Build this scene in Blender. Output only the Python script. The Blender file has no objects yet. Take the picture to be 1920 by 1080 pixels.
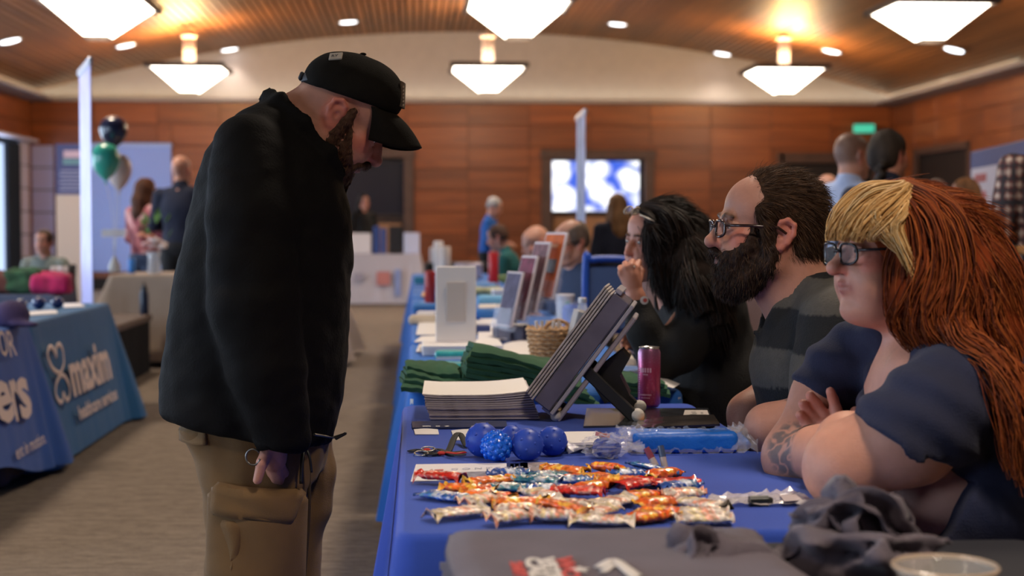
import bpy, bmesh, math, random
import numpy as np
from mathutils import Matrix, Vector
random.seed(7); RNG = np.random.default_rng(11)
SC = bpy.context.scene; COL = SC.collection
R = math.radians; PI = math.pi
# ---------------------------------------------------------------- camera
FPX = 2900.0; HC = 1.21; CY = 540.0
YAW = math.atan(185/FPX); PITCH = math.atan(112/FPX)
camd = bpy.data.cameras.new('camera'); cam = bpy.data.objects.new('camera', camd); COL.objects.link(cam)
camd.sensor_width = 36; camd.lens = 36*FPX/1920; camd.clip_end = 200; camd.clip_start = .05
cam.location = (0, 0, HC); cam.rotation_euler = (PI/2-PITCH, 0, -YAW)
camd.dof.use_dof = True; camd.dof.focus_distance = 3.35; camd.dof.aperture_fstop = 3.3; camd.dof.aperture_blades = 8
SC.camera = cam
# ---------------------------------------------------------------- world, colour
w = bpy.data.worlds.new('world'); SC.world = w; w.use_nodes = True
w.node_tree.nodes['Background'].inputs[0].default_value = (.55, .7, 1, 1)
w.node_tree.nodes['Background'].inputs[1].default_value = 1.0
SC.view_settings.view_transform = 'Standard'; SC.view_settings.look = 'None'
SC.view_settings.gamma = 1; SC.view_settings.use_curve_mapping = False
SC.view_settings.exposure = 0.42
SC.cycles.max_bounces = 7; SC.cycles.diffuse_bounces = 4; SC.cycles.glossy_bounces = 3
SC.cycles.transmission_bounces = 6; SC.cycles.transparent_max_bounces = 8
SC.cycles.caustics_reflective = False; SC.cycles.caustics_refractive = False
SC.cycles.sample_clamp_indirect = 4.0
LAMP_WARM = (1.0, .80, .56); DAY = (.62, .78, 1.0)
LAMP_GLOW = 7.0; UPLIGHT = 620.0; DOWN = 150.0; DAYLIGHT = 7.0

def light(name, kind, loc, energy, color, size=.2, rot=(0, 0, 0), spot=None, blend=.6, parent=None):
    d = bpy.data.lights.new(name, kind); d.energy = energy; d.color = color
    if kind == 'AREA': d.size = size
    else: d.shadow_soft_size = size
    if kind == 'SPOT': d.spot_size = spot; d.spot_blend = blend
    o = bpy.data.objects.new(name, d); COL.objects.link(o); o.location = loc; o.rotation_euler = rot
    if parent: o.parent = parent
    return o
# added overhead spots without fixtures, soft fill light for the fair floor
for (x, y, e) in ((-3.2, 1.0, 1), (1.3, 1.0, 1.0), (5.6, 1.0, 1), (-3.2, 5.4, 1), (1.3, 5.4, 1), (5.6, 5.4, 1),
                  (-3.2, 10, 1), (1.3, 10, 1), (5.6, 10, 1), (-3.2, 15, .8), (1.3, 15, 1), (5.0, 15, .4), (1.3, -3.2, .8),
                  (-3.2, 21.5, .5), (1.3, 21.5, 1), (4.6, 21.5, .35)):
    light('ceiling_downlight_lamp', 'SPOT', (x, y, 4.1), DOWN*e*2.1, (1, .83, .66), .28, (0, 0, 0), R(125), .9)

# ---------------------------------------------------------------- pixel -> world
_d = np.array([math.sin(YAW)*math.cos(PITCH), math.cos(YAW)*math.cos(PITCH), -math.sin(PITCH)])
_r = np.array([math.cos(YAW), -math.sin(YAW), 0]); _u = np.cross(_r, _d)
def ray(u, v):
    return _d + _r*((u-960)/FPX) + _u*((CY-v)/FPX)
def pt(u, v, Y):
    q = ray(u, v); t = Y/q[1]; return np.array([q[0]*t, Y, HC+q[2]*t])
def pz(u, v, z):
    q = ray(u, v); t = (z-HC)/q[2]; return np.array([q[0]*t, q[1]*t, z])
def px(u, v, X):
    q = ray(u, v); t = X/q[0]; return np.array([X, q[1]*t, HC+q[2]*t])
# ---------------------------------------------------------------- materials
MATS = {}
def nd(nt, t, **kw):
    n = nt.nodes.new(t)
    for k, v in kw.items():
        if hasattr(n, k): setattr(n, k, v)
    return n
def mat(name, color=(.5, .5, .5), rough=.6, metal=0., spec=.5, vcol=False, var=0., vscale=6., bump=0., bscale=60., emit=0., ecol=None,
        trans=0., ior=1.45, sheen=0., sss=0., stretch=None, coat=0., alpha=1.):
    if name in MATS: return MATS[name]
    m = bpy.data.materials.new(name); m.use_nodes = True; nt = m.node_tree; b = nt.nodes['Principled BSDF']
    L = nt.links.new
    b.inputs['Base Color'].default_value = (*color, 1); b.inputs['Roughness'].default_value = rough
    b.inputs['Metallic'].default_value = metal; b.inputs['Specular IOR Level'].default_value = spec
    b.inputs['IOR'].default_value = ior; b.inputs['Transmission Weight'].default_value = trans
    b.inputs['Sheen Weight'].default_value = sheen; b.inputs['Coat Weight'].default_value = coat; b.inputs['Alpha'].default_value = alpha
    if sss: b.inputs['Subsurface Weight'].default_value = sss; b.inputs['Subsurface Radius'].default_value = (.012, .005, .003); b.inputs['Subsurface Scale'].default_value = 1.0
    if emit: b.inputs['Emission Color'].default_value = (*(ecol or color), 1); b.inputs['Emission Strength'].default_value = emit
    tc = nd(nt, 'ShaderNodeTexCoord'); src = tc.outputs['Object']
    if stretch:
        mp = nd(nt, 'ShaderNodeMapping'); mp.inputs['Scale'].default_value = stretch; L(src, mp.inputs[0]); src = mp.outputs[0]
    base = None
    if vcol:
        at = nd(nt, 'ShaderNodeAttribute'); at.attribute_name = 'Col'; base = at.outputs['Color']
    if var:
        n = nd(nt, 'ShaderNodeTexNoise'); n.inputs['Scale'].default_value = vscale; n.inputs['Detail'].default_value = 4; L(src, n.inputs['Vector'])
        mr = nd(nt, 'ShaderNodeMapRange'); mr.inputs[1].default_value = .3; mr.inputs[2].default_value = .7
        mr.inputs[3].default_value = 1-var; mr.inputs[4].default_value = 1+var; L(n.outputs[0], mr.inputs[0])
        mx = nd(nt, 'ShaderNodeVectorMath'); mx.operation = 'SCALE'
        if base: L(base, mx.inputs[0])
        else: mx.inputs[0].default_value = color
        L(mr.outputs[0], mx.inputs['Scale']); base = mx.outputs[0]
    if base: L(base, b.inputs['Base Color'])
    if bump:
        n = nd(nt, 'ShaderNodeTexNoise'); n.inputs['Scale'].default_value = bscale; n.inputs['Detail'].default_value = 5; L(src, n.inputs['Vector'])
        bp = nd(nt, 'ShaderNodeBump'); bp.inputs['Strength'].default_value = bump; bp.inputs['Distance'].default_value = .01
        L(n.outputs[0], bp.inputs['Height']); L(bp.outputs[0], b.inputs['Normal'])
    MATS[name] = m; return m
# ---------------------------------------------------------------- object helpers
def world_loc(o):
    l = Vector((0, 0, 0))
    while o: l = l + o.location; o = o.parent
    return np.array(l)
def tag(o, label=None, cat=None, group=None, kind=None):
    if label: o['label'] = label
    if cat: o['category'] = cat
    if group: o['group'] = group
    if kind: o['kind'] = kind
    return o
def root(name, label, cat, loc, group=None):
    o = bpy.data.objects.new(name, None); COL.objects.link(o); o.location = loc; o.empty_display_size = .05
    return tag(o, label, cat, group)
def mk(name, V, F, m, parent=None, smooth=True, col=None, angle=None):
    """one mesh object; V in world coordinates"""
    V = np.asarray(V, dtype=float)
    if parent is not None: loc = world_loc(parent); oloc = (0, 0, 0)
    else: loc = np.array([(V[:, 0].min()+V[:, 0].max())/2, (V[:, 1].min()+V[:, 1].max())/2, V[:, 2].min()]); oloc = loc
    me = bpy.data.meshes.new(name)
    if isinstance(F, np.ndarray):
        n = len(F); k = F.shape[1]
        me.vertices.add(len(V)); me.vertices.foreach_set('co', (V-loc).astype(np.float32).ravel())
        me.loops.add(n*k); me.loops.foreach_set('vertex_index', F.astype(np.int32).ravel())
        me.polygons.add(n); me.polygons.foreach_set('loop_start', np.arange(0, n*k, k, dtype=np.int32))
        me.update(calc_edges=True); me.validate()
    else:
        me.from_pydata((V-loc).tolist(), [], F); me.update()
    ms = m if isinstance(m, (list, tuple)) else [m]
    for q in ms: me.materials.append(q)
    if smooth:
        me.polygons.foreach_set('use_smooth', np.ones(len(me.polygons), dtype=bool))
        if angle:
            try: me.set_sharp_from_angle(angle=R(angle))
            except Exception: pass
    if col is not None:
        a = me.color_attributes.new('Col', 'FLOAT_COLOR', 'POINT')
        c = np.ones((len(V), 4), dtype=np.float32); c[:, :3] = col; a.data.foreach_set('color', c.ravel())
    o = bpy.data.objects.new(name, me); COL.objects.link(o); o.location = oloc
    if parent is not None: o.parent = parent
    return o
def copy_tree(o, parent=None):
    c = o.copy(); COL.objects.link(c)
    if parent is not None: c.parent = parent
    for ch in list(o.children): copy_tree(ch, c)
    return c
def rotm(x=0, y=0, z=0):
    return np.array(Matrix.Rotation(z, 3, 'Z') @ Matrix.Rotation(y, 3, 'Y') @ Matrix.Rotation(x, 3, 'X'))
class MB:
    def __init__(s): s.v = []; s.f = []; s.c = []; s.mi = []
    def add(s, V, F, col=None, mi=0):
        n = len(s.v); s.v.extend([tuple(map(float, p)) for p in V]); s.f.extend([tuple(i+n for i in q) for q in F]); s.mi.extend([mi]*len(F))
        s.c.extend([col or (1, 1, 1)]*len(V)); return s
    def box(s, c, size, rot=None, bev=0., col=None, mi=0):
        hx, hy, hz = [q/2 for q in size]; b = min(bev, hx*.9, hy*.9, hz*.9)
        if b <= 0:
            V = np.array([(x, y, z) for x in (-hx, hx) for y in (-hy, hy) for z in (-hz, hz)])
            F = [(0, 1, 3, 2), (4, 6, 7, 5), (0, 4, 5, 1), (2, 3, 7, 6), (0, 2, 6, 4), (1, 5, 7, 3)]
        else:
            V = []; idx = {}
            for sx in (-1, 1):
                for sy in (-1, 1):
                    for sz in (-1, 1):
                        for k, (ax, ay, az) in enumerate(((0, 1, 1), (1, 0, 1), (1, 1, 0))):
                            idx[(sx, sy, sz, k)] = len(V); V.append((sx*(hx-b*ax), sy*(hy-b*ay), sz*(hz-b*az)))
            V = np.array(V); F = []
            g = lambda a, b_, c_, k: idx[(a, b_, c_, k)]
            for q in (-1, 1):
                F += [[g(q, a, b_, 0) for a, b_ in ((-1, -1), (1, -1), (1, 1), (-1, 1))][::q]]
                F += [[g(a, q, b_, 1) for a, b_ in ((-1, -1), (-1, 1), (1, 1), (1, -1))][::q]]
                F += [[g(a, b_, q, 2) for a, b_ in ((-1, -1), (1, -1), (1, 1), (-1, 1))][::q]]
            for a in (-1, 1):
                for b_ in (-1, 1):
                    F += [[g(a, b_, -1, 0), g(a, b_, 1, 0), g(a, b_, 1, 1), g(a, b_, -1, 1)][::a*b_]]
                    F += [[g(a, -1, b_, 0), g(a, -1, b_, 2), g(a, 1, b_, 2), g(a, 1, b_, 0)][::a*b_]]
                    F += [[g(-1, a, b_, 1), g(1, a, b_, 1), g(1, a, b_, 2), g(-1, a, b_, 2)][::a*b_]]
                    for c_ in (-1, 1): F += [[g(a, b_, c_, 0), g(a, b_, c_, 1), g(a, b_, c_, 2)][::a*b_*c_]]
        if rot is not None: V = V @ np.asarray(rot).T
        return s.add(V+np.asarray(c), F, col, mi)
    def tube(s, P, r, n=8, closed=False, caps=True, col=None, flat=1., up=None, mi=0):
        P = np.asarray(P, float); m = len(P); r = np.broadcast_to(np.asarray(r, float), (m,))
        T = np.roll(P, -1, 0)-np.roll(P, 1, 0) if closed else np.gradient(P, axis=0)
        T = T/np.maximum(np.linalg.norm(T, axis=1, keepdims=True), 1e-9)
        ref = np.array(up if up is not None else ((0, 0, 1) if abs(T[0][2]) < .9 else (1, 0, 0)), float)
        V = []; a = np.linspace(0, 2*PI, n, endpoint=False); N = ref
        for i in range(m):
            B = np.cross(T[i], N if up is None else ref); B /= max(np.linalg.norm(B), 1e-9); N = np.cross(B, T[i])
            V.append(P[i]+r[i]*(np.cos(a)[:, None]*B+flat*np.sin(a)[:, None]*N))
        V = np.concatenate(V); F = []
        for i in range(m if closed else m-1):
            j = (i+1) % m
            for k in range(n): F.append((i*n+k, i*n+(k+1) % n, j*n+(k+1) % n, j*n+k))
        if caps and not closed: F += [tuple(range(n))[::-1], tuple((m-1)*n+k for k in range(n))]
        return s.add(V, F, col, mi)
    def lathe(s, c, prof, n=24, rot=None, col=None, mi=0, cap=True):
        a = np.linspace(0, 2*PI, n, endpoint=False); V = []; F = []
        for (r, z) in prof: V += [(r*math.cos(t), r*math.sin(t), z) for t in a]
        m = len(prof)
        for i in range(m-1):
            for k in range(n): F.append((i*n+k, i*n+(k+1) % n, (i+1)*n+(k+1) % n, (i+1)*n+k))
        if cap and prof[0][0] > 1e-5: F.append(tuple(range(n))[::-1])
        if cap and prof[-1][0] > 1e-5: F.append(tuple((m-1)*n+k for k in range(n)))
        V = np.array(V)
        if rot is not None: V = V @ np.asarray(rot).T
        return s.add(V+np.asarray(c), F, col, mi)
    def ball(s, c, r, nu=16, nv=10, rot=None, col=None, mi=0):
        r = np.broadcast_to(np.asarray(r, float), (3,)); V = [(0, 0, -1)]; F = []
        for i in range(1, nv):
            t = -PI/2+PI*i/nv
            V += [(math.cos(t)*math.cos(2*PI*k/nu), math.cos(t)*math.sin(2*PI*k/nu), math.sin(t)) for k in range(nu)]
        V.append((0, 0, 1)); L = len(V)-1
        for k in range(nu):
            F.append((0, 1+(k+1) % nu, 1+k)); F.append((L, L-nu+k, L-nu+(k+1) % nu))
        for i in range(nv-2):
            for k in range(nu): F.append((1+i*nu+k, 1+i*nu+(k+1) % nu, 1+(i+1)*nu+(k+1) % nu, 1+(i+1)*nu+k))
        V = np.array(V)*r
        if rot is not None: V = V @ np.asarray(rot).T
        return s.add(V+np.asarray(c), F, col, mi)
    def sheet(s, G, th=0., col=None, mi=0):
        """G: (nu,nv,3) points; optional thickness along the normal"""
        G = np.asarray(G, float); nu, nv = G.shape[:2]; V = G.reshape(-1, 3)
        q = [(i*nv+j, (i+1)*nv+j, (i+1)*nv+j+1, i*nv+j+1) for i in range(nu-1) for j in range(nv-1)]
        if not th: return s.add(V, q, col, mi)
        du = np.gradient(G, axis=0); dv = np.gradient(G, axis=1); N = np.cross(du, dv)
        N /= np.maximum(np.linalg.norm(N, axis=2, keepdims=True), 1e-12)
        W = (G-N*th).reshape(-1, 3); n = len(V)
        F = q+[tuple(i+n for i in f[::-1]) for f in q]
        b = [i*nv for i in range(nu)]+[(nu-1)*nv+j for j in range(1, nv)]+[i*nv+nv-1 for i in range(nu-2, -1, -1)]+[j for j in range(nv-2, 0, -1)]
        for i in range(len(b)):
            a, c_ = b[i], b[(i+1) % len(b)]; F.append((c_, a, a+n, c_+n))
        return s.add(np.concatenate([V, W]), F, col, mi)
    def prism(s, O, vec, col=None, mi=0):
        """closed outline O (n,3) extruded by vec"""
        O = np.asarray(O, float); n = len(O); V = np.concatenate([O, O+np.asarray(vec)])
        F = [tuple(range(n))[::-1], tuple(range(n, 2*n))]+[(i, (i+1) % n, n+(i+1) % n, n+i) for i in range(n)]
        return s.add(V, F, col, mi)
    def build(s, name, m, parent=None, smooth=False, angle=None, vcol=False):
        o = mk(name, s.v, s.f, m, parent, smooth, np.array(s.c) if vcol else None, angle)
        if isinstance(m, (list, tuple)): o.data.polygons.foreach_set('material_index', np.array(s.mi, dtype=np.int32))
        bm = bmesh.new(); bm.from_mesh(o.data); bmesh.ops.recalc_face_normals(bm, faces=bm.faces); bm.to_mesh(o.data); bm.free()
        return o
def text_mesh(body, size, origin, xdir, ydir, depth=.001, bold=0., align='LEFT', warp=None):
    cu = bpy.data.curves.new('text', 'FONT'); cu.body = body; cu.size = size; cu.extrude = depth; cu.offset = bold; cu.align_x = align; cu.resolution_u = 2
    o = bpy.data.objects.new('text', cu); COL.objects.link(o)
    dg = bpy.context.evaluated_depsgraph_get(); me = bpy.data.meshes.new_from_object(o.evaluated_get(dg))
    V = np.array([v.co[:] for v in me.vertices]); F = [tuple(p.vertices) for p in me.polygons]
    bpy.data.objects.remove(o); bpy.data.meshes.remove(me); bpy.data.curves.remove(cu)
    x = np.asarray(xdir, float); y = np.asarray(ydir, float); z = np.cross(x, y)/np.linalg.norm(np.cross(x, y))
    if warp: W = np.array([warp(*p) for p in V])
    else: W = np.asarray(origin)+V[:, :1]*x+V[:, 1:2]*y+V[:, 2:]*z
    return W, F
def spline(P, n):
    """Catmull-Rom through P, n samples"""
    P = np.asarray(P, float); m = len(P); t = np.linspace(0, m-1-1e-6, n); i = t.astype(int); f = (t-i)[:, None]
    Q = np.concatenate([[2*P[0]-P[1]], P, [2*P[-1]-P[-2]]]); a, b, c, d = Q[i], Q[i+1], Q[i+2], Q[i+3]
    return .5*(2*b+(c-a)*f+(2*a-5*b+4*c-d)*f**2+(3*b-a-3*c+d)*f**3)
def wob(P, s=1., seed=0):
    """cheap smooth 3D noise, about -1..1"""
    r = np.random.default_rng(seed); o = 0
    P = np.asarray(P, np.float32)
    for k in range(6):
        d = r.normal(size=3); d /= np.linalg.norm(d); fr = s*(.7+.35*k)
        d2 = r.normal(size=3)
        o = o+np.sin((P@d.astype(np.float32))*fr+1.3*np.sin((P@d2.astype(np.float32))*s*.6+k)+r.uniform(0, 6))/(1+.35*k)
    return o/3.
# ---------------------------------------------------------------- implicit surfaces (smooth unions, surface nets)
class Sdf:
    def __init__(s): s.p = []; s.M = np.eye(3); s.t = np.zeros(3); s.sc = 1.; s.ops = []
    def frame(s, loc=(0, 0, 0), M=None, sc=1.): s.t = np.asarray(loc, float); s.M = np.eye(3) if M is None else np.asarray(M); s.sc = sc; return s
    def W(s, p): return s.t+s.sc*(s.M@np.asarray(p, float))
    def caps(s, a, b, ra, rb=None, k=.02, col=None, neg=False, flat=None):
        """tapered capsule; flat=(axis, factor) squashes the section along a world/frame axis"""
        a = s.W(a); b = s.W(b); rb = ra if rb is None else rb
        fl = None if flat is None else (s.M@np.asarray(flat[0], float), flat[1])
        s.p.append(('c', a, b, ra*s.sc, rb*s.sc, k*s.sc, col, neg, fl)); return s
    def chain(s, P, r, k=.02, col=None, neg=False, flat=None):
        for i in range(len(P)-1): s.caps(P[i], P[i+1], r[i], r[i+1], k if i else k, col, neg, flat)
        return s
    def ell(s, c, r, rot=None, k=.02, col=None, neg=False):
        r = np.broadcast_to(np.asarray(r, float), (3,))*s.sc; Rm = s.M if rot is None else s.M@np.asarray(rot)
        s.p.append(('e', s.W(c), Rm, r, k*s.sc, col, neg)); return s
    def box(s, c, h, rot=None, rd=.01, k=.02, col=None, neg=False):
        Rm = s.M if rot is None else s.M@np.asarray(rot)
        s.p.append(('b', s.W(c), Rm, np.asarray(h, float)*s.sc, rd*s.sc, k*s.sc, col, neg)); return s
    def loft(s, rows, k=.02, col=None, neg=False, ex=2.3):
        """rows of (z, cx, cy, rx, ry), world coordinates"""
        A = np.array(sorted(rows), float); s.p.append(('l', A, k, col, neg, ex)); return s
    def plane(s, pnt, nrm, k=.01):
        s.p.append(('p', np.asarray(pnt, float), np.asarray(nrm, float)/np.linalg.norm(nrm), k, None, True)); return s
    def bbox(s, q):
        t = q[0]
        if t == 'c':
            r = max(q[3], q[4])*(max(1, q[8][1]) if q[8] else 1); return np.minimum(q[1], q[2])-r, np.maximum(q[1], q[2])+r
        if t == 'e': e = np.sqrt(((q[2]*q[3])**2).sum(1)); return q[1]-e, q[1]+e
        if t == 'b': e = (np.abs(q[2])*(q[3]+q[4])).sum(1); return q[1]-e, q[1]+e
        if t == 'l':
            A = q[1]; return (np.array([(A[:, 1]-A[:, 3]).min(), (A[:, 2]-A[:, 4]).min(), A[0, 0]]), np.array([(A[:, 1]+A[:, 3]).max(), (A[:, 2]+A[:, 4]).max(), A[-1, 0]]))
        return None
    @staticmethod
    def dist(q, P):
        t = q[0]
        if t == 'c':
            a, b, ra, rb, fl = q[1], q[2], q[3], q[4], q[8]; ba = b-a; L = max(float(ba@ba), 1e-12); pa = P-a.astype(np.float32)
            h = np.clip((pa@ba.astype(np.float32))/L, 0, 1); D = pa-h[..., None]*ba.astype(np.float32)
            if fl is not None:
                n = fl[0].astype(np.float32); D = D+(1/fl[1]-1)*(D@n)[..., None]*n
                return (np.linalg.norm(D, axis=-1)-(ra+(rb-ra)*h))*min(1., fl[1])
            return np.linalg.norm(D, axis=-1)-(ra+(rb-ra)*h)
        if t == 'e':
            D = (P-q[1].astype(np.float32))@q[2].astype(np.float32); r = q[3].astype(np.float32); k0 = np.linalg.norm(D/r, axis=-1); k1 = np.linalg.norm(D/(r*r), axis=-1)
            return k0*(k0-1)/np.maximum(k1, 1e-6)
        if t == 'b':
            D = np.abs((P-q[1].astype(np.float32))@q[2].astype(np.float32))-q[3].astype(np.float32)
            return np.linalg.norm(np.maximum(D, 0), axis=-1)+np.minimum(D.max(-1), 0)-q[4]
        if t == 'l':
            A = q[1]; z = P[..., 2]; ex = q[5]
            cx = np.interp(z, A[:, 0], A[:, 1]); cy = np.interp(z, A[:, 0], A[:, 2]); rx = np.interp(z, A[:, 0], A[:, 3]); ry = np.interp(z, A[:, 0], A[:, 4])
            k0 = (np.abs((P[..., 0]-cx)/rx)**ex+np.abs((P[..., 1]-cy)/ry)**ex)**(1/ex)
            d = (k0-1)*np.minimum(rx, ry)
            return np.maximum(d, np.maximum(A[0, 0]-z, z-A[-1, 0])).astype(np.float32)
        return (P-q[1].astype(np.float32))@q[2].astype(np.float32)
    def mesh(s, h, disp=None, smooth=1, pad=.02):
        bb = [s.bbox(q) for q in s.p if not (q[7] if q[0] in 'cb' else q[6] if q[0] == 'e' else q[4] if q[0] == 'l' else True)]
        lo = np.min([b[0] for b in bb], 0)-pad-2*h; hi = np.max([b[1] for b in bb], 0)+pad+2*h
        n = np.ceil((hi-lo)/h).astype(int)+1; f = np.full(n, .3, np.float32)
        ax = [(lo[i]+h*np.arange(n[i])).astype(np.float32) for i in range(3)]
        for q in s.p:
            k, neg = {'c': lambda: (q[5], q[7]), 'e': lambda: (q[4], q[6]), 'b': lambda: (q[5], q[7]), 'l': lambda: (q[2], q[4]), 'p': lambda: (q[3], True)}[q[0]]()
            if q[0] == 'p': i0 = np.zeros(3, int); i1 = n
            else:
                b = s.bbox(q); m_ = k+.012+2*h
                i0 = np.clip(np.floor((b[0]-m_-lo)/h).astype(int), 0, n); i1 = np.clip(np.ceil((b[1]+m_-lo)/h).astype(int)+1, 0, n)
            if (i1 <= i0).any(): continue
            sl = tuple(slice(i0[i], i1[i]) for i in range(3))
            P = np.stack(np.meshgrid(*[ax[i][sl[i]] for i in range(3)], indexing='ij'), -1)
            d = s.dist(q, P); a = f[sl]
            if neg:
                d = -d; t = np.clip(.5-.5*(d-a)/k, 0, 1); f[sl] = d*(1-t)+a*t+k*t*(1-t)
            else:
                t = np.clip(.5+.5*(d-a)/k, 0, 1); f[sl] = d*(1-t)+a*t-k*t*(1-t)
        if disp is not None:
            m = np.abs(f) < 4*h+.03; ii = np.nonzero(m); P = np.stack([ax[i][ii[i]] for i in range(3)], -1); f[m] += disp(P).astype(np.float32)
        V, F = surface_nets(f, lo, h)
        for _ in range(smooth): V = relax(V, F)
        return V, F
    def colors(s, V, base, tau=.004):
        C = np.zeros((len(V), 3)); Wt = np.zeros(len(V)); P = V.astype(np.float32)
        for q in s.p:
            col, neg = {'c': lambda: (q[6], q[7]), 'e': lambda: (q[5], q[6]), 'b': lambda: (q[6], q[7]), 'l': lambda: (q[3], q[4]), 'p': lambda: (None, True)}[q[0]]()
            if neg and col is None: continue
            d = np.abs(s.dist(q, P)) if neg else s.dist(q, P)
            wgt = np.exp(-np.clip(d, -.02, .2)/tau); C += wgt[:, None]*np.asarray(col if col is not None else base); Wt += wgt
        return C/np.maximum(Wt, 1e-20)[:, None]
def surface_nets(f, lo, h):
    s = f < 0; n = np.array(f.shape)
    c = np.zeros(n-1, np.uint8)
    for a in (0, 1):
        for b in (0, 1):
            for d in (0, 1): c += s[a:n[0]-1+a, b:n[1]-1+b, d:n[2]-1+d]
    I = np.stack(np.nonzero((c > 0) & (c < 8)), -1); idx = np.full(n-1, -1, np.int32); idx[tuple(I.T)] = np.arange(len(I))
    acc = np.zeros((len(I), 3), np.float32); cnt = np.zeros(len(I), np.float32)
    cor = [(a, b, d) for a in (0, 1) for b in (0, 1) for d in (0, 1)]
    val = {q: f[tuple((I+np.array(q)).T)] for q in cor}
    for q in cor:
        for ax in range(3):
            if q[ax]: continue
            e = list(q); e[ax] = 1; e = tuple(e); a, b = val[q], val[e]; m = (a < 0) != (b < 0)
            t = np.where(m, a/np.where(m, a-b, 1), 0); p = np.repeat(np.array(q, np.float32)[None], len(I), 0); p[:, ax] += t
            acc += p*m[:, None]; cnt += m
    V = lo+h*(I+acc/np.maximum(cnt, 1)[:, None]); Fs = []
    for ax in range(3):
        b, d = [(1, 2), (2, 0), (0, 1)][ax]
        sa = [slice(0, None)]*3; sb = [slice(0, None)]*3; sa[ax] = slice(0, -1); sb[ax] = slice(1, None)
        A, B = s[tuple(sa)], s[tuple(sb)]; m = A != B
        E = np.stack(np.nonzero(m), -1); ok = (E[:, b] > 0) & (E[:, d] > 0) & (E[:, b] < n[b]-1) & (E[:, d] < n[d]-1); E = E[ok]
        fl = A[tuple(E.T)]
        def cell(ob, od):
            q = E.copy(); q[:, b] -= ob; q[:, d] -= od; return idx[tuple(q.T)]
        Q = np.stack([cell(1, 1), cell(0, 1), cell(0, 0), cell(1, 0)], -1); Q[~fl] = Q[~fl][:, ::-1]; Fs.append(Q)
    F = np.concatenate(Fs); return V, F[(F >= 0).all(1)]
def relax(V, F, w=.5):
    S = np.zeros_like(V); c = np.zeros(len(V))
    for i in range(F.shape[1]):
        a, b = F[:, i], F[:, (i+1) % F.shape[1]]
        for k in range(3): S[:, k] += np.bincount(a, V[b, k], len(V))+np.bincount(b, V[a, k], len(V))
        c += np.bincount(a, minlength=len(V))+np.bincount(b, minlength=len(V))
    return V*(1-w)+w*S/np.maximum(c, 1)[:, None]
# ================================================================ ROOM
YB = 30.85; XL, XR = -7.45, 9.75; ZW = 3.69; VC = 1.15; VH = 8.6; ZS, ZP = 3.84, 5.1
VR = (VH**2+(ZP-ZS)**2)/(2*(ZP-ZS)); VZ = ZP-VR; Y0 = -6.5
def vault(x): return VZ+math.sqrt(VR**2-(x-VC)**2)
def wood_mat(name, c1, c2, axis_scale, rough=.38, coat=.15):
    m = bpy.data.materials.new(name); m.use_nodes = True; nt = m.node_tree; b = nt.nodes['Principled BSDF']; L = nt.links.new
    tc = nd(nt, 'ShaderNodeTexCoord'); oi = nd(nt, 'ShaderNodeObjectInfo')
    ad = nd(nt, 'ShaderNodeVectorMath'); ad.operation = 'MULTIPLY_ADD'; L(tc.outputs['Object'], ad.inputs[0]); ad.inputs[1].default_value = axis_scale
    sc = nd(nt, 'ShaderNodeVectorMath'); sc.operation = 'SCALE'; sc.inputs[0].default_value = (37, 91, 53); L(oi.outputs['Random'], sc.inputs['Scale']); L(sc.outputs[0], ad.inputs[2])
    n = nd(nt, 'ShaderNodeTexNoise'); n.inputs['Scale'].default_value = 1.6; n.inputs['Detail'].default_value = 6; n.inputs['Distortion'].default_value = .6; L(ad.outputs[0], n.inputs['Vector'])
    cr = nd(nt, 'ShaderNodeValToRGB'); cr.color_ramp.elements[0].position = .3; cr.color_ramp.elements[1].position = .72
    cr.color_ramp.elements[0].color = (*c1, 1); cr.color_ramp.elements[1].color = (*c2, 1); L(n.outputs[0], cr.inputs[0])
    hs = nd(nt, 'ShaderNodeHueSaturation'); mr = nd(nt, 'ShaderNodeMapRange'); mr.inputs[3].default_value = .8; mr.inputs[4].default_value = 1.2
    L(oi.outputs['Random'], mr.inputs[0]); L(mr.outputs[0], hs.inputs['Value']); L(cr.outputs[0], hs.inputs['Color']); L(hs.outputs[0], b.inputs['Base Color'])
    b.inputs['Roughness'].default_value = rough; b.inputs['Coat Weight'].default_value = coat; b.inputs['Coat Roughness'].default_value = .25
    return m
M_panel = wood_mat('cherry_panel', (.150, .034, .0065), (.275, .074, .015), (.35, .35, 5.), coat=.08, rough=.45)
M_slat = wood_mat('ceiling_slat_wood', (.145, .055, .018), (.235, .096, .032), (6., .3, 6.), .5, 0)
M_dark = mat('dark_backing', (.012, .009, .008), .8)
M_cream = mat('cream_plaster', (.33, .30, .30), .9, var=.04)
M_bronze = mat('dark_bronze', (.05, .035, .03), .5, spec=.4)
M_frame = mat('dark_walnut_frame', (.085, .045, .032), .5, var=.15)
M_glass_lamp = mat('lamp_glass', (.95, .88, .78), .4, emit=LAMP_GLOW, ecol=(1, .86, .70))
M_stemw = mat('pendant_stem_cream', (.62, .50, .42), .5)
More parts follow.
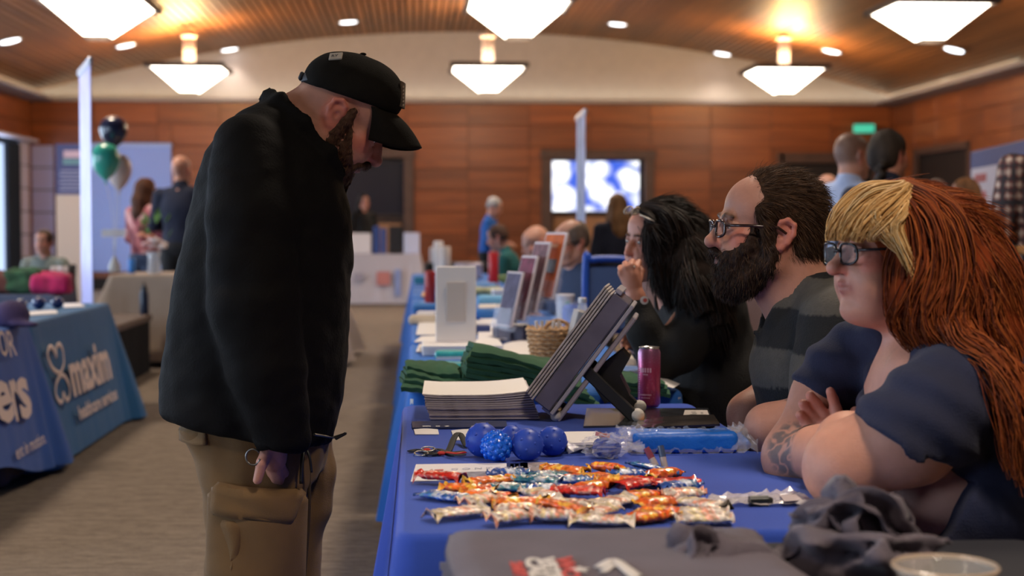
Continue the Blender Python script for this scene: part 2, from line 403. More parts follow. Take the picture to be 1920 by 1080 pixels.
# floor: loop-pile carpet with short streaks across
def carpet():
    m = bpy.data.materials.new('carpet'); m.use_nodes = True; nt = m.node_tree; b = nt.nodes['Principled BSDF']; L = nt.links.new
    tc = nd(nt, 'ShaderNodeTexCoord'); out = None
    for (scl, off) in (((22, 80, 1), 0), ((7, 22, 1), 5), ((150, 190, 1), 9)):
        mp = nd(nt, 'ShaderNodeMapping'); mp.inputs['Scale'].default_value = scl; mp.inputs['Location'].default_value = (off, off, 0); L(tc.outputs['Object'], mp.inputs[0])
        n = nd(nt, 'ShaderNodeTexNoise'); n.inputs['Scale'].default_value = 1; n.inputs['Detail'].default_value = 3; L(mp.outputs[0], n.inputs['Vector'])
        if out is None: out = n.outputs[0]
        else:
            a = nd(nt, 'ShaderNodeMath'); a.operation = 'ADD'; L(out, a.inputs[0]); L(n.outputs[0], a.inputs[1]); out = a.outputs[0]
    cr = nd(nt, 'ShaderNodeValToRGB'); e = cr.color_ramp.elements; e[0].position = .40; e[1].position = .62
    e[0].color = (.125, .098, .076, 1); e[1].color = (.245, .197, .155, 1)
    dv = nd(nt, 'ShaderNodeMath'); dv.operation = 'DIVIDE'; dv.inputs[1].default_value = 3; L(out, dv.inputs[0]); L(dv.outputs[0], cr.inputs[0]); L(cr.outputs[0], b.inputs['Base Color'])
    b.inputs['Roughness'].default_value = .95; b.inputs['Specular IOR Level'].default_value = .15
    bp = nd(nt, 'ShaderNodeBump'); bp.inputs['Strength'].default_value = .5; bp.inputs['Distance'].default_value = .006; L(out, bp.inputs['Height']); L(bp.outputs[0], b.inputs['Normal'])
    return m
S = lambda o: tag(o, kind='structure')
S(MB().box(((XL+XR)/2, (Y0+YB)/2, -.05), (XR-XL+.4, YB-Y0+.4, .1)).build('floor', carpet()))
# ceiling: vaulted dark backing with single wood slats below it
xs = np.linspace(VC-VH, VC+VH, 41)
cb = MB()
G = np.array([[(x, y, vault(x)+.03) for y in (Y0-.2, YB+.2)] for x in xs]); cb.sheet(G, -.08)
ceil = S(cb.build('ceiling', M_dark))
bm_ = MB().box((0, 0, 0), (.086, 20.0, .030)); slat0 = bm_.build('slat', M_slat, None); slat_me = slat0.data
slat_me.transform(Matrix.Translation((0, 0, -.011)))
bpy.data.objects.remove(slat0)
na = int(2*math.asin(VH/VR)*VR/.126); cl = world_loc(ceil)
for i in range(na):
    a = (-.5+(i+.5)/na)*2*math.asin(VH/VR)
    o = bpy.data.objects.new('slat', slat_me); COL.objects.link(o); o.parent = ceil
    o.location = Vector((VC+VR*math.sin(a), 20.8, VZ+VR*math.cos(a)))-Vector(cl); o.rotation_euler = (0, a, 0)
# walls (backing slabs) with wood panels as pieces
def panel_mesh(w_, h_): 
    o = MB().box((0, 0, 0), (w_, .02, h_), bev=.004).build('panel', M_panel); me = o.data; me.transform(Matrix.Translation((0, 0, -h_/2))); bpy.data.objects.remove(o); return me
PW, PH = 1.22, .4325; PM = panel_mesh(PW-.010, PH-.010)
def hit(a0, a1, z0, z1, holes): return any(a0 < h[1]-.05 and a1 > h[0]+.05 and z0 < h[3]-.05 and z1 > h[2]+.05 for h in holes)
def panelled(wall, axis, start, stop, off, sgn, holes):
    wl = world_loc(wall); nx = int(round((stop-start)/PW+.49)); nz = int(ZW/PH+.4)
    for i in range(nx):
        for j in range(nz):
            a0, a1 = start+i*PW, min(start+(i+1)*PW, stop); z0, z1 = ZW-(j+1)*PH, ZW-j*PH
            if a1-a0 < .1: continue
            cut = [h for h in holes if a0 < h[1]-.02 and a1 > h[0]+.02 and z0 < h[3]-.02 and z1 > h[2]+.02]
            segs = [(a0, a1, z0, z1)]
            for h in cut:
                ns = []
                for (p0, p1, q0, q1) in segs:
                    if p0 < h[0]: ns.append((p0, min(p1, h[0]), q0, q1))
                    if p1 > h[1]: ns.append((max(p0, h[1]), p1, q0, q1))
                    m0, m1 = max(p0, h[0]), min(p1, h[1])
                    if q1 > h[3] and m1 > m0: ns.append((m0, m1, max(q0, h[3]), q1))
                    if q0 < h[2] and m1 > m0: ns.append((m0, m1, q0, min(q1, h[2])))
                segs = ns
            for (p0, p1, q0, q1) in segs:
                if p1-p0 < .06 or q1-q0 < .04: continue
                o = bpy.data.objects.new('panel', PM); COL.objects.link(o); o.parent = wall
                o.scale = ((p1-p0-.012)/(PW-.012), 1, (q1-q0-.012)/(PH-.012))
                c, zc = (p0+p1)/2, (q0+q1)/2
                if axis == 'x': o.location = Vector((c, off, zc))-Vector(wl)
                else: o.location = Vector((off, c, zc))-Vector(wl); o.rotation_euler = (0, 0, PI/2)
def X_(u, Y=YB): return pt(u, 428, Y)[0]
def Z_(v, Y=YB, u=775): return pt(u, v, Y)[2]
bayR = (X_(1016), X_(1226), 0, Z_(281, u=1120)); bayL = (X_(1016)-(X_(1226)-X_(775)), X_(776), 0, Z_(279)); doorB = (X_(1462), X_(1640), 0, Z_(287, u=1530))
scrW = (X_(160), X_(323), Z_(508), Z_(270, u=240))
def wall_with_holes(name, axis, a0, a1, z0, z1, off, th, holes):
    b = MB(); cuts = sorted(holes); cur = a0
    def seg(p0, p1, q0, q1):
        if p1-p0 < 1e-3 or q1-q0 < 1e-3: return
        c = ((p0+p1)/2, off, (q0+q1)/2) if axis == 'x' else (off, (p0+p1)/2, (q0+q1)/2)
        b.box(c, (p1-p0, th, q1-q0) if axis == 'x' else (th, p1-p0, q1-q0))
    for h in cuts:
        seg(cur, h[0], z0, z1); seg(h[0], h[1], h[3], z1); seg(h[0], h[1], z0, h[2]); cur = h[1]
    seg(cur, a1, z0, z1)
    return S(b.build(name, M_dark))
holesB = [bayL, bayR, doorB]
wb = wall_with_holes('wall_back', 'x', XL-.2, XR+.2, 0, ZW, YB+.09, .14, holesB)
wpan = (XL, X_(103), .2, Z_(272, u=85)); panelled(wb, 'x', XL, XR, YB, -1, holesB+[scrW, wpan])
M_lil = mat('white_wall_panel', (.42, .42, .70), .7)
for k in range(6): hh = (wpan[3]-wpan[2])/6; MB().box(((wpan[0]+wpan[1])/2, YB-.01, wpan[2]+hh*(k+.5)), (wpan[1]-wpan[0]-.02, .05, hh-.02), bev=.006).build('white_panel', M_lil, wb)
g = MB(); ga = [(x, YB+.06, vault(x)+.02) for x in np.linspace(VC-VH, VC+VH, 31)]
g.prism([(XL-.2, YB+.06, ZW)]+[(XL-.2, YB+.06, vault(VC-VH))]+ga+[(XR+.2, YB+.06, vault(VC+VH)), (XR+.2, YB+.06, ZW)], (0, .1, 0))
S(g.build('wall_gable', M_cream))
def cove(name, c, size): return S(MB().box(c, size, bev=.01).build(name, M_cream))
cove('trim_1', ((XL+XR)/2, YB-.09, ZW+.03), (XR-XL, .2, .05))
for k, x in enumerate(np.linspace(XL+1.2, XR-1.2, 6)):
    d_ = light('cove_strip_lamp', 'AREA', (x, YB-.1, ZW+.07), 5, (1, .88, .62), .6, (PI, 0, 0)).data; d_.shape = 'RECTANGLE'; d_.size = 3.0; d_.size_y = .1
cove('trim_2', (XR-.25, (Y0+YB)/2, ZW+.03), (.55, YB-Y0, .06)); cove('trim_3', (XL+.25, (Y0+YB)/2, ZW+.03), (.55, YB-Y0, .06))
for x in (XR-.1, XL+.1):
    for y in (18, 22, 26, 29.4): d_ = light('cove_strip_lamp', 'AREA', (x, y, ZW+.1), 5, (1, .88, .62), .5, (PI, 0, 0)).data; d_.shape = 'RECTANGLE'; d_.size = .1; d_.size_y = 3.6
S(MB().box((XR+.06, (Y0+YB)/2, ZW+.35), (.1, YB-Y0, .7)).build('wall_right_band', M_cream)); S(MB().box((XL-.06, (Y0+YB)/2, ZW+.35), (.1, YB-Y0, .7)).build('wall_left_band', M_cream))
# right wall with a dark doorway near the corner
doorR = (px(1818, 300, XR)[1], px(1716, 300, XR)[1], 0, px(1765, 272, XR)[2])
wr = wall_with_holes('wall_right', 'y', Y0, YB, 0, ZW, XR+.09, .14, [doorR]); panelled(wr, 'y', YB-8*PW, YB, XR, 1, [doorR])
S(MB().box((XR+.01, Y0+(YB-8*PW-Y0)/2, ZW/2), (.02, YB-8*PW-Y0, ZW)).build('wall_right_near', M_panel))
S(MB().box(((XL+XR)/2, Y0-.1, 2.6), (XR-XL+.4, .2, 5.4)).build('wall_front', M_cream))
# left wall: tall windows facing daylight
wins = [(y, y+2.6, .25, 2.92) for y in np.arange(-3, 26, 4.2)]+[(27.0, YB-.1, .2, Z_(258, 28.6))]
wl_ = wall_with_holes('wall_left', 'y', Y0, YB, 0, ZW, XL-.22, .40, wins); panelled(wl_, 'y', YB-3*PW, YB, XL-.01, -1, wins)
S(MB().box((XL+.0, Y0+(YB-3*PW-Y0)/2, ZW-.32), (.02, YB-3*PW-Y0, .64)).build('wall_left_header', M_panel))
M_sky = mat('daylight_pane', (.9, .95, 1), .1, emit=DAYLIGHT, ecol=DAY)
M_blind = mat('white_roller_blind', (.62, .60, .72), .8, var=.03)
M_curt = mat('navy_curtain', (.01, .018, .035), .8)
for i, (a, b, z0, z1) in enumerate(wins):
    last = i == len(wins)-1
    f = MB()
    for y in (a+.03, b-.03): f.box((XL-.3, y, (z0+z1)/2), (.12, .06, z1-z0))
    for z in (z0+.03, z1-.03): f.box((XL-.3, (a+b)/2, z), (.12, b-a-.12, .06))
    wo = S(f.build('window_%d' % (i+1), M_frame)); bb = 28.62 if last else b-.06
    MB().box((XL-.34, (a+.06+bb)/2, (z0+z1)/2), (.02, bb-a-.06, z1-z0-.12)).build('pane', M_sky, wo)
    if last:
        yc0 = px(18, 400, XL+.02)[1]; yc1 = px(46, 400, XL+.02)[1]; ye = px(101, 400, XL+.02)[1]
        cu = MB(); t = np.linspace(0, 1, 40); P = [(XL-.06+.05*math.sin(x*50), yc0+(yc1-yc0)*x) for x in t]
        cu.sheet(np.array([[(p[0], p[1], z) for z in (z0+.02, z1-.06)] for p in P])); tag(cu.build('curtain', M_curt), 'dark navy curtain hanging at the edge of the bright window', 'curtain')
        n = 6; ph = (z1-z0)/n
        for k in range(n): MB().box((XL-.05, (yc1+ye)/2+.05, z0+(k+.5)*ph), (.06, ye-yc1+.1, ph-.02), bev=.006).build('blind_panel', M_blind, wo)
        MB().box((XL-.1, (a+ye)/2, z1+.03), (.5, ye-a, .05)).build('sill', M_blind, wo)
# bays with screens in the back wall
def bay(h, n):
    b = MB(); x0, x1, z0, z1 = h; d = .45
    b.box(((x0+x1)/2, YB+d+.03, z1/2), (x1-x0, .06, z1)); b.box((x0+.0, YB+d/2, z1/2), (.05, d, z1)); b.box((x1, YB+d/2, z1/2), (.05, d, z1)); b.box(((x0+x1)/2, YB+d/2, z1), (x1-x0, d, .05))
    S(b.build('trim_%d' % n, M_frame))
    f = MB(); f.box(((x0+x1)/2, YB-.03, z1-.09), (x1-x0+.06, .08, .18), bev=.01)
    for x in (x0+.1, x1-.1): f.box((x, YB-.03, (z1-.18)/2), (.20, .08, z1-.18), bev=.01)
    S(f.build('trim_%d' % (n+1), M_frame))
    return x0, x1, z1
def screen_mat():
    m = bpy.data.materials.new('lit_screen'); m.use_nodes = True; nt = m.node_tree; b = nt.nodes['Principled BSDF']; L = nt.links.new
    tc = nd(nt, 'ShaderNodeTexCoord'); v = nd(nt, 'ShaderNodeTexVoronoi'); v.inputs['Scale'].default_value = 2.6; L(tc.outputs['Object'], v.inputs['Vector'])
    cr = nd(nt, 'ShaderNodeValToRGB'); e = cr.color_ramp.elements; e[0].color = (.95, .97, 1, 1); e[1].color = (.02, .07, .42, 1); e[0].position = .3; e[1].position = .75
    n = nd(nt, 'ShaderNodeTexNoise'); n.inputs['Scale'].default_value = 2.2; L(tc.outputs['Object'], n.inputs['Vector']); ad = nd(nt, 'ShaderNodeMath'); ad.operation = 'MULTIPLY_ADD'; ad.inputs[1].default_value = .9; ad.inputs[2].default_value = 0
    mx = nd(nt, 'ShaderNodeMath'); mx.operation = 'ADD'; L(n.outputs[0], ad.inputs[0]); L(v.outputs[0], mx.inputs[0]); L(ad.outputs[0], mx.inputs[1]); sb = nd(nt, 'ShaderNodeMath'); sb.operation = 'SUBTRACT'; sb.inputs[1].default_value = .45; L(mx.outputs[0], sb.inputs[0]); L(sb.outputs[0], cr.inputs[0])
    L(cr.outputs[0], b.inputs['Emission Color']); b.inputs['Emission Strength'].default_value = 1.5; b.inputs['Base Color'].default_value = (.02, .02, .03, 1); return m
M_off = mat('dark_screen', (.018, .017, .028), .25)
M_tan = mat('tan_wood', (.34, .17, .08), .5, var=.1)
for h, n, lit in ((bayL, 10, False), (bayR, 12, True)):
    x0, x1, z1 = bay(h, n)
    u0, u1, v0, v1 = (1029, 1198, 302, 396) if lit else (662, 757, 304, 402)
    p0, p1 = pt(u0, v0, YB+.3), pt(u1, v1, YB+.3)
    if not lit: p0[0] = x0+.22
    rt = root('wall_screen', 'wide lit screen showing blue and white picture in recessed dark frame' if lit else 'switched off dark screen in recessed dark frame on back wall', 'screen', ((p0[0]+p1[0])/2, YB+.33, p1[2]))
    MB().box(((p0[0]+p1[0])/2, YB+.33, (p0[2]+p1[2])/2), (p1[0]-p0[0]+.1, .06, p0[2]-p1[2]+.1), bev=.01).build('bezel', M_bronze, rt)
    MB().box(((p0[0]+p1[0])/2, YB+.295, (p0[2]+p1[2])/2), (p1[0]-p0[0], .015, p0[2]-p1[2])).build('display', screen_mat() if lit else M_off, rt)
    cz = Z_(402 if lit else 415)
    tag(MB().box(((x0+x1)/2, YB+.25, cz/2-.02), (x1-x0-.46, .28, cz-.05), bev=.01).build('low_cabinet', M_tan), 'tan wooden cabinet under the lit wall screen' if lit else 'tan wooden cabinet under the dark wall screen', 'cabinet')
def doorway(h, n, axis, label):
    a0, a1, _, z1 = h; b = MB()
    if axis == 'x':
        for x in (a0, a1): b.box((x, YB-.02, z1/2), (.14, .1, z1))
        b.box(((a0+a1)/2, YB-.02, z1-.1), (a1-a0, .1, .2))
    else:
        for y in (a0, a1): b.box((XR+.02, y, z1/2), (.1, .14, z1))
        b.box((XR+.02, (a0+a1)/2, z1-.06), (.1, a1-a0, .12))
    f = S(b.build('door_%d' % n, M_frame)); m = mat('door_leaf_dark', (.018, .012, .011), .5); c = (a0+a1)/2
    for s_ in (-1, 1):
        q = c+s_*(a1-a0)/4; wd = (a1-a0)/2+.02*(s_ > 0)
        lf = MB().box((q, YB+.12, z1/2-.08) if axis == 'x' else (XR+.12, q, z1/2-.05), (wd, .05, z1-.18) if axis == 'x' else (.05, wd, z1-.12), bev=.008).build('door_leaf', m, f)
        hp = (c+s_*.08, YB+.07, 1.05) if axis == 'x' else (XR+.07, c+s_*.08, 1.05)
        MB().tube([(hp[0], hp[1], hp[2]-.15), (hp[0], hp[1], hp[2]+.15)], .012).build('door_handle', M_bronze, lf)
doorway(doorB, 1, 'x', ''); doorway(doorR, 2, 'y', '')
# white presentation board on the back wall, left
b = MB().box(((scrW[0]+scrW[1])/2, YB-.04, (scrW[2]+scrW[3])/2), (scrW[1]-scrW[0], .05, scrW[3]-scrW[2]), bev=.006)
rt = root('projection_screen', 'large white projection screen on the back wall behind the balloons', 'screen', ((scrW[0]+scrW[1])/2, YB-.02, scrW[2])); b.build('canvas', mat('screen_white', (.29, .38, .74), .8), rt)
MB().box(((scrW[0]+scrW[1])/2, YB-.065, scrW[3]-.03), (scrW[1]-scrW[0]+.04, .1, .1), bev=.02).build('roller_case', mat('screen_case', (.35, .45, .75), .5), rt)
# exit sign
p = pt(1620, 241, YB-.25); rt = root('exit_sign', 'green exit sign high on the back wall above the heads', 'exit sign', p)
MB().box(p, (.42, .05, .17), rot=rotm(z=-.3), bev=.01).build('housing', mat('exit_green', (.02, .35, .22), .4, emit=.55, ecol=(.03, .55, .38)), rt); MB().box(p+np.array((0, .1, .11)), (.3, .2, .03)).build('bracket', M_bronze, rt)
# ---------------------------------------------------------------- pendants
def pendant():
    rt = root('pendant_lamp', 'x', 'pendant lamp', (0, 0, 0)); a, c, h = .60, .14, .415
    for k in range(4):
        A = rotm(z=k*PI/2); O = np.array([(-a, -a, 0), (a, -a, 0), (c, -c, -h), (-c, -c, -h)])@A.T
        MB().prism(O, A@np.array((0, .012, .01))).build('glass_pane', M_glass_lamp, rt)
        MB().box(A@np.array((0, -a-.03, .005)), (2*a+.14, .06, .085), rot=A, bev=.01).build('rim_bar', M_bronze, rt)
    MB().box((0, 0, -h-.01), (2*c+.02, 2*c+.02, .03), bev=.008).build('bottom_cap', M_bronze, rt)
    MB().box((0, 0, .03), (2*a-.1, .04, .02)).box((0, 0, .03), (.04, 2*a-.1, .02)).build('cross_bar', M_bronze, rt)
    st = MB()
    for k in range(8): st.tube([(.075*math.cos(k*PI/4), .075*math.sin(k*PI/4), .04), (.075*math.cos(k*PI/4), .075*math.sin(k*PI/4), .56)], .028, 8)
    st.lathe((0, 0, .50), [(.06, 0), (.13, .03), (.135, .07), (.06, .09), (.05, .12)], 16); st.build('stem', M_stemw, rt, True)
    MB().tube([(0, 0, .6), (0, 0, 1.3)], .012).build('rod', M_stemw, rt)
    return rt
proto = pendant(); pend = []
for j, Y in enumerate((26.9, 19.2)):
    for i, u in enumerate((355, 915, 1470)):
        x = pt(u, 125, 26.9)[0]; z = pt(u, 126 if i < 2 else 129, 26.9)[2]-.02
        o = proto if not pend else copy_tree(proto); o.location = (x, Y, z); pend.append(o)
        for ch in o.children:
            if ch.name.startswith('rod'): ch.scale = (1, 1, 1); ch.location.z = vault(x)-z-1.3
        o.rotation_euler = (0, 0, (0, 0, 0)[i]); o['group'] = 'pendant lamps under the vaulted ceiling'
        o['label'] = ('%s hanging pyramid glass lamp of the %s row' % (('left', 'middle', 'right')[i], ('smaller rear', 'larger front cropped')[j]))+', white glass with dark rim'
        e = UPLIGHT*(1.0, .25, 1.0)[i]*(1 if j == 0 else .8)
        light('pendant_uplight', 'POINT', (x, Y, z+.16), e, (1, .55, .16), .18)
        light('pendant_lamp_bulb', 'POINT', (x, Y, z-.75), 45, LAMP_WARM, .3)
# recessed downlights in view
def vault_hit(u, v):
    q = ray(u, v); lo_, hi_ = 5., 60.
    for _ in range(60):
        t = (lo_+hi_)/2; P = q*t
        if HC+P[2] > vault(min(max(P[0], VC-VH), VC+VH)): hi_ = t
        else: lo_ = t
    P = q*lo_; return np.array([P[0], P[1], HC+P[2]])
dl = None; M_dlw = mat('downlight_lens', (1, 1, 1), .3, emit=4.0, ecol=(.92, .95, 1)); M_dlr = mat('downlight_trim', (.5, .45, .4), .4)
for k, (u, v) in enumerate(((18, 73), (235, 82), (430, 90), (653, 38), (895, 64), (1158, 42), (1355, 98), (1560, 93), (1790, 90))):
    P = vault_hit(u, v); a = math.asin((P[0]-VC)/VR)
    if dl is None:
        dl = root('recessed_downlight', '', 'downlight', (0, 0, 0)); MB().lathe((0, 0, -.045), [(.15, .02), (.19, 0), (.19, .02), (.15, .03)], 20).build('trim_ring', M_dlr, dl, True)
        MB().lathe((0, 0, -.04), [(.0, 0), (.15, 0), (.15, .02), (0, .02)], 20).build('lens', M_dlw, dl, False); o = dl
    else: o = copy_tree(dl)
    o.location = P; o.rotation_euler = (0, a, 0); o['group'] = 'recessed downlights in the ceiling'
    o['label'] = 'small round ceiling downlight, ' + ('first', 'second', 'third', 'fourth', 'fifth', 'sixth', 'seventh', 'eighth', 'ninth')[k]+' from the left of the photo'
    light('downlight_beam', 'SPOT', P+np.array((0, 0, -.08)), DOWN*.35, (1, .86, .7), .12, (0, 0, 0), R(110), .8)
# ================================================================ TABLES
ZT = .74
def cloth(name, x0, x1, y0, y1, zt, zh, flare, fold, m, label, cat='tablecloth', seed=0, rc=.035, nfold=26, group=None, hemf=None, sides=None):
    rng = np.random.default_rng(seed); P = []; N = []
    def arc(cx, cy, a0):
        for k in range(9):
            a = a0+PI/2*k/8; P.append((cx+rc*math.cos(a), cy+rc*math.sin(a))); N.append((math.cos(a), math.sin(a)))
    def line(a, b, n, nr):
        for k in range(1, n): t = k/n; P.append((a[0]+(b[0]-a[0])*t, a[1]+(b[1]-a[1])*t)); N.append(nr)
    nx = max(14, int((x1-x0)/.03)); ny = max(20, int((y1-y0)/.03))
    arc(x1-rc, y1-rc, 0); line((x1-rc, y1), (x0+rc, y1), nx, (0, 1)); arc(x0+rc, y1-rc, PI/2); line((x0, y1-rc), (x0, y0+rc), ny, (-1, 0))
    arc(x0+rc, y0+rc, PI); line((x0+rc, y0), (x1-rc, y0), nx, (0, -1)); arc(x1-rc, y0+rc, 1.5*PI); line((x1, y0+rc), (x1, y1-rc), ny, (1, 0))
    P = np.array(P); N = np.array(N); n = len(P); s = np.concatenate([[0], np.cumsum(np.linalg.norm(np.diff(P, axis=0), axis=1))])
    cor = np.array([(x0, y0), (x0, y1), (x1, y0), (x1, y1)]); dc = np.min(np.linalg.norm(P[:, None]-cor[None], axis=2), axis=1); cf = np.exp(-(dc/.12)**2)
    fo = np.sin(s*nfold*.8+rng.uniform(0, 6))*.6+np.sin(s*nfold*1.37+rng.uniform(0, 6))*.4
    b = MB(); rings = []
    V = [np.column_stack([P-N*.012, np.full(n, zt)]), np.column_stack([P-N*.003, np.full(n, zt-.003)])]
    T = np.linspace(.012/(zt-zh), 1, 15)
    for t in T:
        off = flare*t*(1+.6*cf)+fold*min(1, t*1.6)*(fo+1)*(.35+cf*.9)+(.05*cf*np.sin(s*40)*t)
        zz = np.full(n, zt-t*(zt-zh)) if hemf is None else zt-t*(zt-np.array([hemf(*p) for p in P]))
        V.append(np.column_stack([P+N*off[:, None], zz]))
    F = [tuple(range(n))]
    for i in range(len(V)-1):
        for k in range(n): F.append((i*n+k, i*n+(k+1) % n, (i+1)*n+(k+1) % n, (i+1)*n+k))
    b.add(np.concatenate(V), F)
    o = b.build(name, m, None, True, 50); tag(o, label, cat, group); return o
def folding_table(x0, x1, y0, y1, zt, label, group=None):
    r_ = root('folding_table', label, 'table', ((x0+x1)/2, (y0+y1)/2, 0), group)
    MB().box(((x0+x1)/2, (y0+y1)/2, zt-.03), (x1-x0-.01, y1-y0-.01, .04), bev=.008).build('tabletop', mat('table_top_white', (.6, .6, .58), .5), r_)
    for sx in (x0+.08, x1-.08):
        for sy in (y0+.15, y1-.15): MB().tube([(sx, sy, 0), (sx, sy, zt-.05)], .014).build('leg', mat('grey_steel', (.2, .2, .2), .4, metal=1), r_)
    return r_
M_blue = mat('royal_blue_cloth', (.030, .075, .43), .82, spec=.22, var=.06, vscale=3, bump=.15, bscale=350, sheen=.12)
M_blue2 = mat('bright_blue_cloth', (.028, .14, .50), .8, spec=.2, var=.06, vscale=3, bump=.12, bscale=300, sheen=.1)
TX0, TX1, TY0, TY1 = -.028, .745, 2.36, 4.11
cloth('tablecloth', TX0, TX1, TY0, TY1, ZT, .03, .055, .013, M_blue, 'royal blue cloth on the nearest table, under the candy', seed=3)
folding_table(TX0, TX1, TY0, TY1, ZT, 'folding table under the royal blue cloth with the candy')
cloth('tablecloth', -.015, .775, 4.40, 6.25, ZT, .03, .05, .012, M_blue2, 'brighter blue cloth on the second table, under the green bags', seed=5)
folding_table(-.015, .775, 4.40, 6.25, ZT, 'second folding table, under the brighter blue cloth and green bags')
for k, (a, b_) in enumerate(((6.45, 8.3), (8.5, 10.35), (10.55, 12.4), (12.6, 16.0))):
    lb = ('third', 'fourth', 'fifth', 'farthest')[k]+' blue cloth in the long table row'
    cloth('tablecloth', -.01, .77, a, b_, ZT, .03, .05, .012, M_blue2, lb, seed=8+k); folding_table(-.01, .77, a, b_, ZT, 'folding table under the '+lb)
# ================================================================ near table items
M_paper = mat('white_paper', (.78, .74, .74), .75); M_paper2 = mat('cream_paper', (.70, .63, .58), .75)
M_ink = mat('dark_ink', (.03, .03, .045), .6)
M_dblue = mat('dark_navy_print', (.02, .03, .09), .35, var=.3, vscale=30)
M_plastic = mat('clear_film', (.92, .90, .95), .10, alpha=.17, spec=1.); M_clear = mat('clear_acrylic', (.62, .58, .68), .12, trans=.0, alpha=.10, spec=.4)
def quad_on(u0, v0, u1, v1, u2, v2, u3, v3, z): return [pz(u0, v0, z), pz(u1, v1, z), pz(u2, v2, z), pz(u3, v3, z)]
def paper(name, corners, m, label, cat='paper', bend=.002, th=.0006, group=None, parent=None, n=8):
    c = [np.asarray(q, float) for q in corners]; G = np.zeros((n, n, 3))
    for i in range(n):
        for j in range(n):
            a, b = i/(n-1), j/(n-1); G[i, j] = (1-a)*(1-b)*c[0]+a*(1-b)*c[1]+a*b*c[2]+(1-a)*b*c[3]
            G[i, j, 2] += bend*math.sin(a*PI)*math.sin(b*5)**2
    b = MB().sheet(G, -th); o = b.build(name, m, parent, True, 40)
    if parent is None: tag(o, label, cat, group)
    return o
# --- stack of leaflets: bent sheets, each its own thing
ORD = 'first second third fourth fifth sixth seventh eighth ninth tenth eleventh twelfth thirteenth fourteenth fifteenth sixteenth seventeenth eighteenth nineteenth twentieth twenty-first twenty-second twenty-third twenty-fourth'.split()
def leaflet_stack():
    z0 = ZT; f0, f1, b1, b0 = pz(806, 789, z0), pz(1007, 788, z0), pz(1000, 752, z0+.0), pz(792, 752, z0)
    d = .33; f0 = f0[:2]; f1 = f1[:2]; n = 24; H = .060
    ex = np.array([f1[0]-f0[0], f1[1]-f0[1]]); wdt = np.linalg.norm(ex); ex /= wdt; ey = np.array([-ex[1], ex[0]])
    M1 = mat('leaflet_print', (.34, .29, .34), .6, var=.35, vscale=40); M1b = mat('leaflet_cream', (.66, .60, .62), .6)
    for k in range(n):
        t = k/(n-1); z = z0+.0012+t*H; th = H/n*.80
        sh = -.016*t+RNG.normal()*.0015; sy = RNG.normal()*.002
        G = np.zeros((13, 5, 3))
        for i in range(13):
            for j in range(5):
                a, b_ = i/12, j/4; q = f0+ex*(a*wdt*(1+.02*(1-t))+sh)+ey*(b_*d+sy)
                kink = .010*t*(max(0, (a-.55)/.45)**1.6) + .003*t*max(0, (.15-a)/.15)
                G[i, j] = (q[0], q[1], z+kink)
        o = MB().sheet(G, -th).build('leaflet', M1b if k % 2 else M1, None, False)
        top = k == n-1
        tag(o, 'white leaflet lying on top of the leaflet pile on blue cloth' if top else ORD[n-1-k]+' printed leaflet from the top of the leaflet pile', 'leaflet', 'leaflets piled on the blue cloth')
        if top:
            o.data.materials[0] = mat('leaflet_top', (.83, .79, .77), .6)
            b = MB()
            for (a, c, l_, w_) in ((.45, .55, .09, .018), (.42, .56, .05, .01)):
                q = f0+ex*(a*wdt-.016)+ey*(c*d); b.box((q[0], q[1], z+.0012), (l_, w_, .0008), rot=rotm(z=.15))
            for i in range(7):
                q = f0+ex*((.28+.02*i)*wdt)+ey*((.30+.03*i)*d); b.box((q[0], q[1], z+.0012), (.026, .004, .0008), rot=rotm(z=.6))
            b.build('printed_emblem', mat('emblem_brown', (.45, .25, .2), .6), o)
leaflet_stack()
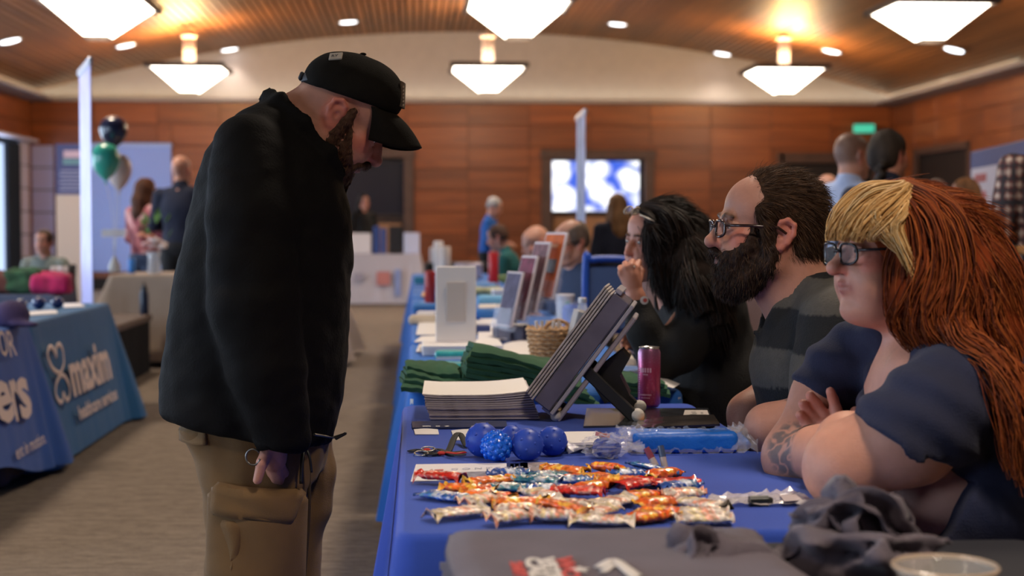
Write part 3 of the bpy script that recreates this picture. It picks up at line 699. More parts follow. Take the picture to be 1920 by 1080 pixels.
# --- slanted display: binder and magazines leaning on a black legged easel
def display():
    before = set(bpy.data.objects)
    y0, y1 = 3.70, 3.93
    A, B = pt(1018, 762, 3.7), pt(1166, 562, 3.7)          # spine line bottom -> top of the slab mid
    ax = (B-A); ax[1] = 0; Lh = np.linalg.norm(ax); ax /= Lh; nr = np.array((-ax[2], 0, ax[0]))   # nr points up-left (front)
    rm = np.column_stack([nr, (0, 1, 0), ax]); mid = (A+B)/2; yc = (y0+y1)/2; wd = y1-y0
    ez = root('display_easel', 'grey easel on black legs with white rubber feet holding slanted folder', 'easel', (mid[0]+.03, yc, ZT))
    M_g = mat('easel_grey', (.38, .34, .38), .45); M_k = mat('easel_black', (.014, .013, .013), .5); M_ft = mat('rubber_foot', (.56, .52, .48), .7, bump=.2, bscale=80)
    P = lambda off, t: np.array((A[0], yc, A[2]))+ax*(t*Lh)+nr*off
    MB().box(P(-.050, .46), (.012, wd*.85, Lh*.98), rot=rm, bev=.003).build('back_plate', M_g, ez)
    MB().box(P(-.028, -.02), (.055, wd*.85, .010), rot=rm, bev=.002).build('bottom_ledge', M_g, ez)
    for yy in (yc-.09, yc+.09):
        p = pt(1041, 778, 3.7); p[1] = yy; MB().tube([P(-.04, .0)*(1, 0, 1)+(0, yy, 0), (p[0], yy, ZT+.014)], [.012, .013], 8).ball((p[0], yy, ZT+.014), .0145, 12, 8).build('front_foot', M_ft, ez, True)
        h0 = pt(1096, 695, 3.7); h1 = pt(1192, 786, 3.7)
        leg = MB(); v = np.array((h1[0]-h0[0], 0, h1[2]-h0[2])); L_ = np.linalg.norm(v); v /= L_; rr = np.column_stack([(v[2], 0, -v[0]), (0, 1, 0), v])
        leg.box(((h0[0]+h1[0])/2, yy, (h0[2]+h1[2])/2), (.030, .02, L_), rot=rr, bev=.003); lg = leg.build('leg', M_k, ez)
        MB().ball((h1[0]+.002, yy, ZT+.0175), .0175, 16, 10).build('rubber_foot', M_ft, lg, True)
    O = [pt(u, v, yc) for (u, v) in ((1105, 690), (1152, 652), (1166, 668), (1148, 700), (1166, 735), (1120, 752), (1100, 720))]
    MB().prism([(q[0], yc-.05, q[2]) for q in O], (0, .1, 0)).build('hinge_bracket', M_k, ez)
    # folder: open dark box, four magazines in front
    fo = MB(); Mf = mat('folder_grey_purple', (.13, .115, .155), .38, var=.25, vscale=9, bump=.1, bscale=40, coat=.2)
    fo.box(P(.002, .5), (.046, wd, Lh*1.02), rot=rm, bev=.003)
    fd = fo.build('folder', Mf); tag(fd, 'thick dark grey presentation folder leaning on the easel', 'folder')
    MB().box(P(-.029, .50), (.010, wd+.012, Lh*1.03), rot=rm, bev=.002).build('back_cover', mat('folder_cover', (.36, .33, .37), .5), fd)
    MB().box(P(-.0235, .5), (.003, wd-.01, Lh*.98), rot=rm).build('inner_seam', M_ink, fd)
    MB().box(P(.018, 1.035), (.018, wd, .012), rot=rm, bev=.002).build('top_flap', mat('folder_cover', (.36, .33, .37), .5), fd)
    for k in range(4):
        c = P(.030+k*.0072, .485+.006*k); o = MB().box(c, (.0050, wd-.004*k, Lh*1.0), rot=rm, bev=.0012).build('magazine', mat('magazine_edge', (.47, .42, .41), .55, var=.2, vscale=60))
        tag(o, ('magazine nearest the dark folder on the slanted easel', 'second magazine out from the folder on the easel', 'third magazine out from the folder on the easel', 'outermost front magazine on the slanted easel')[k], 'magazine', 'magazines on the easel')
        MB().box(P(.0328+k*.0072, .485+.006*k), (.0006, wd*.8, Lh*.8), rot=rm).build('cover_print', mat('magazine_cover', (.25, .14, .10), .35, var=.4, vscale=12), o)
    # the whole stand is turned a little away, about its near edge
    Rz = rotm(z=-R(10)); pv = np.array((A[0]*.5+B[0]*.5, y0, 0.))
    for o in set(bpy.data.objects)-before:
        if o.type != 'MESH': continue
        wl = world_loc(o); me = o.data; c = np.zeros(len(me.vertices)*3, np.float32); me.vertices.foreach_get('co', c); c = (c.reshape(-1, 3)+wl-pv)@Rz.T+pv-wl; me.vertices.foreach_set('co', c.astype(np.float32).ravel()); me.update()
display()
# --- slim pink can
def can():
    p = pz(1220, 768, ZT); p[1] += .028; r_ = .0295; z = ZT+.004; H = .157
    c = root('drink_can', 'tall slim pink drink can with silver rim standing on the magazines', 'can', (p[0], p[1], z))
    m = bpy.data.materials.new('can_pink'); m.use_nodes = True; nt = m.node_tree; b = nt.nodes['Principled BSDF']; L = nt.links.new
    tc = nd(nt, 'ShaderNodeTexCoord'); sp = nd(nt, 'ShaderNodeSeparateXYZ'); L(tc.outputs['Object'], sp.inputs[0])
    mr = nd(nt, 'ShaderNodeMapRange'); mr.inputs[1].default_value = .155; mr.inputs[2].default_value = .10; L(sp.outputs[2], mr.inputs[0])
    n = nd(nt, 'ShaderNodeTexNoise'); n.inputs['Scale'].default_value = 260; L(tc.outputs['Object'], n.inputs['Vector'])
    cr = nd(nt, 'ShaderNodeValToRGB'); e = cr.color_ramp.elements; e[0].color = (.36, .17, .33, 1); e[1].color = (.56, .075, .21, 1); L(mr.outputs[0], cr.inputs[0])
    mx = nd(nt, 'ShaderNodeMix'); mx.data_type = 'RGBA'; mx.inputs[7].default_value = (.62, .30, .50, 1); th = nd(nt, 'ShaderNodeMapRange'); th.inputs[1].default_value = .6; th.inputs[2].default_value = .7; th.inputs[4].default_value = .45
    L(n.outputs[0], th.inputs[0]); L(th.outputs[0], mx.inputs[0]); L(cr.outputs[0], mx.inputs[6]); L(mx.outputs[2], b.inputs['Base Color'])
    b.inputs['Metallic'].default_value = .55; b.inputs['Roughness'].default_value = .32; b.inputs['Coat Weight'].default_value = .3
    MB().lathe((p[0], p[1], z), [(.020, .0), (.024, .001), (r_, .010), (r_, H-.014), (r_-.004, H-.004)], 40).build('body', m, c, True, 50)
    MB().lathe((p[0], p[1], z+H-.004), [(r_-.0038, 0), (r_-.0028, .003), (r_-.0035, .0045), (r_-.005, .003), (.010, .0015), (.0, .0015)], 40).build('silver_rim', mat('aluminium', (.75, .73, .72), .28, metal=1), c, True, 40)
    MB().box((p[0], p[1]-.004, z+H+.0002), (.012, .02, .0015), bev=.0006).build('pull_tab', mat('aluminium', (.75, .73, .72), .28, metal=1), c)
    b2 = MB()   # column of faint lettering marks down the left side and a word block
    for k in range(16):
        a = R(-158); b2.box((p[0]+(r_+.0001)*math.cos(a), p[1]+(r_+.0001)*math.sin(a), z+.015+k*.0058), (.0006, .005, .0036), rot=rotm(z=a))
    for row, (zz, hh, nn) in enumerate(((.098, .012, 5), (.087, .004, 4), (.034, .0035, 9), (.026, .002, 7))):
        for k in range(nn):
            a = R(-118+(k-(nn-1)/2)*(13 if hh > .01 else 7)); b2.box((p[0]+(r_+.0001)*math.cos(a), p[1]+(r_+.0001)*math.sin(a), z+zz), (.0006, (.0045 if hh > .01 else .0022), hh), rot=rotm(z=a))
    b2.build('lettering', mat('can_letter', (.70, .40, .60), .4), c)
can()
# --- magazines lying flat, dark with photo covers
def flat_mag():
    z = ZT+.001; c = quad_on(1094, 802, 1338, 797, 1328, 768, 1100, 768, z)
    o = paper('magazine', c, mat('mag_dark_photo', (.03, .032, .04), .22, var=.7, vscale=22, coat=.4), 'dark photo magazine lying under the pink can', 'magazine', th=.004, bend=0)
    b = MB(); q = quad_on(1278, 790, 1336, 794, 1326, 769, 1284, 769, z+.0046); b.sheet(np.array([[q[0], q[3]], [q[1], q[2]]]), -.0003); b.build('pale_cover_strip', mat('mag_cream', (.60, .54, .50), .5), o)
    b = MB()
    for k in range(9):
        qq = pz(1300+(k % 2)*2, 791-k*2.3, z+.0050); b.box((qq[0], qq[1], qq[2]), (.012 if k % 3 else .016, .008, .0003))
        qq = pz(1316, 791-k*2.2, z+.0050); b.box((qq[0], qq[1], qq[2]), (.006, .007, .0003))
    b.build('cover_lettering', M_ink, o)
    b = MB(); q = quad_on(1205, 799, 1258, 797, 1250, 786, 1200, 787, z+.0048); b.sheet(np.array([[q[0], q[3]], [q[1], q[2]]]), -.0003); b.build('orange_picture', mat('mag_orange', (.62, .24, .05), .35, var=.5, vscale=60), o)
    c = pz(1255, 787, z+.0050); b = MB().tube([(c[0]+.032*math.cos(t), c[1]+.026*math.sin(t), c[2]) for t in np.linspace(0, 2*PI, 24)], .0018, 5); b.build('cover_swirl', mat('mag_cream', (.60, .54, .50), .5), o)
    c2 = quad_on(1192, 806, 1350, 802, 1338, 789, 1196, 793, ZT+.006); c2[1][2] += .004; c2[2][2] += .010
    paper('magazine', c2, mat('mag_black', (.016, .012, .012), .25, var=.5, vscale=18, coat=.3), 'black magazine half open in front of the pink can', 'magazine', th=.005, bend=.006)
flat_mag()
# --- folded navy leaflet strip, cards, white booklet
o = paper('brochure', quad_on(774, 805, 951, 803, 949, 792, 772, 793, ZT+.001), M_dblue, 'narrow navy brochure lying before the leaflet pile', 'brochure', th=.004, bend=.002)
for u, w_, hh in ((800, .02, .012), (821, .010, .010), (838, .010, .010), (890, .014, .012)):
    q = pz(u, 799, ZT+.0062); MB().box(q, (w_, hh, .0005)).build('white_print', M_paper, o)
q = pz(900, 799, ZT+.0062); MB().box(q, (.014, .012, .0006)).build('red_print', mat('print_red', (.5, .08, .07), .5), o)
paper('card', quad_on(778, 815, 823, 815, 821, 806, 776, 806, ZT+.001), M_paper, 'small white card below the navy brochure', 'card', th=.0015)
paper('card', quad_on(852, 826, 905, 824, 905, 806, 846, 808, ZT+.001), mat('card_white2', (.72, .70, .72), .6), 'white card half hidden behind the blue balls', 'card', th=.0015)
for k in range(4):
    o = paper('booklet', quad_on(1030, 838-k*.5, 1132+k*-2, 836-k, 1126-k*2, 813, 1028, 815, ZT+.002+.006*k), M_paper if k == 3 else (M_dblue if k % 2 else M_ink), ('bottom dark booklet of the small pile right of the balls', 'navy booklet second from bottom right of the balls', 'dark booklet under the white one right of the balls', 'white booklet on top of the pile right of the balls')[k], 'booklet', th=.005, bend=.001, group='booklets right of the blue balls')
# --- lanyards with split rings
def lanyards():
    Mk = mat('lanyard_black', (.012, .012, .014), .7); Mr = mat('lanyard_red', (.45, .02, .012), .5); Mm = mat('ring_steel', (.5, .47, .45), .3, metal=1)
    z = ZT+.004
    for k, (pts, lab) in enumerate((([(870, 846), (842, 848), (820, 842), (800, 848), (783, 843), (768, 846)], 'black lanyard with red clip and key ring lying left of the blue balls'),
                                    ([(872, 852), (850, 853), (832, 846), (815, 852), (795, 852)], 'black and red lanyard lying nearest the flyer'),
                                    ([(875, 838), (862, 828), (852, 832), (840, 846), (822, 850)], 'black strap lanyard looped up against the blue balls'))):
        q = [pz(u, v, z) for (u, v) in pts]
        if k == 2: q[1][2] += .018; q[2][2] += .014
        lr = root('lanyard', lab, 'lanyard', q[0]); P = spline(q, 26)
        MB().tube(P, .0072, 8, flat=.22, up=(0, 0, 1)).build('strap', Mk, lr, True)
        if k < 2:
            e = q[-1]; MB().tube([(e[0]+.014+.014*math.cos(t), e[1]+.011*math.sin(t), z+.001) for t in np.linspace(0, 2*PI, 20, endpoint=False)], .0016, 6, True).build('clip_ring', Mk, lr, True)
            MB().box(e+np.array((.036, 0, .002)), (.016, .012, .008), bev=.003).build('red_clip', Mr, lr)
            c = pz(803, 842, ZT+.007) if k == 0 else pz(790, 850, ZT+.005)
            MB().tube([(c[0]+.014*math.cos(t), c[1]+.018*math.sin(t), c[2]+.002*math.sin(t)) for t in np.linspace(0, 2*PI, 24, endpoint=False)], .0017, 6, True).build('key_ring', Mm, lr, True)
        if k == 1: MB().tube(spline([pz(872, 848, z+.008), pz(855, 850, z+.008), pz(838, 848, z+.006)], 14), .006, 8, flat=.3, up=(0, 0, 1)).build('red_strap', Mr, lr, True)
lanyards()
# --- blue balls
Mball = mat('rubber_blue', (.030, .075, .46), .42, spec=.4, var=.08, vscale=20); Mball2 = mat('gel_blue_bright', (.010, .13, .74), .22, spec=.6)
def nub_ball(u, vb, r_, label, m, nubs, nr):
    p = pz(u, vb, ZT); c = np.array((p[0], p[1]+r_*.2, ZT+r_)); b = MB().ball(c, r_, 32, 20); rb = root('massage_ball', label, 'ball', (c[0], c[1], ZT), 'blue balls on the table')
    b.build('ball_body', m, rb, True); nb = MB(); ga = PI*(3-5**.5)
    for k in range(nubs):
        zz = 1-2*(k+.5)/nubs; rr = math.sqrt(1-zz*zz); d = np.array((rr*math.cos(ga*k), rr*math.sin(ga*k), zz))
        if d[2] > -.8: nb.ball(c+d*(r_-nr*.35), nr, 8, 6)
    nb.build('nubs', m, rb, True); return rb
nub_ball(960, 846, .027, 'small blue ball at the back of the ball cluster', Mball, 20, .003)
nub_ball(905, 858, .0355, 'matt blue ball at the left of the ball cluster', Mball, 26, .0032)
nub_ball(1036, 856, .031, 'matt blue ball at the right of the ball cluster', Mball, 26, .0032)
nub_ball(931, 866, .0300, 'bright blue knobbly ball at the front of the cluster', Mball2, 60, .0065)
nub_ball(989, 865, .0330, 'large matt blue ball right of the knobbly one', Mball, 26, .0032)
# --- wrapped gifts in clear film
def crinkle(c, size, m, name, parent, seed, n=26, jag=.22):
    r_ = np.random.default_rng(seed); b = MB().ball((0, 0, 0), 1, n, n*2//3); V = np.array(b.v); d = 1+jag*wob(V*4, 2.2, seed)+r_.normal(size=len(V))*.06
    V = V*d[:, None]*np.asarray(size); V[:, 2] = np.maximum(V[:, 2], -size[2]*.98); b.v = [tuple(q) for q in V+np.asarray(c)]
    return b.build(name, m, parent, False)
p = pz(1140, 862, ZT); wr_ = root('wrapped_gift', 'small blue gift twisted up in crinkled clear film', 'gift', (p[0], p[1], ZT))
crinkle(p+np.array((.0, .02, .022)), (.030, .024, .020), mat('gift_blue', (.02, .05, .30), .5), 'gift', wr_, 1, 16, .1)
crinkle(p+np.array((-.002, .02, .026)), (.052, .034, .025), M_plastic, 'clear_wrap', wr_, 2, 30, .30)
for sgn, du in ((-1, -.06), (1, .052)):
    G = np.array([[p+np.array((du*.75+sgn*t*.035, .02+(s_-.5)*.05*(.4+t), .022+.012*math.sin(s_*14)*t)) for s_ in np.linspace(0, 1, 12)] for t in np.linspace(0, 1, 4)]); MB().sheet(G).build('twisted_end', M_plastic, wr_, False)
MB().box(p+np.array((-.005, .05, .044)), (.03, .004, .008), rot=rotm(y=.2)).build('red_tie', mat('lanyard_red', (.45, .02, .012), .5), wr_)
def poncho():
    a, c = pz(1172, 852, ZT), pz(1432, 852, ZT); r_ = root('rain_poncho', 'bright blue rain poncho folded in clear film', 'poncho', ((a[0]+c[0])/2, a[1]+.04, ZT))
    Mb = mat('poncho_blue', (.012, .14, .60), .45, bump=.25, bscale=60)
    S_ = Sdf(); x0, x1 = a[0]+.015, a[0]+.24; y = a[1]+.045
    S_.box(((x0+x1)/2, y, ZT+.022), ((x1-x0)/2-.012, .035, .010), rd=.012, k=.01)
    V, F = S_.mesh(.005, lambda P: .0028*wob(P, 70, 3)); V[:, 2] = np.maximum(V[:, 2], ZT+.001); mk('folded_sheet', V, F, Mb, r_)
    S_ = Sdf(); S_.caps((x1, y+.01, ZT+.018), (c[0]-.03, y+.02, ZT+.012), .018, .012, flat=((0, 1, 0), 2.2)); S_.ell((c[0]-.01, y+.02, ZT+.02), (.03, .04, .02))
    V, F = S_.mesh(.005, lambda P: .003*wob(P, 60, 5)); V[:, 2] = np.maximum(V[:, 2], ZT+.001); mk('loose_sheet', V, F, Mb, r_)
    rg = np.random.default_rng(4); nu, nv = 44, 14; G = np.zeros((nu, nv, 3))
    for i in range(nu):
        for j in range(nv):
            t = i/(nu-1); s_ = j/(nv-1); G[i, j] = (x0-.02+(x1-x0+.035)*t, y-.05+.10*s_, ZT+.002+.044*math.sin(PI*s_)**.6+rg.normal()*.0028+.004*math.sin(t*50+s_*9))
    MB().sheet(G).build('clear_wrap', mat('clear_film_soft', (.95, .95, .98), .15, alpha=.10, spec=.9), r_, False)
    for (xc, w_) in ((x0+.002, .055), (x1+.012, .055)):
        G = np.array([[(xc-w_/2+w_*t+rg.normal()*.002, y-.052+.10*s_, ZT+.004+.046*math.sin(PI*s_)**.7+rg.normal()*.005) for s_ in np.linspace(0, 1, 16)] for t in np.linspace(0, 1, 9)]); MB().sheet(G).build('crinkled_end', M_plastic, r_, False)
    b = MB()
    for k in range(9): b.box((x0+.055+.015*k, y-.036, ZT+.026), (.009, .003, .014 if k in (2, 5) else .009))
    b.build('pale_print', mat('poncho_print', (.06, .30, .78), .5), r_)
poncho()
# --- flyer
fl = paper('flyer', quad_on(770, 903, 1052, 894, 1048, 869, 780, 871, ZT+.0008), mat('flyer_white', (.80, .76, .78), .55), 'white printed flyer lying between the balls and candy', 'flyer', bend=.001, n=6)
b0, b1, b2, b3 = quad_on(770, 903, 1052, 894, 1048, 869, 780, 871, ZT+.0026)
FL = lambda a, t: b0+(b1-b0)*a+(b3-b0)*t
def flat_rect(b, a0, a1, t0, t1, f=FL): b.sheet(np.array([[f(a0, t0), f(a0, t1)], [f(a1, t0), f(a1, t1)]]))
b = MB(); flat_rect(b, .10, .58, .10, .46); b.build('grey_photo_band', mat('flyer_grey', (.32, .30, .36), .5, var=.5, vscale=45), fl)
b = MB(); flat_rect(b, .74, .93, .12, .92); b.build('colour_photo', mat('flyer_photo', (.40, .33, .32), .4, var=.5, vscale=28), fl)
b = MB(); flat_rect(b, .64, .79, .58, .93); b.build('dark_banner', M_dblue, fl); b = MB()
for k in range(3): flat_rect(b, .665+.035*k, .69+.035*k, .64, .86)
b.build('banner_blocks', M_paper, fl)
W, F = text_mesh('C O N T E N D E R   N W', .020, FL(.25, .60)+np.array((0, 0, .0003)), (b1-b0)/np.linalg.norm(b1-b0)*1.1, (b3-b0)/np.linalg.norm(b3-b0)*1.3, .0002); mk('flyer_lettering', W, F, mat('flyer_ink', (.42, .42, .5), .6), fl, False)['kind'] = 'stuff'
b = MB(); flat_rect(b, .14, .20, .58, .66); b.build('flyer_mark', mat('print_red', (.5, .08, .07), .5), fl)
# --- candy pile
KINDS = {'orange': ('orange wrapped candy bar in the scattered pile', [(.85, .16, .02), (.9, .45, .05), (.75, .10, .02)]),
         'red': ('red wrapped candy bar in the scattered pile', [(.62, .02, .012), (.70, .04, .02), (.8, .45, .35)]),
         'blue': ('blue and white wrapped candy bar in the pile', [(.03, .10, .42), (.55, .60, .72), (.05, .22, .45)]),
         'white': ('white wrapped candy bar with colourful print in the pile', [(.72, .62, .56), (.75, .30, .20), (.70, .55, .30)]),
         'teal': ('teal and silver wrapped candy bar in the pile', [(.02, .16, .26), (.45, .50, .60), (.04, .25, .32)])}
def candy_mesh(L_, W_, H_, cols, seed):
    r_ = np.random.default_rng(seed); nu, nv = 22, 14; b = MB(); V = []; C = []
    for i in range(nu):
        t = i/(nu-1)*2-1; e = abs(t); body = 1 if e < .68 else max(0., 1-(e-.68)/.14)
        fl_ = max(0, (e-.78)/.22); ww = W_*(1-.10*math.exp(-((e-.76)/.09)**2)+.03*fl_)
        tw = .006*math.sin(seed+t*3)
        for j in range(nv):
            a = 2*PI*j/nv; cy_, sy_ = math.cos(a), math.sin(a)
            hh = H_*(.10+.90*body**.5)/2
            y = ww/2*np.sign(cy_)*abs(cy_)**.7; z = hh*np.sign(sy_)*abs(sy_)**.8+tw*fl_*math.sin(y*260+seed)*2
            V.append((t*L_/2+r_.normal()*.0006, y+r_.normal()*.0008, z+r_.normal()*.0009*(1+fl_)))
            k = 0
            if .18 < abs(math.sin(t*2.2+seed*.7)) < .52 and sy_ > -.2: k = 2
            if abs(t-.25*math.sin(seed)) < .20 and sy_ > .1 : k = 1
            if e > .86: k = 1 if seed % 2 else 0
            k = int(r_.integers(0, 3)) if r_.random() < .22 else k; c = np.array(cols[k])*r_.uniform(.6, 1.3); C.append(tuple(np.clip(c, 0, .95)))
    V = np.array(V); V[:, 2] -= V[:, 2].min(); F = []
    for i in range(nu-1):
        for j in range(nv): F.append((i*nv+j, i*nv+(j+1) % nv, (i+1)*nv+(j+1) % nv, (i+1)*nv+j))
    F += [tuple(range(nv))[::-1], tuple((nu-1)*nv+k for k in range(nv))]
    return V, F, np.array(C)
M_candy = mat('candy_wrapper', (.8, .8, .8), .25, vcol=True, var=.40, vscale=95, spec=.6, bump=.25, bscale=140, coat=.3)
def candies():
    rng = np.random.default_rng(21); rows = []
    # (v, u start, u end, count, palette)
    for ri, (v, ua, ub, n, pal) in enumerate(((984, 900, 1350, 5, 'wwwow'), (972, 820, 1360, 6, 'wwowow'), (956, 860, 1345, 6, 'wowwow'), (940, 790, 1320, 6, 'bowrow'),
                                (926, 830, 1300, 6, 'otborb'), (912, 800, 1290, 6, 'rotbor'), (901, 925, 1270, 5, 'btobo'), (892, 1035, 1255, 3, 'oob'))):
        for k in range(n): rows.append((ua+(ub-ua)*(k+.5)/n+rng.uniform(-16, 16), v+rng.uniform(-3.5, 3.5), pal[k % len(pal)], ORD[k]+' from the left in the '+('nearest', 'second', 'third', 'fourth', 'fifth', 'sixth', 'seventh', 'farthest')[ri]+' row'))
    key = {'o': 'orange', 'r': 'red', 'b': 'blue', 'w': 'white', 't': 'teal'}; placed = []; meshes = {}
    for i, (u, v, c, where) in enumerate(rows):
        kd = key[c]; var_ = int(rng.integers(0, 3)); p = pz(u, v, ZT); zc = ZT+.0008
        near = [q for q in placed if math.hypot((q[0]-p[0])*.75, q[1]-p[1]) < .042]
        if near: zc = min(max(q[2] for q in near)+.0075, ZT+.030)
        placed.append((p[0], p[1], zc))
        if (kd, var_) not in meshes:
            V, F, C = candy_mesh((.092, .080, .104)[var_], (.044, .040, .050)[var_], (.014, .017, .012)[var_], KINDS[kd][1], len(meshes)+1)
            o = mk('wrapped_candy', V, F, M_candy, None, True, C); o.data.transform(Matrix.Translation(o.location)); o.location = (0, 0, 0); meshes[(kd, var_)] = o; first = o
        else:
            first = meshes[(kd, var_)].copy(); COL.objects.link(first)
        first.location = (p[0], p[1], zc); first.rotation_euler = (rng.uniform(-.34, .34) if near else 0, rng.uniform(-.24, .24) if near else 0, rng.normal()*.55+(PI if rng.random() < .5 else 0))
        tag(first, {'orange': 'orange', 'red': 'red', 'blue': 'blue and white', 'white': 'white multicoloured', 'teal': 'teal and silver'}[kd]+' wrapped candy bar, '+where, 'candy', kd+' candies in the pile')
candies()
# --- pens behind the candy, film bag, marker
for k, (u, m, lb) in enumerate(((1232, mat('cap_plum', (.22, .05, .08), .3), 'short plum coloured capped stick behind the candy'), (1247, mat('cap_slate', (.05, .08, .16), .3), 'short slate blue capped stick behind the candy'))):
    p = pz(u, 890, ZT); r_ = root('lip_balm', lb, 'lip balm', p, 'lip balms behind the candy'); t = np.array((-.018 if k == 0 else -.006, .01, .035)); q = p+np.array((0, .0, .012)); tt = t/np.linalg.norm(t)
    MB().tube([q, q+tt*.022], .0065, 12).build('tube', mat('balm_tube', (.42, .36, .36), .3), r_, True, 40); MB().tube([q+tt*.022, q+tt*.044], [.0068, .0062], 12).build('cap', m, r_, True, 40)
rg = np.random.default_rng(9); c = quad_on(1318, 948, 1545, 948, 1490, 921, 1335, 931, ZT+.003); G = np.zeros((18, 12, 3))
for i in range(18):
    for j in range(12): a, t = i/17, j/11; G[i, j] = (1-a)*(1-t)*c[0]+a*(1-t)*c[1]+a*t*c[2]+(1-a)*t*c[3]+np.array((rg.normal()*.001, rg.normal()*.001, abs(rg.normal())*.004))
fb = root('film_bag', 'flat empty clear plastic bag lying right of the candy', 'plastic bag', c[0]); MB().sheet(G).build('film', mat('film_milky', (.75, .70, .70), .2, alpha=.62, spec=.9), fb, False)
q = quad_on(1470, 940, 1505, 938, 1492, 926, 1462, 928, ZT+.010); MB().sheet(np.array([[q[0], q[3]], [q[1], q[2]]])).build('label_patch', mat('film_label', (.45, .38, .40), .5), fb)
p = pz(1428, 950, ZT); mkr = root('marker', 'short black marker lying on the clear plastic bag', 'marker', p); MB().tube([(p[0]-.02, p[1]+.005, ZT+.009), (p[0]+.012, p[1]+.007, ZT+.009)], .009, 14).build('barrel', mat('marker_black', (.012, .014, .012), .35), mkr, True, 40); MB().tube([(p[0]+.012, p[1]+.007, ZT+.009), (p[0]+.020, p[1]+.0075, ZT+.009)], [.007, .005], 12).build('tip', mat('marker_black2', (.02, .02, .018), .35), mkr, True, 40)
# ================================================================ nearest table: grey tote bags, bowl
NX0, NX1, NY0, NY1 = .05, .93, .9, 2.27
folding_table(NX0, NX1, NY0, NY1, ZT, 'folding table at the very front under the grey bags')
cloth('tablecloth', NX0, NX1, NY0, NY1, ZT+.002, .05, .02, .004, mat('charcoal_cloth', (.018, .018, .026), .85), 'dark cloth on the front table under the grey bags', seed=12)
M_tote = mat('tote_grey', (.115, .095, .118), .9, spec=.15, var=.12, vscale=9, bump=.2, bscale=220, sheen=.15)
def tote_flat(x0, x1, y0, y1, z, label, seed, hump=0.):
    nu, nv = 40, 24; G = np.zeros((nu, nv, 3))
    for i in range(nu):
        for j in range(nv):
            a, t = i/(nu-1), j/(nv-1); x, y = x0+(x1-x0)*a, y0+(y1-y0)*t
            e = min(a, 1-a, t, 1-t); zz = z+.012*min(1, e*14)**.5+.004*float(wob(np.array([[x, y, 0]]), 16, seed)[0])+hump*math.exp(-((a-.62)/.10)**2)*max(0, 1-t*1.2)
            G[i, j] = (x+.004*math.sin(t*9+seed), y+.004*math.sin(a*13+seed), zz)
    r_ = root('tote_bag', label, 'tote bag', ((x0+x1)/2, (y0+y1)/2, z), 'grey tote bags on the front table'); MB().sheet(G, .011).build('bag_body', M_tote, r_, True); return r_, G
ya = pz(900, 1000, .78)[1]
x0 = pt(822, 1010, 2.17)[0]; x1 = pt(1430, 1010, 2.17)[0]
for k in range(3): tote_flat(x0+.012*k, x1-.02*k, 1.72, ya-.004*k-.01, ZT+.003+k*.012, ('grey tote bag at the bottom of the flat pile', 'grey tote bag in the middle of the flat pile', 'grey tote bag second from top of the flat pile')[k], k)
tb, G = tote_flat(x0+.01, x1-.015, 1.72, ya, ZT+.040, 'grey tote bag on top of the pile with red and white print', 5)
def bagz(x, y):
    a = np.clip((x-G[0, 0, 0])/(G[-1, 0, 0]-G[0, 0, 0])*(G.shape[0]-1), 0, G.shape[0]-1.001); t = np.clip((y-G[0, 0, 1])/(G[0, -1, 1]-G[0, 0, 1])*(G.shape[1]-1), 0, G.shape[1]-1.001)
    i, j = int(a), int(t); return max(G[i, j, 2], G[i+1, j+1, 2], G[i+1, j, 2], G[i, j+1, 2])+.0012
Mpw = mat('print_white', (.62, .58, .56), .8); Mpr = mat('print_dull_red', (.50, .075, .07), .8)
for (u, v, size, body, m) in ((958, 1043, .020, '24/7', Mpr), (984, 1035, .028, 'CALL', Mpw), (1013, 1036, .024, 'VETERANS', Mpw), (1041, 1036, .029, 'WOMEN', Mpr)):
    p = pz(u, v, .80); f = lambda X, Y, Z, p=p: np.array((p[0]+Y, max(1.73, p[1]-X*2.3), bagz(p[0]+Y, max(1.73, p[1]-X*2.3))+Z))
    W, F = text_mesh(body, size, p, (0, 1, 0), (-1, 0, 0), .0006, .0015, 'LEFT', warp=f); mk('printed_letters', W, F, m, tb, False)['kind'] = 'stuff'
p = pz(1088, 1060, .80); MB().prism([(p[0]+(.013 if k % 2 == 0 else .006)*math.cos(k*PI/5+.3), p[1]+(.017 if k % 2 == 0 else .008)*math.sin(k*PI/5+.3), bagz(p[0], p[1])) for k in range(10)], (0, 0, .001)).build('printed_star', Mpw, tb)
for pts, w_ in (([(1122, 1058), (1150, 1044), (1172, 1058), (1196, 1074)], .007), ([(1130, 1066), (1155, 1052), (1178, 1068), (1200, 1084)], .006)):
    P = spline([pz(u, v, .80) for (u, v) in pts], 18); P[:, 2] = [bagz(q[0], q[1])+.001 for q in P]; MB().tube(P, w_, 6, flat=.12, up=(0, 0, 1)).build('printed_wing', Mpw, tb, True)
def ribbon(P, wd, t0, tw, n=34, th=.0018):
    C = spline(P, n); T = np.gradient(C, axis=0); T /= np.linalg.norm(T, axis=1, keepdims=True); G = np.zeros((n, 5, 3)); ref = np.array((.25, .95, .15))
    for i in range(n):
        A = np.cross(T[i], ref); A /= max(np.linalg.norm(A), 1e-6); B = np.cross(A, T[i]); a = t0+tw*i/(n-1)
        d = B*math.cos(a)+A*math.sin(a); nn = A*math.cos(a)-B*math.sin(a)
        for j in range(5): q = (j-2)/4; G[i, j] = C[i]+d*wd*q+nn*(.10*wd*math.cos(q*7+i*.3)+.05*wd*math.sin(i*.9))
    G[..., 2] = np.maximum(G[..., 2], ZT+.006); return MB().sheet(G, th)
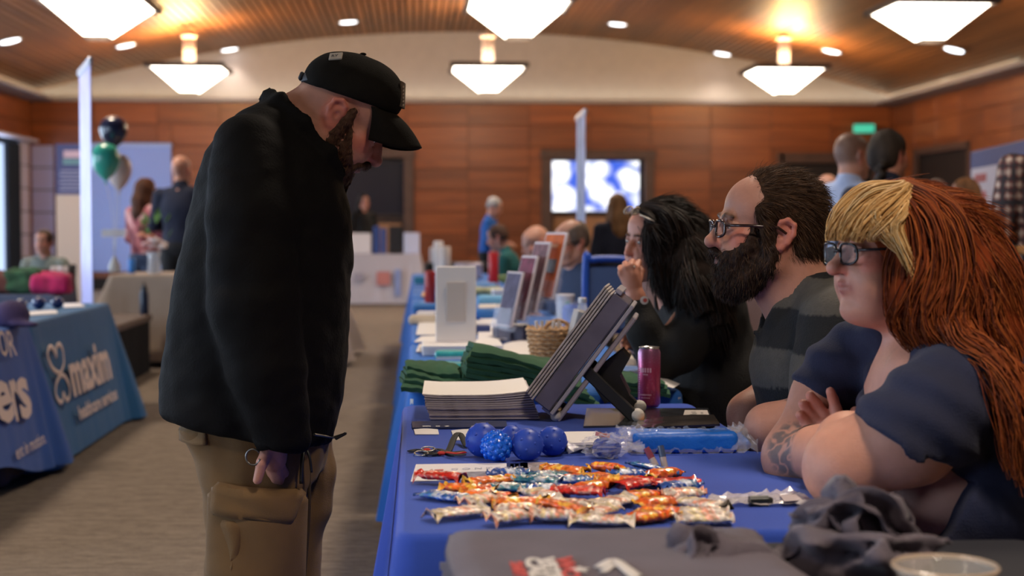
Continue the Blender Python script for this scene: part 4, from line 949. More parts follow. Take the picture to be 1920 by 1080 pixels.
def crumpled(c, size, label, seed, straps=(), res=.008):
    r_ = root('tote_bag', label, 'tote bag', (c[0], c[1], ZT+.003), 'grey tote bags on the front table'); S_ = Sdf()
    rg = np.random.default_rng(seed)
    for k in range(7):
        o = rg.uniform(-.6, .6, 2)*np.array(size[:2]); a = rg.uniform(0, PI); d = np.array((math.cos(a), math.sin(a), rg.uniform(-.2, .5)))*min(size)*rg.uniform(.5, 1.0)
        q = np.array((c[0]+o[0], c[1]+o[1], ZT+.02+size[2]*rg.uniform(.2, .75))); S_.caps(q-d, q+d, .022, .012, .02, flat=((0.2, .3, 1), .6))
    S_.ell((c[0], c[1], ZT+size[2]*.30), (size[0]*.9, size[1]*.9, size[2]*.42), k=.03)
    V, F = S_.mesh(res, lambda P: .013*np.abs(wob(P, 42, seed))-.004+.006*np.abs(wob(P, 110, seed+1))); V[:, 2] = np.maximum(V[:, 2], ZT+.004); mk('bag_body', V, F, M_tote, r_)
    for P in straps: ribbon(P, .036, rg.uniform(-.5, .5), rg.uniform(-1.2, 1.2)).build('strap', M_tote, r_, True)
    for k in range(9 if size[2] > .05 else 3):   # creased folds of cloth standing up out of the heap
        a = rg.uniform(0, 2*PI); q0 = np.array((c[0]+size[0]*.7*math.cos(a), c[1]+size[1]*.6*math.sin(a), ZT+.02)); q2 = np.array((c[0]-size[0]*.7*math.cos(a+.6), c[1]-size[1]*.6*math.sin(a+.6), ZT+.02)); q1 = (q0+q2)/2+np.array((rg.normal()*.02, rg.normal()*.02, size[2]*rg.uniform(.7, 1.25)))
        ribbon([q0, q0*.45+q1*.55+np.array((0, 0, .012)), q1, q2*.5+q1*.5, q2], rg.uniform(.045, .085), rg.uniform(-1, 1), rg.uniform(-1.5, 1.5)).build('cloth_fold', M_tote, r_, True)
    return r_
P_ = lambda u, v, Y: pt(u, v, Y)
crumpled((pt(1340, 1050, 2.05)[0], 2.0), (.12, .12, .030), 'crumpled grey tote bag beside the printed one', 31, [[P_(1240, 1075, 1.98), P_(1290, 1022, 2.05), P_(1350, 1012, 2.12), P_(1420, 1022, 2.14)]])
crumpled((pt(1560, 1070, 2.1)[0], 2.02), (.13, .10, .072), 'crumpled grey tote bag with tangled straps by the table corner', 37,
         [[P_(1440, 1070, 2.0), P_(1500, 1010, 2.06), P_(1590, 950, 2.12), P_(1640, 930, 2.14), P_(1650, 985, 2.12), P_(1640, 1040, 2.08)],
          [P_(1520, 1075, 2.0), P_(1560, 1005, 2.05), P_(1555, 950, 2.1), P_(1585, 985, 2.08), P_(1600, 1060, 2.02)],
          [P_(1590, 1080, 1.98), P_(1640, 1040, 2.02), P_(1690, 985, 2.08), P_(1680, 960, 2.1), P_(1660, 1010, 2.08), P_(1650, 1070, 2.0)],
          [P_(1430, 1055, 2.1), P_(1480, 1035, 2.1), P_(1540, 1010, 2.12), P_(1600, 1000, 2.13)]])
# glass bowl at the lower right
bc = pt(1772, 1062, 1.80); bz = ZT+.003; hb = bc[2]-bz
bw = root('glass_bowl', 'clear glass bowl with warm reflections at the front right corner', 'bowl', (bc[0], bc[1], bz)); 
M_gl = mat('bowl_glass', (.95, .88, .80), .05, alpha=.16, spec=1.)
MB().lathe((bc[0], bc[1], bz), [(.030, .0), (.034, .004), (.048, .02), (.058, hb-.006), (.063, hb), (.061, hb+.002), (.055, hb-.004), (.044, .022), (.028, .007), (0, .006)], 40).build('bowl_wall', M_gl, bw, True)
rg = np.random.default_rng(2)
MB().lathe((bc[0], bc[1], bz+hb), [(.0615, -.003), (.0635, -.001), (.0635, .001), (.0615, .003), (.0605, 0), (.0615, -.003)], 40, cap=False).build('bowl_rim', mat('bowl_rim_glass', (.75, .55, .38), .08, alpha=.55, spec=1.), bw, True)

# ================================================================ PEOPLE: shared builders
def skin_mat(name): return mat(name, (.5, .25, .18), .48, vcol=True, var=.05, vscale=60, sss=.08, bump=.10, bscale=220, spec=.4)
M_skin = skin_mat('skin')
def hair_mat(name, rough=.62): return mat(name, (.1, .05, .03), rough, vcol=True, spec=.22, var=.12, vscale=40, bump=.25, bscale=300)
M_hair = hair_mat('hair'); M_hbase = mat('hair_base', (.1, .05, .03), .95, vcol=True, spec=.06, var=.2, vscale=60)
def mx(c, k): return tuple(np.clip(np.asarray(c)*k, 0, 1))
def face_rot(yaw, pitch=0., roll=0.): return rotm(z=yaw)@rotm(y=pitch)@rotm(x=roll)
def add_head(S, loc, M, sc, skin, fem=0., lips=None, brow=None, ears=True, jaw=1., nose=1., mouth=0.):
    S.frame(loc, M, sc); sk = skin; red = tuple(np.clip(np.asarray(skin)*np.array((1.12, .80, .80)), 0, 1)); lp = lips or tuple(np.asarray(skin)*np.array((.85, .55, .55)))
    S.ell((-.018, 0, .055), (.097, .076, .083), k=.02, col=sk).ell((-.045, 0, .02), (.066, .068, .07), k=.02, col=sk)
    S.ell((.040, 0, .055), (.050, .062, .058), k=.02, col=sk).ell((.045, 0, -.02), (.045, .056, .072), k=.02, col=sk)
    jw = .048*jaw
    for s in (-1, 1):
        S.chain([(-.012, s*.060, -.02), (.002, s*jw*1.05, -.062), (.060, s*.022, -.092), (.078, 0, -.097)], [.020, .021, .019, .019], .02, sk)
        S.ell((.062, s*.040, -.012), (.026, .022, .022), k=.02, col=red).ell((.068, s*.034, -.045), (.026, .022, .026), k=.02, col=sk)
    S.ell((.080, 0, -.097), (.018, .022, .016), k=.015, col=sk)
    S.caps((.086-.004*fem, -.030, .034), (.086-.004*fem, .030, .034), .011-.003*fem, k=.014, col=sk)
    for s in (-1, 1): S.ell((.108, s*.031, .016), (.0165, .018, .012), k=.010, neg=True)
    for s in (-1, 1):
        S.ell((.077, s*.031, .016), (.0125, .0150, .0125), k=.004, col=sk)
        S.chain([(.088, s*.0185, .0195), (.0925, s*.030, .0245), (.086, s*.0435, .0205)], [.0030, .0036, .0030], .004, mx(sk, .62)); S.chain([(.088, s*.0195, .0105), (.0915, s*.030, .0065), (.086, s*.0425, .0105)], [.0028, .0032, .0028], .005, mx(sk, .88))
        if brow: S.chain([(.097, s*.013, .036+.002*fem), (.096, s*.028, .040), (.085, s*.046, .035)], [.0042-.0016*fem, .0042-.0018*fem, .003-.001*fem], .004, brow)
    n = nose
    for s in (-1, 1): S.ell((.087, s*.019, -.014), (.016, .0135, .0155), k=.008, col=sk).ell((.086, s*.026, -.030), (.016, .016, .016), k=.010, col=sk)
    S.chain([(.090-.003*fem, 0, .026), (.101+.003*n, 0, .004), (.104+.014*n, 0, -.016)], [.0085-.002*fem, .0095-.0015*fem, .0125*(.45+.55*n)-.001*fem], .012, sk)
    S.ell((.106+.010*n, 0, -.018), (.012*(.5+.5*n), .0125*(.5+.5*n), .0105*(.5+.5*n)), k=.008, col=red)
    for s in (-1, 1):
        S.ell((.103, s*.0125*(.6+.4*n), -.022), (.0115, .0075*(.5+.5*n), .008), k=.006, col=red); S.ell((.110, s*.006, -.0305), (.005, .0035, .004), k=.003, neg=True, col=mx(sk, .35))
    S.ell((.082, 0, -.052), (.026, .030, .026), k=.014, col=sk)
    S.chain([(.098, -.020, -.052), (.107, -.006, -.0475), (.107, .006, -.0475), (.098, .020, -.052)], [.003, .0042, .0042, .003], .004, lp)
    S.chain([(.097, -.018, -.056), (.104, 0, -.0605), (.097, .018, -.056)], [.003, .0052, .003], .004, lp)
    S.chain([(.100, -.022, -.0545), (.108, -.012, -.0538), (.1125, 0, -.0535), (.108, .012, -.0538), (.100, .022, -.0545)], [.0020, .0025, .0028+mouth, .0025, .0020], .0025, mx(lp, .5), True)
    if ears:
        for s in (-1, 1):
            Rm = rotm(y=-.20)
            E = lambda x, y, z: tuple(Rm@np.array((x, 0, z))+np.array((-.010, s*(.074+y), 0)))
            rim = [E(.012, .004, .010), E(.010, .010, .026), E(-.003, .014, .034), E(-.018, .017, .026), E(-.021, .016, .006), E(-.014, .012, -.012), E(-.004, .006, -.026), E(.006, .002, -.028)]
            S.chain(rim, [.0045, .0048, .005, .005, .0048, .0048, .006, .0055], .005, mx(red, 1.05))
            S.chain([E(-.004, .006, .018), E(-.006, .007, 0), E(0, .003, -.018)], [.012, .013, .009], .006, red, flat=((0, 1, 0), .45))
            S.ell(E(.002, .012, -.001), (.007, .006, .010), k=.004, neg=True, col=mx(sk, .5))
    S.frame()
def beard_shell(hl, HM, hs, e, col, extra=None, low=-.128, cheek=None):
    B = Sdf(); add_head(B, hl, HM, hs*1.0, col, ears=False); W = lambda p: hl+hs*(HM@np.asarray(p, float)); keep = []
    for q in B.p:
        if q[0] == 'c' and not q[7]:
            if max(q[3], q[4]) > .017*hs: keep.append(('c', q[1], q[2], q[3]+e, q[4]+e, q[5], col, False, q[8]))
        elif q[0] == 'e' and not q[6]:
            L = HM.T@(q[1]-hl)/hs
            if L[2] < .0 and not (L[0] > .095): keep.append(('e', q[1], q[2], q[3]+e, q[4], col, False))
    B.p = keep; B.frame(hl, HM, hs)
    for s in (-1, 1): B.chain([(.112, s*.003, -.037), (.094, s*.031, -.055), (.084, s*.036, -.078)], [.0085, .0085, .012], .005, col); B.chain([(.012, s*.064, .030), (.010, s*.060, -.01)], [.010, .014], .01, col)
    if extra: extra(B)
    B.frame(); n = lambda v: HM@np.asarray(v, float)
    B.plane(W((.004, 0, 0)), n((1, 0, .10)), .006); B.plane(W((0, 0, .036)), n((0, 0, -1.)), .006); B.frame(hl, HM, hs)
    if cheek: B.ell((.102, 0, .022), (.056, .15, .060), k=.008, neg=True)
    B.frame()
    if not cheek: B.plane(W((.019, 0, .020)), n((-.74, 0, -.67)), .004); B.plane(W((-.010, 0, low+.040)), n((.62, 0, 1.)), .008)
    B.frame(hl, HM, hs)
    for s in (-1, 1): B.chain([(.112, s*.003, -.037), (.094, s*.031, -.055), (.084, s*.036, -.078)], [.0085, .0085, .012], .005, col); B.chain([(.014, s*.063, .034), (.012, s*.063, .005), (.008, s*.061, -.03), (.010, s*.056, -.06)], [.009, .015, .019, .025], .01, col)
    B.ell((.112, 0, -.056), (.012, .022, .0075), k=.004, neg=True); B.frame(); return B
def vnorm(V, F):
    n = np.cross(V[F[:, 2]]-V[F[:, 0]], V[F[:, 3]]-V[F[:, 1]]); N = np.zeros_like(V)
    for i in range(4):
        for k in range(3): N[:, k] += np.bincount(F[:, i], n[:, k], len(V))
    return N/np.maximum(np.linalg.norm(N, axis=1, keepdims=True), 1e-12)
def fuzz(V, F, mask, n, length, comb, r, cols, seed=0, lift=.6, jit=.35, seg=5, wave=.0):
    '''short hairs growing from a surface: V,F of the base, mask = vertex weights, comb = direction (3,) or (N,3)'''
    rg = np.random.default_rng(seed); w_ = np.clip(np.asarray(mask, float), 0, None); i = rg.choice(len(V), n, p=w_/w_.sum()); N = vnorm(V, F)[i]
    N = N*(1 if ((V.mean(0)-V[i])*N).sum(1).mean() < 0 else -1); D = np.broadcast_to(np.asarray(comb, float), V.shape)[i]; D = D-(D*N).sum(1, keepdims=True)*N*.7; L_ = length*rg.uniform(.55, 1.25, n)[:, None]
    P = np.zeros((n, seg, 3)); P[:, 0] = V[i]-N*.001; d = N*lift+D+rg.normal(0, jit, (n, 3)); d /= np.linalg.norm(d, axis=1, keepdims=True); d2 = N*lift*.15+D*1.3+rg.normal(0, jit*.7, (n, 3)); d2 /= np.linalg.norm(d2, axis=1, keepdims=True)
    for k in range(1, seg): t = k/(seg-1); dd = d*(1-t)+d2*t; P[:, k] = P[:, k-1]+dd/np.maximum(np.linalg.norm(dd, axis=1, keepdims=True), 1e-9)*L_/(seg-1)
    T = P[:, -1]-P[:, 0]; A = np.cross(T, rg.normal(size=(n, 3))); A /= np.maximum(np.linalg.norm(A, axis=1, keepdims=True), 1e-9); B = np.cross(T, A); B /= np.maximum(np.linalg.norm(B, axis=1, keepdims=True), 1e-9)
    an = np.arange(3)*2*PI/3; rr = r*(1-.8*np.linspace(0, 1, seg)**2)
    Q_ = P[:, :, None, :]+rr[None, :, None, None]*(np.cos(an)[None, None, :, None]*A[:, None, None, :]+np.sin(an)[None, None, :, None]*B[:, None, None, :])
    i0 = (np.arange(n)*seg*3)[:, None, None]; s0 = (np.arange(seg-1)*3)[None, :, None]; k = np.arange(3)[None, None, :]; k2 = (k+1) % 3
    Fq = np.stack([i0+s0+k, i0+s0+k2, i0+s0+3+k2, i0+s0+3+k], -1).reshape(-1, 4); cc = np.asarray(cols)[rg.integers(0, len(cols), n)]*rg.uniform(.7, 1.3, (n, 1)); return Q_.reshape(-1, 3), Fq, np.repeat(cc, seg*3, 0)
def add_eyes(parent, loc, M, sc, iris=(.10, .06, .03), look=(1, 0, 0)):
    W = lambda p: np.asarray(loc)+sc*(np.asarray(M)@np.asarray(p, float)); d = np.asarray(M)@(np.asarray(look, float)/np.linalg.norm(look))
    for s in (-1, 1):
        c = W((.0805, s*.031, .0155)); b = MB().ball(c, .0128*sc, 18, 12, col=(.42, .37, .34))
        V = np.array(b.v); a = (V-c)@d/(.0128*sc); col = np.array(b.c); col[a > .90] = iris; col[a > .975] = (.006, .005, .005); b.c = [tuple(q) for q in col]
        b.build('eye', mat('eye', (.7, .65, .6), .12, vcol=True, spec=.6), parent, True, vcol=True)
def hand_chain(S, wrist, palm, fingers, thumb, col, r=.0088, pr=.017, wid=None):
    """palm as flattened fan, fingers as own chains"""
    wrist, palm = np.asarray(wrist, float), np.asarray(palm, float)
    for f in fingers: S.caps(wrist*.55+np.asarray(f[0])*.45, f[0], pr*.85, pr*.62, k=.008, col=col)
    S.caps(wrist, palm, pr*1.25, pr, k=.014, col=col)
    for f in fingers:
        n = len(f); S.chain(f, [r*(1.06-.30*i/(n-1)) for i in range(n)], .0035, col)
    if thumb: n = len(thumb); S.chain(thumb, [r*(1.35-.42*i/(n-1)) for i in range(n)], .006, col)
def strands(guides, n, rad, colf, tr=.0016, seg=16, wave=.004, seed=0, taper=.35, ns=3):
    """hair as thin tapering tubes spread round guide curves; returns V, F, C"""
    r_ = np.random.default_rng(seed); Vs, Fs, Cs = [], [], []; base = 0
    for gi, g in enumerate(guides):
        G = spline(np.asarray(g, float), seg); T = np.gradient(G, axis=0); T /= np.linalg.norm(T, axis=1, keepdims=True)
        ref = np.array((.3, .8, .5)); N = np.cross(T, ref); N /= np.linalg.norm(N, axis=1, keepdims=True); B = np.cross(T, N)
        rr = np.interp(np.linspace(0, 1, seg), np.linspace(0, 1, len(rad[gi])), rad[gi]); nn = n if np.isscalar(n) else n[gi]
        a = r_.uniform(0, 2*PI, nn); q = np.sqrt(r_.uniform(0, 1, nn)); o1, o2 = q*np.cos(a), q*np.sin(a); ph = r_.uniform(0, 6, nn)
        t = np.linspace(0, 1, seg)
        tw = a[:, None]*0+(t[None]*r_.normal(0, .5, nn)[:, None]); c1 = o1[:, None]*np.cos(tw)-o2[:, None]*np.sin(tw); c2 = o1[:, None]*np.sin(tw)+o2[:, None]*np.cos(tw)
        P = G[None]+(c1*rr[None])[..., None]*N[None]+(c2*rr[None])[..., None]*B[None]
        P = P+(wave*np.sin(t[None]*9+ph[:, None])*t[None])[..., None]*N[None]+(wave*np.cos(t[None]*7+ph[:, None]*2)*t[None])[..., None]*B[None]
        rad_t = tr*r_.uniform(.7, 1.3, nn)[:, None]*(1-(1-taper)*t[None]**2)
        an = np.arange(ns)*2*PI/ns
        V = P[:, :, None, :]+rad_t[..., None, None]*(np.cos(an)[None, None, :, None]*N[None, :, None, :]+np.sin(an)[None, None, :, None]*B[None, :, None, :])
        Vs.append(V.reshape(-1, 3)); C = np.repeat(np.array([colf(gi, r_, i) for i in range(nn)])[:, None, :], seg*ns, 1).reshape(-1, 3); Cs.append(C)
        i0 = (np.arange(nn)*seg*ns)[:, None, None]; s0 = (np.arange(seg-1)*ns)[None, :, None]; k = np.arange(ns)[None, None, :]; k2 = (k+1) % ns
        F = np.stack([i0+s0+k, i0+s0+k2, i0+s0+ns+k2, i0+s0+ns+k], -1).reshape(-1, 4)+base; Fs.append(F); base += nn*seg*ns
    return np.concatenate(Vs), np.concatenate(Fs), np.concatenate(Cs)
def glasses(parent, loc, M, sc, m, w_=.024, h_=.017, thick=.0022, lens=True):
    W = lambda p: np.asarray(loc)+sc*(np.asarray(M)@np.asarray(p, float)); fr = MB()
    for s in (-1, 1):
        c = np.array((.112, s*.033, .010)); ring = []
        for t in np.linspace(0, 2*PI, 28, endpoint=False):
            cs, sn = math.cos(t), math.sin(t); ring.append(W(c+np.array((-.008*abs(cs)**2*(1 if cs*s > 0 else .2), w_*np.sign(cs)*abs(cs)**.6, h_*np.sign(sn)*abs(sn)**.6))))
        fr.tube(ring, thick*sc, 8, True)
        fr.tube([W((.105, s*.057, .017)), W((.06, s*.079, .018)), W((.0, s*.084, .016)), W((-.018, s*.085, .004))], thick*1.05*sc, 8, flat=1.)
    fr.tube([W((.113, -.011, .014)), W((.117, 0, .017)), W((.113, .011, .014))], thick*sc, 8)
    g = fr.build('glasses', m, parent, True)
    if lens:
        for s in (-1, 1):
            c = np.array((.109, s*.033, .010)); O = [W(c+np.array((0, w_*.95*np.sign(math.cos(t))*abs(math.cos(t))**.6, h_*.95*np.sign(math.sin(t))*abs(math.sin(t))**.6))) for t in np.linspace(0, 2*PI, 24, endpoint=False)]
            MB().prism(O, np.asarray(M)@np.array((.0008, 0, 0))).build('lens', mat('lens_clear', (.95, .95, 1), .03, alpha=.05, spec=.6), g)
    return g
def chair(x, y, rz, label, m=None, group='chairs behind the tables'):
    m = m or mat('chair_black', (.014, .014, .016), .5); r_ = root('chair', label, 'chair', (x, y, 0), group); r_.rotation_euler = (0, 0, 0)
    Rz = rotm(z=rz); o = np.array((x, y, 0)); ms = mat('grey_steel', (.2, .2, .2), .4, metal=1); W = lambda p: o+Rz@np.asarray(p, float)
    MB().box(W((0, 0, .445)), (.44, .46, .045), rot=Rz, bev=.015).build('seat', m, r_); MB().box(W((-.235, 0, .70)), (.03, .44, .32), rot=Rz@rotm(y=-.12), bev=.012).build('backrest', m, r_)
    for sx, sy in ((.19, .2), (.19, -.2), (-.2, .2), (-.2, -.2)):
        MB().tube([W((sx, sy, .42)), W((sx*1.15, sy*1.08, 0))], .011).build('leg', ms, r_)
    for sy in (.2, -.2): MB().tube([W((-.20, sy, .42)), W((-.24, sy, .72))], .010).build('back_post', ms, r_)
    return r_
# ================================================================ 1. man standing at the table
def standing_man():
    Ym = 3.6; Q = lambda u, v, dy=0.: pt(u, v, Ym)+np.array((0, dy, 0)); zf = lambda v: Q(500, v)[2]; xf = lambda u: Q(u, 428)[0]
    rt = root('person', 'person in black jacket, black cap and tan cargo trousers bowing over the table', 'person', (xf(480), Ym, 0))
    sk = (.47, .215, .15); hl = Q(640, 225); HM = face_rot(0, R(42)); hs = 1.02; CM = face_rot(0, R(22)); cl_ = Q(640, 221)
    S = Sdf(); add_head(S, hl, HM, hs, sk, brow=(.10, .05, .03), lips=(.30, .12, .09), nose=1.15, jaw=1.1)
    S.frame(); S.caps(Q(622, 215), Q(560, 285), .070, .092, k=.03, col=sk); S.caps(Q(590, 195), Q(535, 245), .052, .08, k=.03, col=sk)
    S.loft([(zf(v), (xf(a)+xf(b))/2, Ym, (xf(b)-xf(a))/2*.8, ry) for v, a, b, ry in ((250, 430, 600, .12), (330, 375, 640, .18), (500, 345, 640, .18), (700, 330, 620, .18), (800, 345, 610, .17))], k=.03, col=sk)
    for s in (-1, 1):
        S.chain([Q(480, 310, s*.16), Q(495, 560, s*.255), Q(533, 770, s*.24)], [.065, .055, .034], .03, sk)
        S.chain([Q(480, 800, s*.1), Q(490, 1000, s*.1), (xf(470), Ym+s*.1, .09)], [.085, .07, .05], .03, sk)
        S.caps((xf(460), Ym+s*.1, .06), (xf(600), Ym+s*.1, .05), .045, .035, k=.02, col=sk)
    for s in (-1, 1):     # hands hooked into the front pockets, thumb outside
        wz = Q(534, 778, s*.238); d = lambda u, v, y: Q(u, v, s*y)
        hand_chain(S, wz, d(531, 828, .228), [[d(538, 838, .225), d(546, 862, .19), d(548, 890, .16)], [d(532, 842, .228), d(538, 872, .20), d(540, 902, .16)], [d(526, 842, .226), d(530, 872, .20), d(532, 900, .16)], [d(520, 838, .222), d(523, 862, .20), d(526, 886, .165)]],
                   [d(524, 806, .250), d(512, 836, .262), d(504, 866, .262)], sk, .0108, .024)
    V, F = S.mesh(.0036, smooth=1); C = S.colors(V, sk, .0026)
    # close-cropped stubble: own colour of the skin over the lower skull and jaw
    L = ((V-hl)/hs)@HM; back = np.clip((-.02-L[:, 0])/.03, 0, 1)*np.clip((L[:, 2]+.055)/.02, 0, 1)*np.clip((.06-L[:, 2])/.02, 0, 1); C = C*(1-.25*back[:, None])
    mk('body', V, F, M_skin, rt, True, C); add_eyes(rt, hl, HM, hs, look=(1, 0, -.5))
    # beard
    br = (.060, .028, .016); B = beard_shell(hl, HM, hs, .0050, br)
    B.frame(); V, F = B.mesh(.0038, lambda P: .0022*wob(P, 420, 3)+.0015*wob(P, 900, 4), smooth=0); C = np.array(br)*(1+.5*wob(V, 350, 8)[:, None]); bo = mk('beard', V, F, M_hair, rt, True, np.clip(C, .008, 1))
    W, F2, C = fuzz(V, F, np.ones(len(V)), 2600, .011, HM@np.array((.25, 0, -1.)), .00055, [(.09, .04, .02), (.05, .024, .015), (.14, .07, .035)], 71); mk('beard_hairs', W, F2, M_hair, bo, True, C)
    # cap
    Mc = mat('cap_black', (.0085, .0068, .005), .9, spec=.12, var=.15, vscale=30, bump=.3, bscale=420); cs = np.array((0., 0, 0))
    K = Sdf().frame(cl_, CM, hs); K.ell((.0, 0, .062), (.108, .090, .088), k=.02).ell((.046, 0, .078), (.068, .076, .062), k=.03).ell((-.052, 0, .066), (.054, .07, .054), k=.03)
    K.frame(); K.plane(cl_+hs*(CM@np.array((0, 0, .044))), CM@np.array((-.06, 0, 1.)), .006)
    V, F = K.mesh(.005, lambda P: .0012*wob(P, 60, 2)); cp = mk('cap', V, F, Mc, rt)
    Wl = lambda p: cl_+hs*(CM@np.asarray(p, float)); nu, nv = 18, 22; G = np.zeros((nu, nv, 3))
    for i in range(nu):
        for j in range(nv):
            t = i/(nu-1); a = (j/(nv-1)*2-1); y = a*.074; fx = .078+.034*(1-a*a)**.5*1.0; L_ = .082*(1-abs(a)**2.6)**.5
            x = fx-.02+(L_+.02)*t; z = .058-.010*t-.042*t*t-(.012+.020*t)*a*a; G[i, j] = Wl((x, y, z))
    MB().sheet(G, .005).build('brim', Mc, cp, True)
    G = np.array([[Wl((.104+.013*math.cos(0)-.010*abs(a)**2*4-.022*(z-.075)/.06, a*.06, z)) for z in np.linspace(.072, .125, 5)] for a in np.linspace(-.5, .5, 6)]); G = G+CM@np.array((.004, 0, 0))
    MB().sheet(G, -.004).build('front_patch', mat('patch_tan_dark', (.10, .07, .045), .8, var=.5, vscale=120), cp)
    b = MB()
    for k in range(6): b.box(Wl((.121-.022*(k*.008)/.06-.001, -.034, .078+k*.0075)), (.003, .006, .004), rot=CM)
    b.build('patch_stitching', mat('patch_stitch', (.38, .30, .22), .8), cp)
    nn = np.array((-.50, -.62, .62)); nn /= np.linalg.norm(nn); c = Wl(np.array((-.004, 0, .062))+nn*np.array((.108, .090, .092))); nz = CM@(nn/np.array((1.08, .9, .9))); nz /= np.linalg.norm(nz); nx = CM@np.array((1., -.25, .55)); nx -= (nx@nz)*nz; nx /= np.linalg.norm(nx); pr = np.column_stack([nx, np.cross(nz, nx), nz]); MB().box(c+nz*.001, (.030, .024, .005), rot=pr, bev=.001).build('tan_patch', mat('patch_tan', (.36, .30, .24), .8), cp); c = c+nz*.0013
    W, F = text_mesh('RY', .013, c+pr@np.array((-.010, -.005, .0024)), pr@np.array((1, 0, 0)), pr@np.array((0, 1, 0)), .0004); mk('patch_letters', W, F, M_ink, cp, False)
    b = MB(); b.tube(spline([Wl((-.085, -.060, .060)), Wl((-.108, -.03, .052)), Wl((-.113, 0, .050)), Wl((-.108, .03, .052)), Wl((-.085, .060, .060))], 20), .011, 8, flat=.25, up=CM@np.array((1., 0, .1)))
    b.box(Wl((-.116, -.012, .052)), (.010, .030, .020), rot=CM, bev=.003); b.build('cap_strap', mat('strap_navy_black', (.012, .013, .02), .6), cp, True)
    MB().ball(Wl((-.008, 0, .1515)), (.008, .008, .004), 10, 6).build('cap_button', Mc, cp, True)
    # jacket
    rows = ((192, 486, 530, .06), (212, 452, 552, .125), (245, 416, 582, .180), (290, 386, 618, .215), (345, 367, 652, .232), (400, 353, 663, .238), (500, 331, 662, .245), (600, 313, 656, .25), (700, 301, 650, .252), (765, 297, 641, .252), (800, 303, 634, .248), (850, 318, 620, .24))
    J = Sdf(); J.loft([(zf(v), (xf(a)+xf(b))/2, Ym, (xf(b)-xf(a))/2, ry) for v, a, b, ry in rows], k=.02, ex=2.15)
    for s in (-1, 1):
        J.chain([Q(478, 288, s*.155), Q(492, 420, s*.222), Q(496, 560, s*.240), Q(519, 680, s*.243), Q(545, 792, s*.240)], [.088, .098, .097, .086, .062], .016)
        J.chain([Q(497, 178, s*.02), Q(520, 197, s*.070), Q(566, 242, s*.106), Q(612, 295, s*.094), Q(650, 347, s*.035)], [.013, .014, .015, .014, .011], .012, flat=((.75, 0, .66), 2.3))
    J.plane(Q(470, 801), (.21, 0, 1.), .02)
    # neck opening
    J.frame(); J.caps(Q(625, 200), Q(560, 285), .074, .082, k=.01, neg=True); J.caps(Q(640, 300), Q(605, 340), .05, .05, k=.01, neg=True)
    fold = lambda P: .0065*wob(P*np.array((1., 1., .45)), 16, 5)+.0065*np.maximum(wob(P*np.array((.7, 1., 1.4)), 30, 6), -.1)+.0022*wob(P, 75, 7)-.0055*np.exp(-((P[:, 2]-zf(338)-.25*np.abs(P[:, 0]-xf(470))-.0)/.006)**2)*(np.abs(P[:, 0]-xf(470)) < .1)*.5
    V, F = J.mesh(.0075, fold); Mj = mat('jacket_black', (.0050, .0044, .0044), .80, spec=.12, bump=.2, bscale=160); jk = mk('jacket', V, F, Mj, rt)
    # seams and zip
    b = MB(); b.tube([Q(600, 792, -.21), Q(627, 815, -.05), Q(648, 808, -.05)], [.003, .003, .003], 6); b.box(Q(641, 812, -.05), (.030, .006, .007), rot=rotm(y=-.5), bev=.002); b.build('zip_pull', mat('zip_black', (.02, .02, .02), .4), jk)
    cf = MB().tube([Q(541, 775, -.240), Q(549, 803, -.240)], [.066, .060], 24); cf.build('cuff', Mj, jk, True)
    # trousers
    Tm = mat('canvas_tan', (.155, .084, .028), .85, var=.22, vscale=7, bump=.15, bscale=330, sheen=.05); T_ = Sdf()
    T_.loft([(zf(v), (xf(a)+xf(b))/2, Ym, (xf(b)-xf(a))/2, ry) for v, a, b, ry in ((740, 330, 612, .19), (800, 342, 614, .20), (850, 372, 612, .20), (885, 384, 604, .19))], k=.03)
    leg = lambda rws, dy, ry: [(z, (a+b)/2, Ym+dy, (b-a)/2, ry) for z, a, b in rws]
    nl = [(zf(v), xf(a), xf(b)) for v, a, b in ((790, 345, 590), (850, 376, 585), (900, 384, 585), (950, 392, 583), (1000, 396, 580), (1080, 392, 571))]+[(.30, xf(398), xf(562)), (.12, xf(402), xf(560)), (.03, xf(398), xf(566))]
    fl = [(zf(v), xf(a), xf(b)) for v, a, b in ((790, 400, 617), (850, 420, 619), (900, 425, 618), (980, 430, 611), (1080, 425, 593))]+[(.30, xf(420), xf(585)), (.12, xf(420), xf(580)), (.03, xf(415), xf(586))]
    T_.loft(leg(nl, -.105, .105), k=.02, ex=2.2); T_.loft(leg(fl, .115, .10), k=.02, ex=2.2)
    V, F = T_.mesh(.008, lambda P: .0085*wob(P*np.array((.7, .7, 1.4)), 24, 9)+.0045*wob(P*np.array((1., 1., .5)), 44, 10)); tr = mk('trousers', V, F, Tm, rt)
    def near(u, v, off=0.):
        z = zf(v); A = np.array(sorted(nl)); a = np.interp(z, A[:, 0], A[:, 1]); b_ = np.interp(z, A[:, 0], A[:, 2]); c = (a+b_)/2; r_ = (b_-a)/2; q = np.clip(abs((xf(u)-c)/r_), 0, .97)
        return np.array((xf(u), Ym-.105-.105*(1-q**2.2)**(1/2.2)-off, z))
    def patch(pts, nu, nv, off, th, name, m, par):
        (a, b_, c, d) = pts; G = np.zeros((nu, nv, 3))
        for i in range(nu):
            for j in range(nv):
                s, t = i/(nu-1), j/(nv-1); u = (a[0]*(1-s)+b_[0]*s)*(1-t)+(d[0]*(1-s)+c[0]*s)*t; v = (a[1]*(1-s)+b_[1]*s)*(1-t)+(d[1]*(1-s)+c[1]*s)*t
                e = min(s, 1-s, t, 1-t); G[i, j] = near(u, v, off*min(1, .45+e*30)+.003*math.sin(s*7+t*5))
        return MB().sheet(G, -th).build(name, m, par, True, 60)
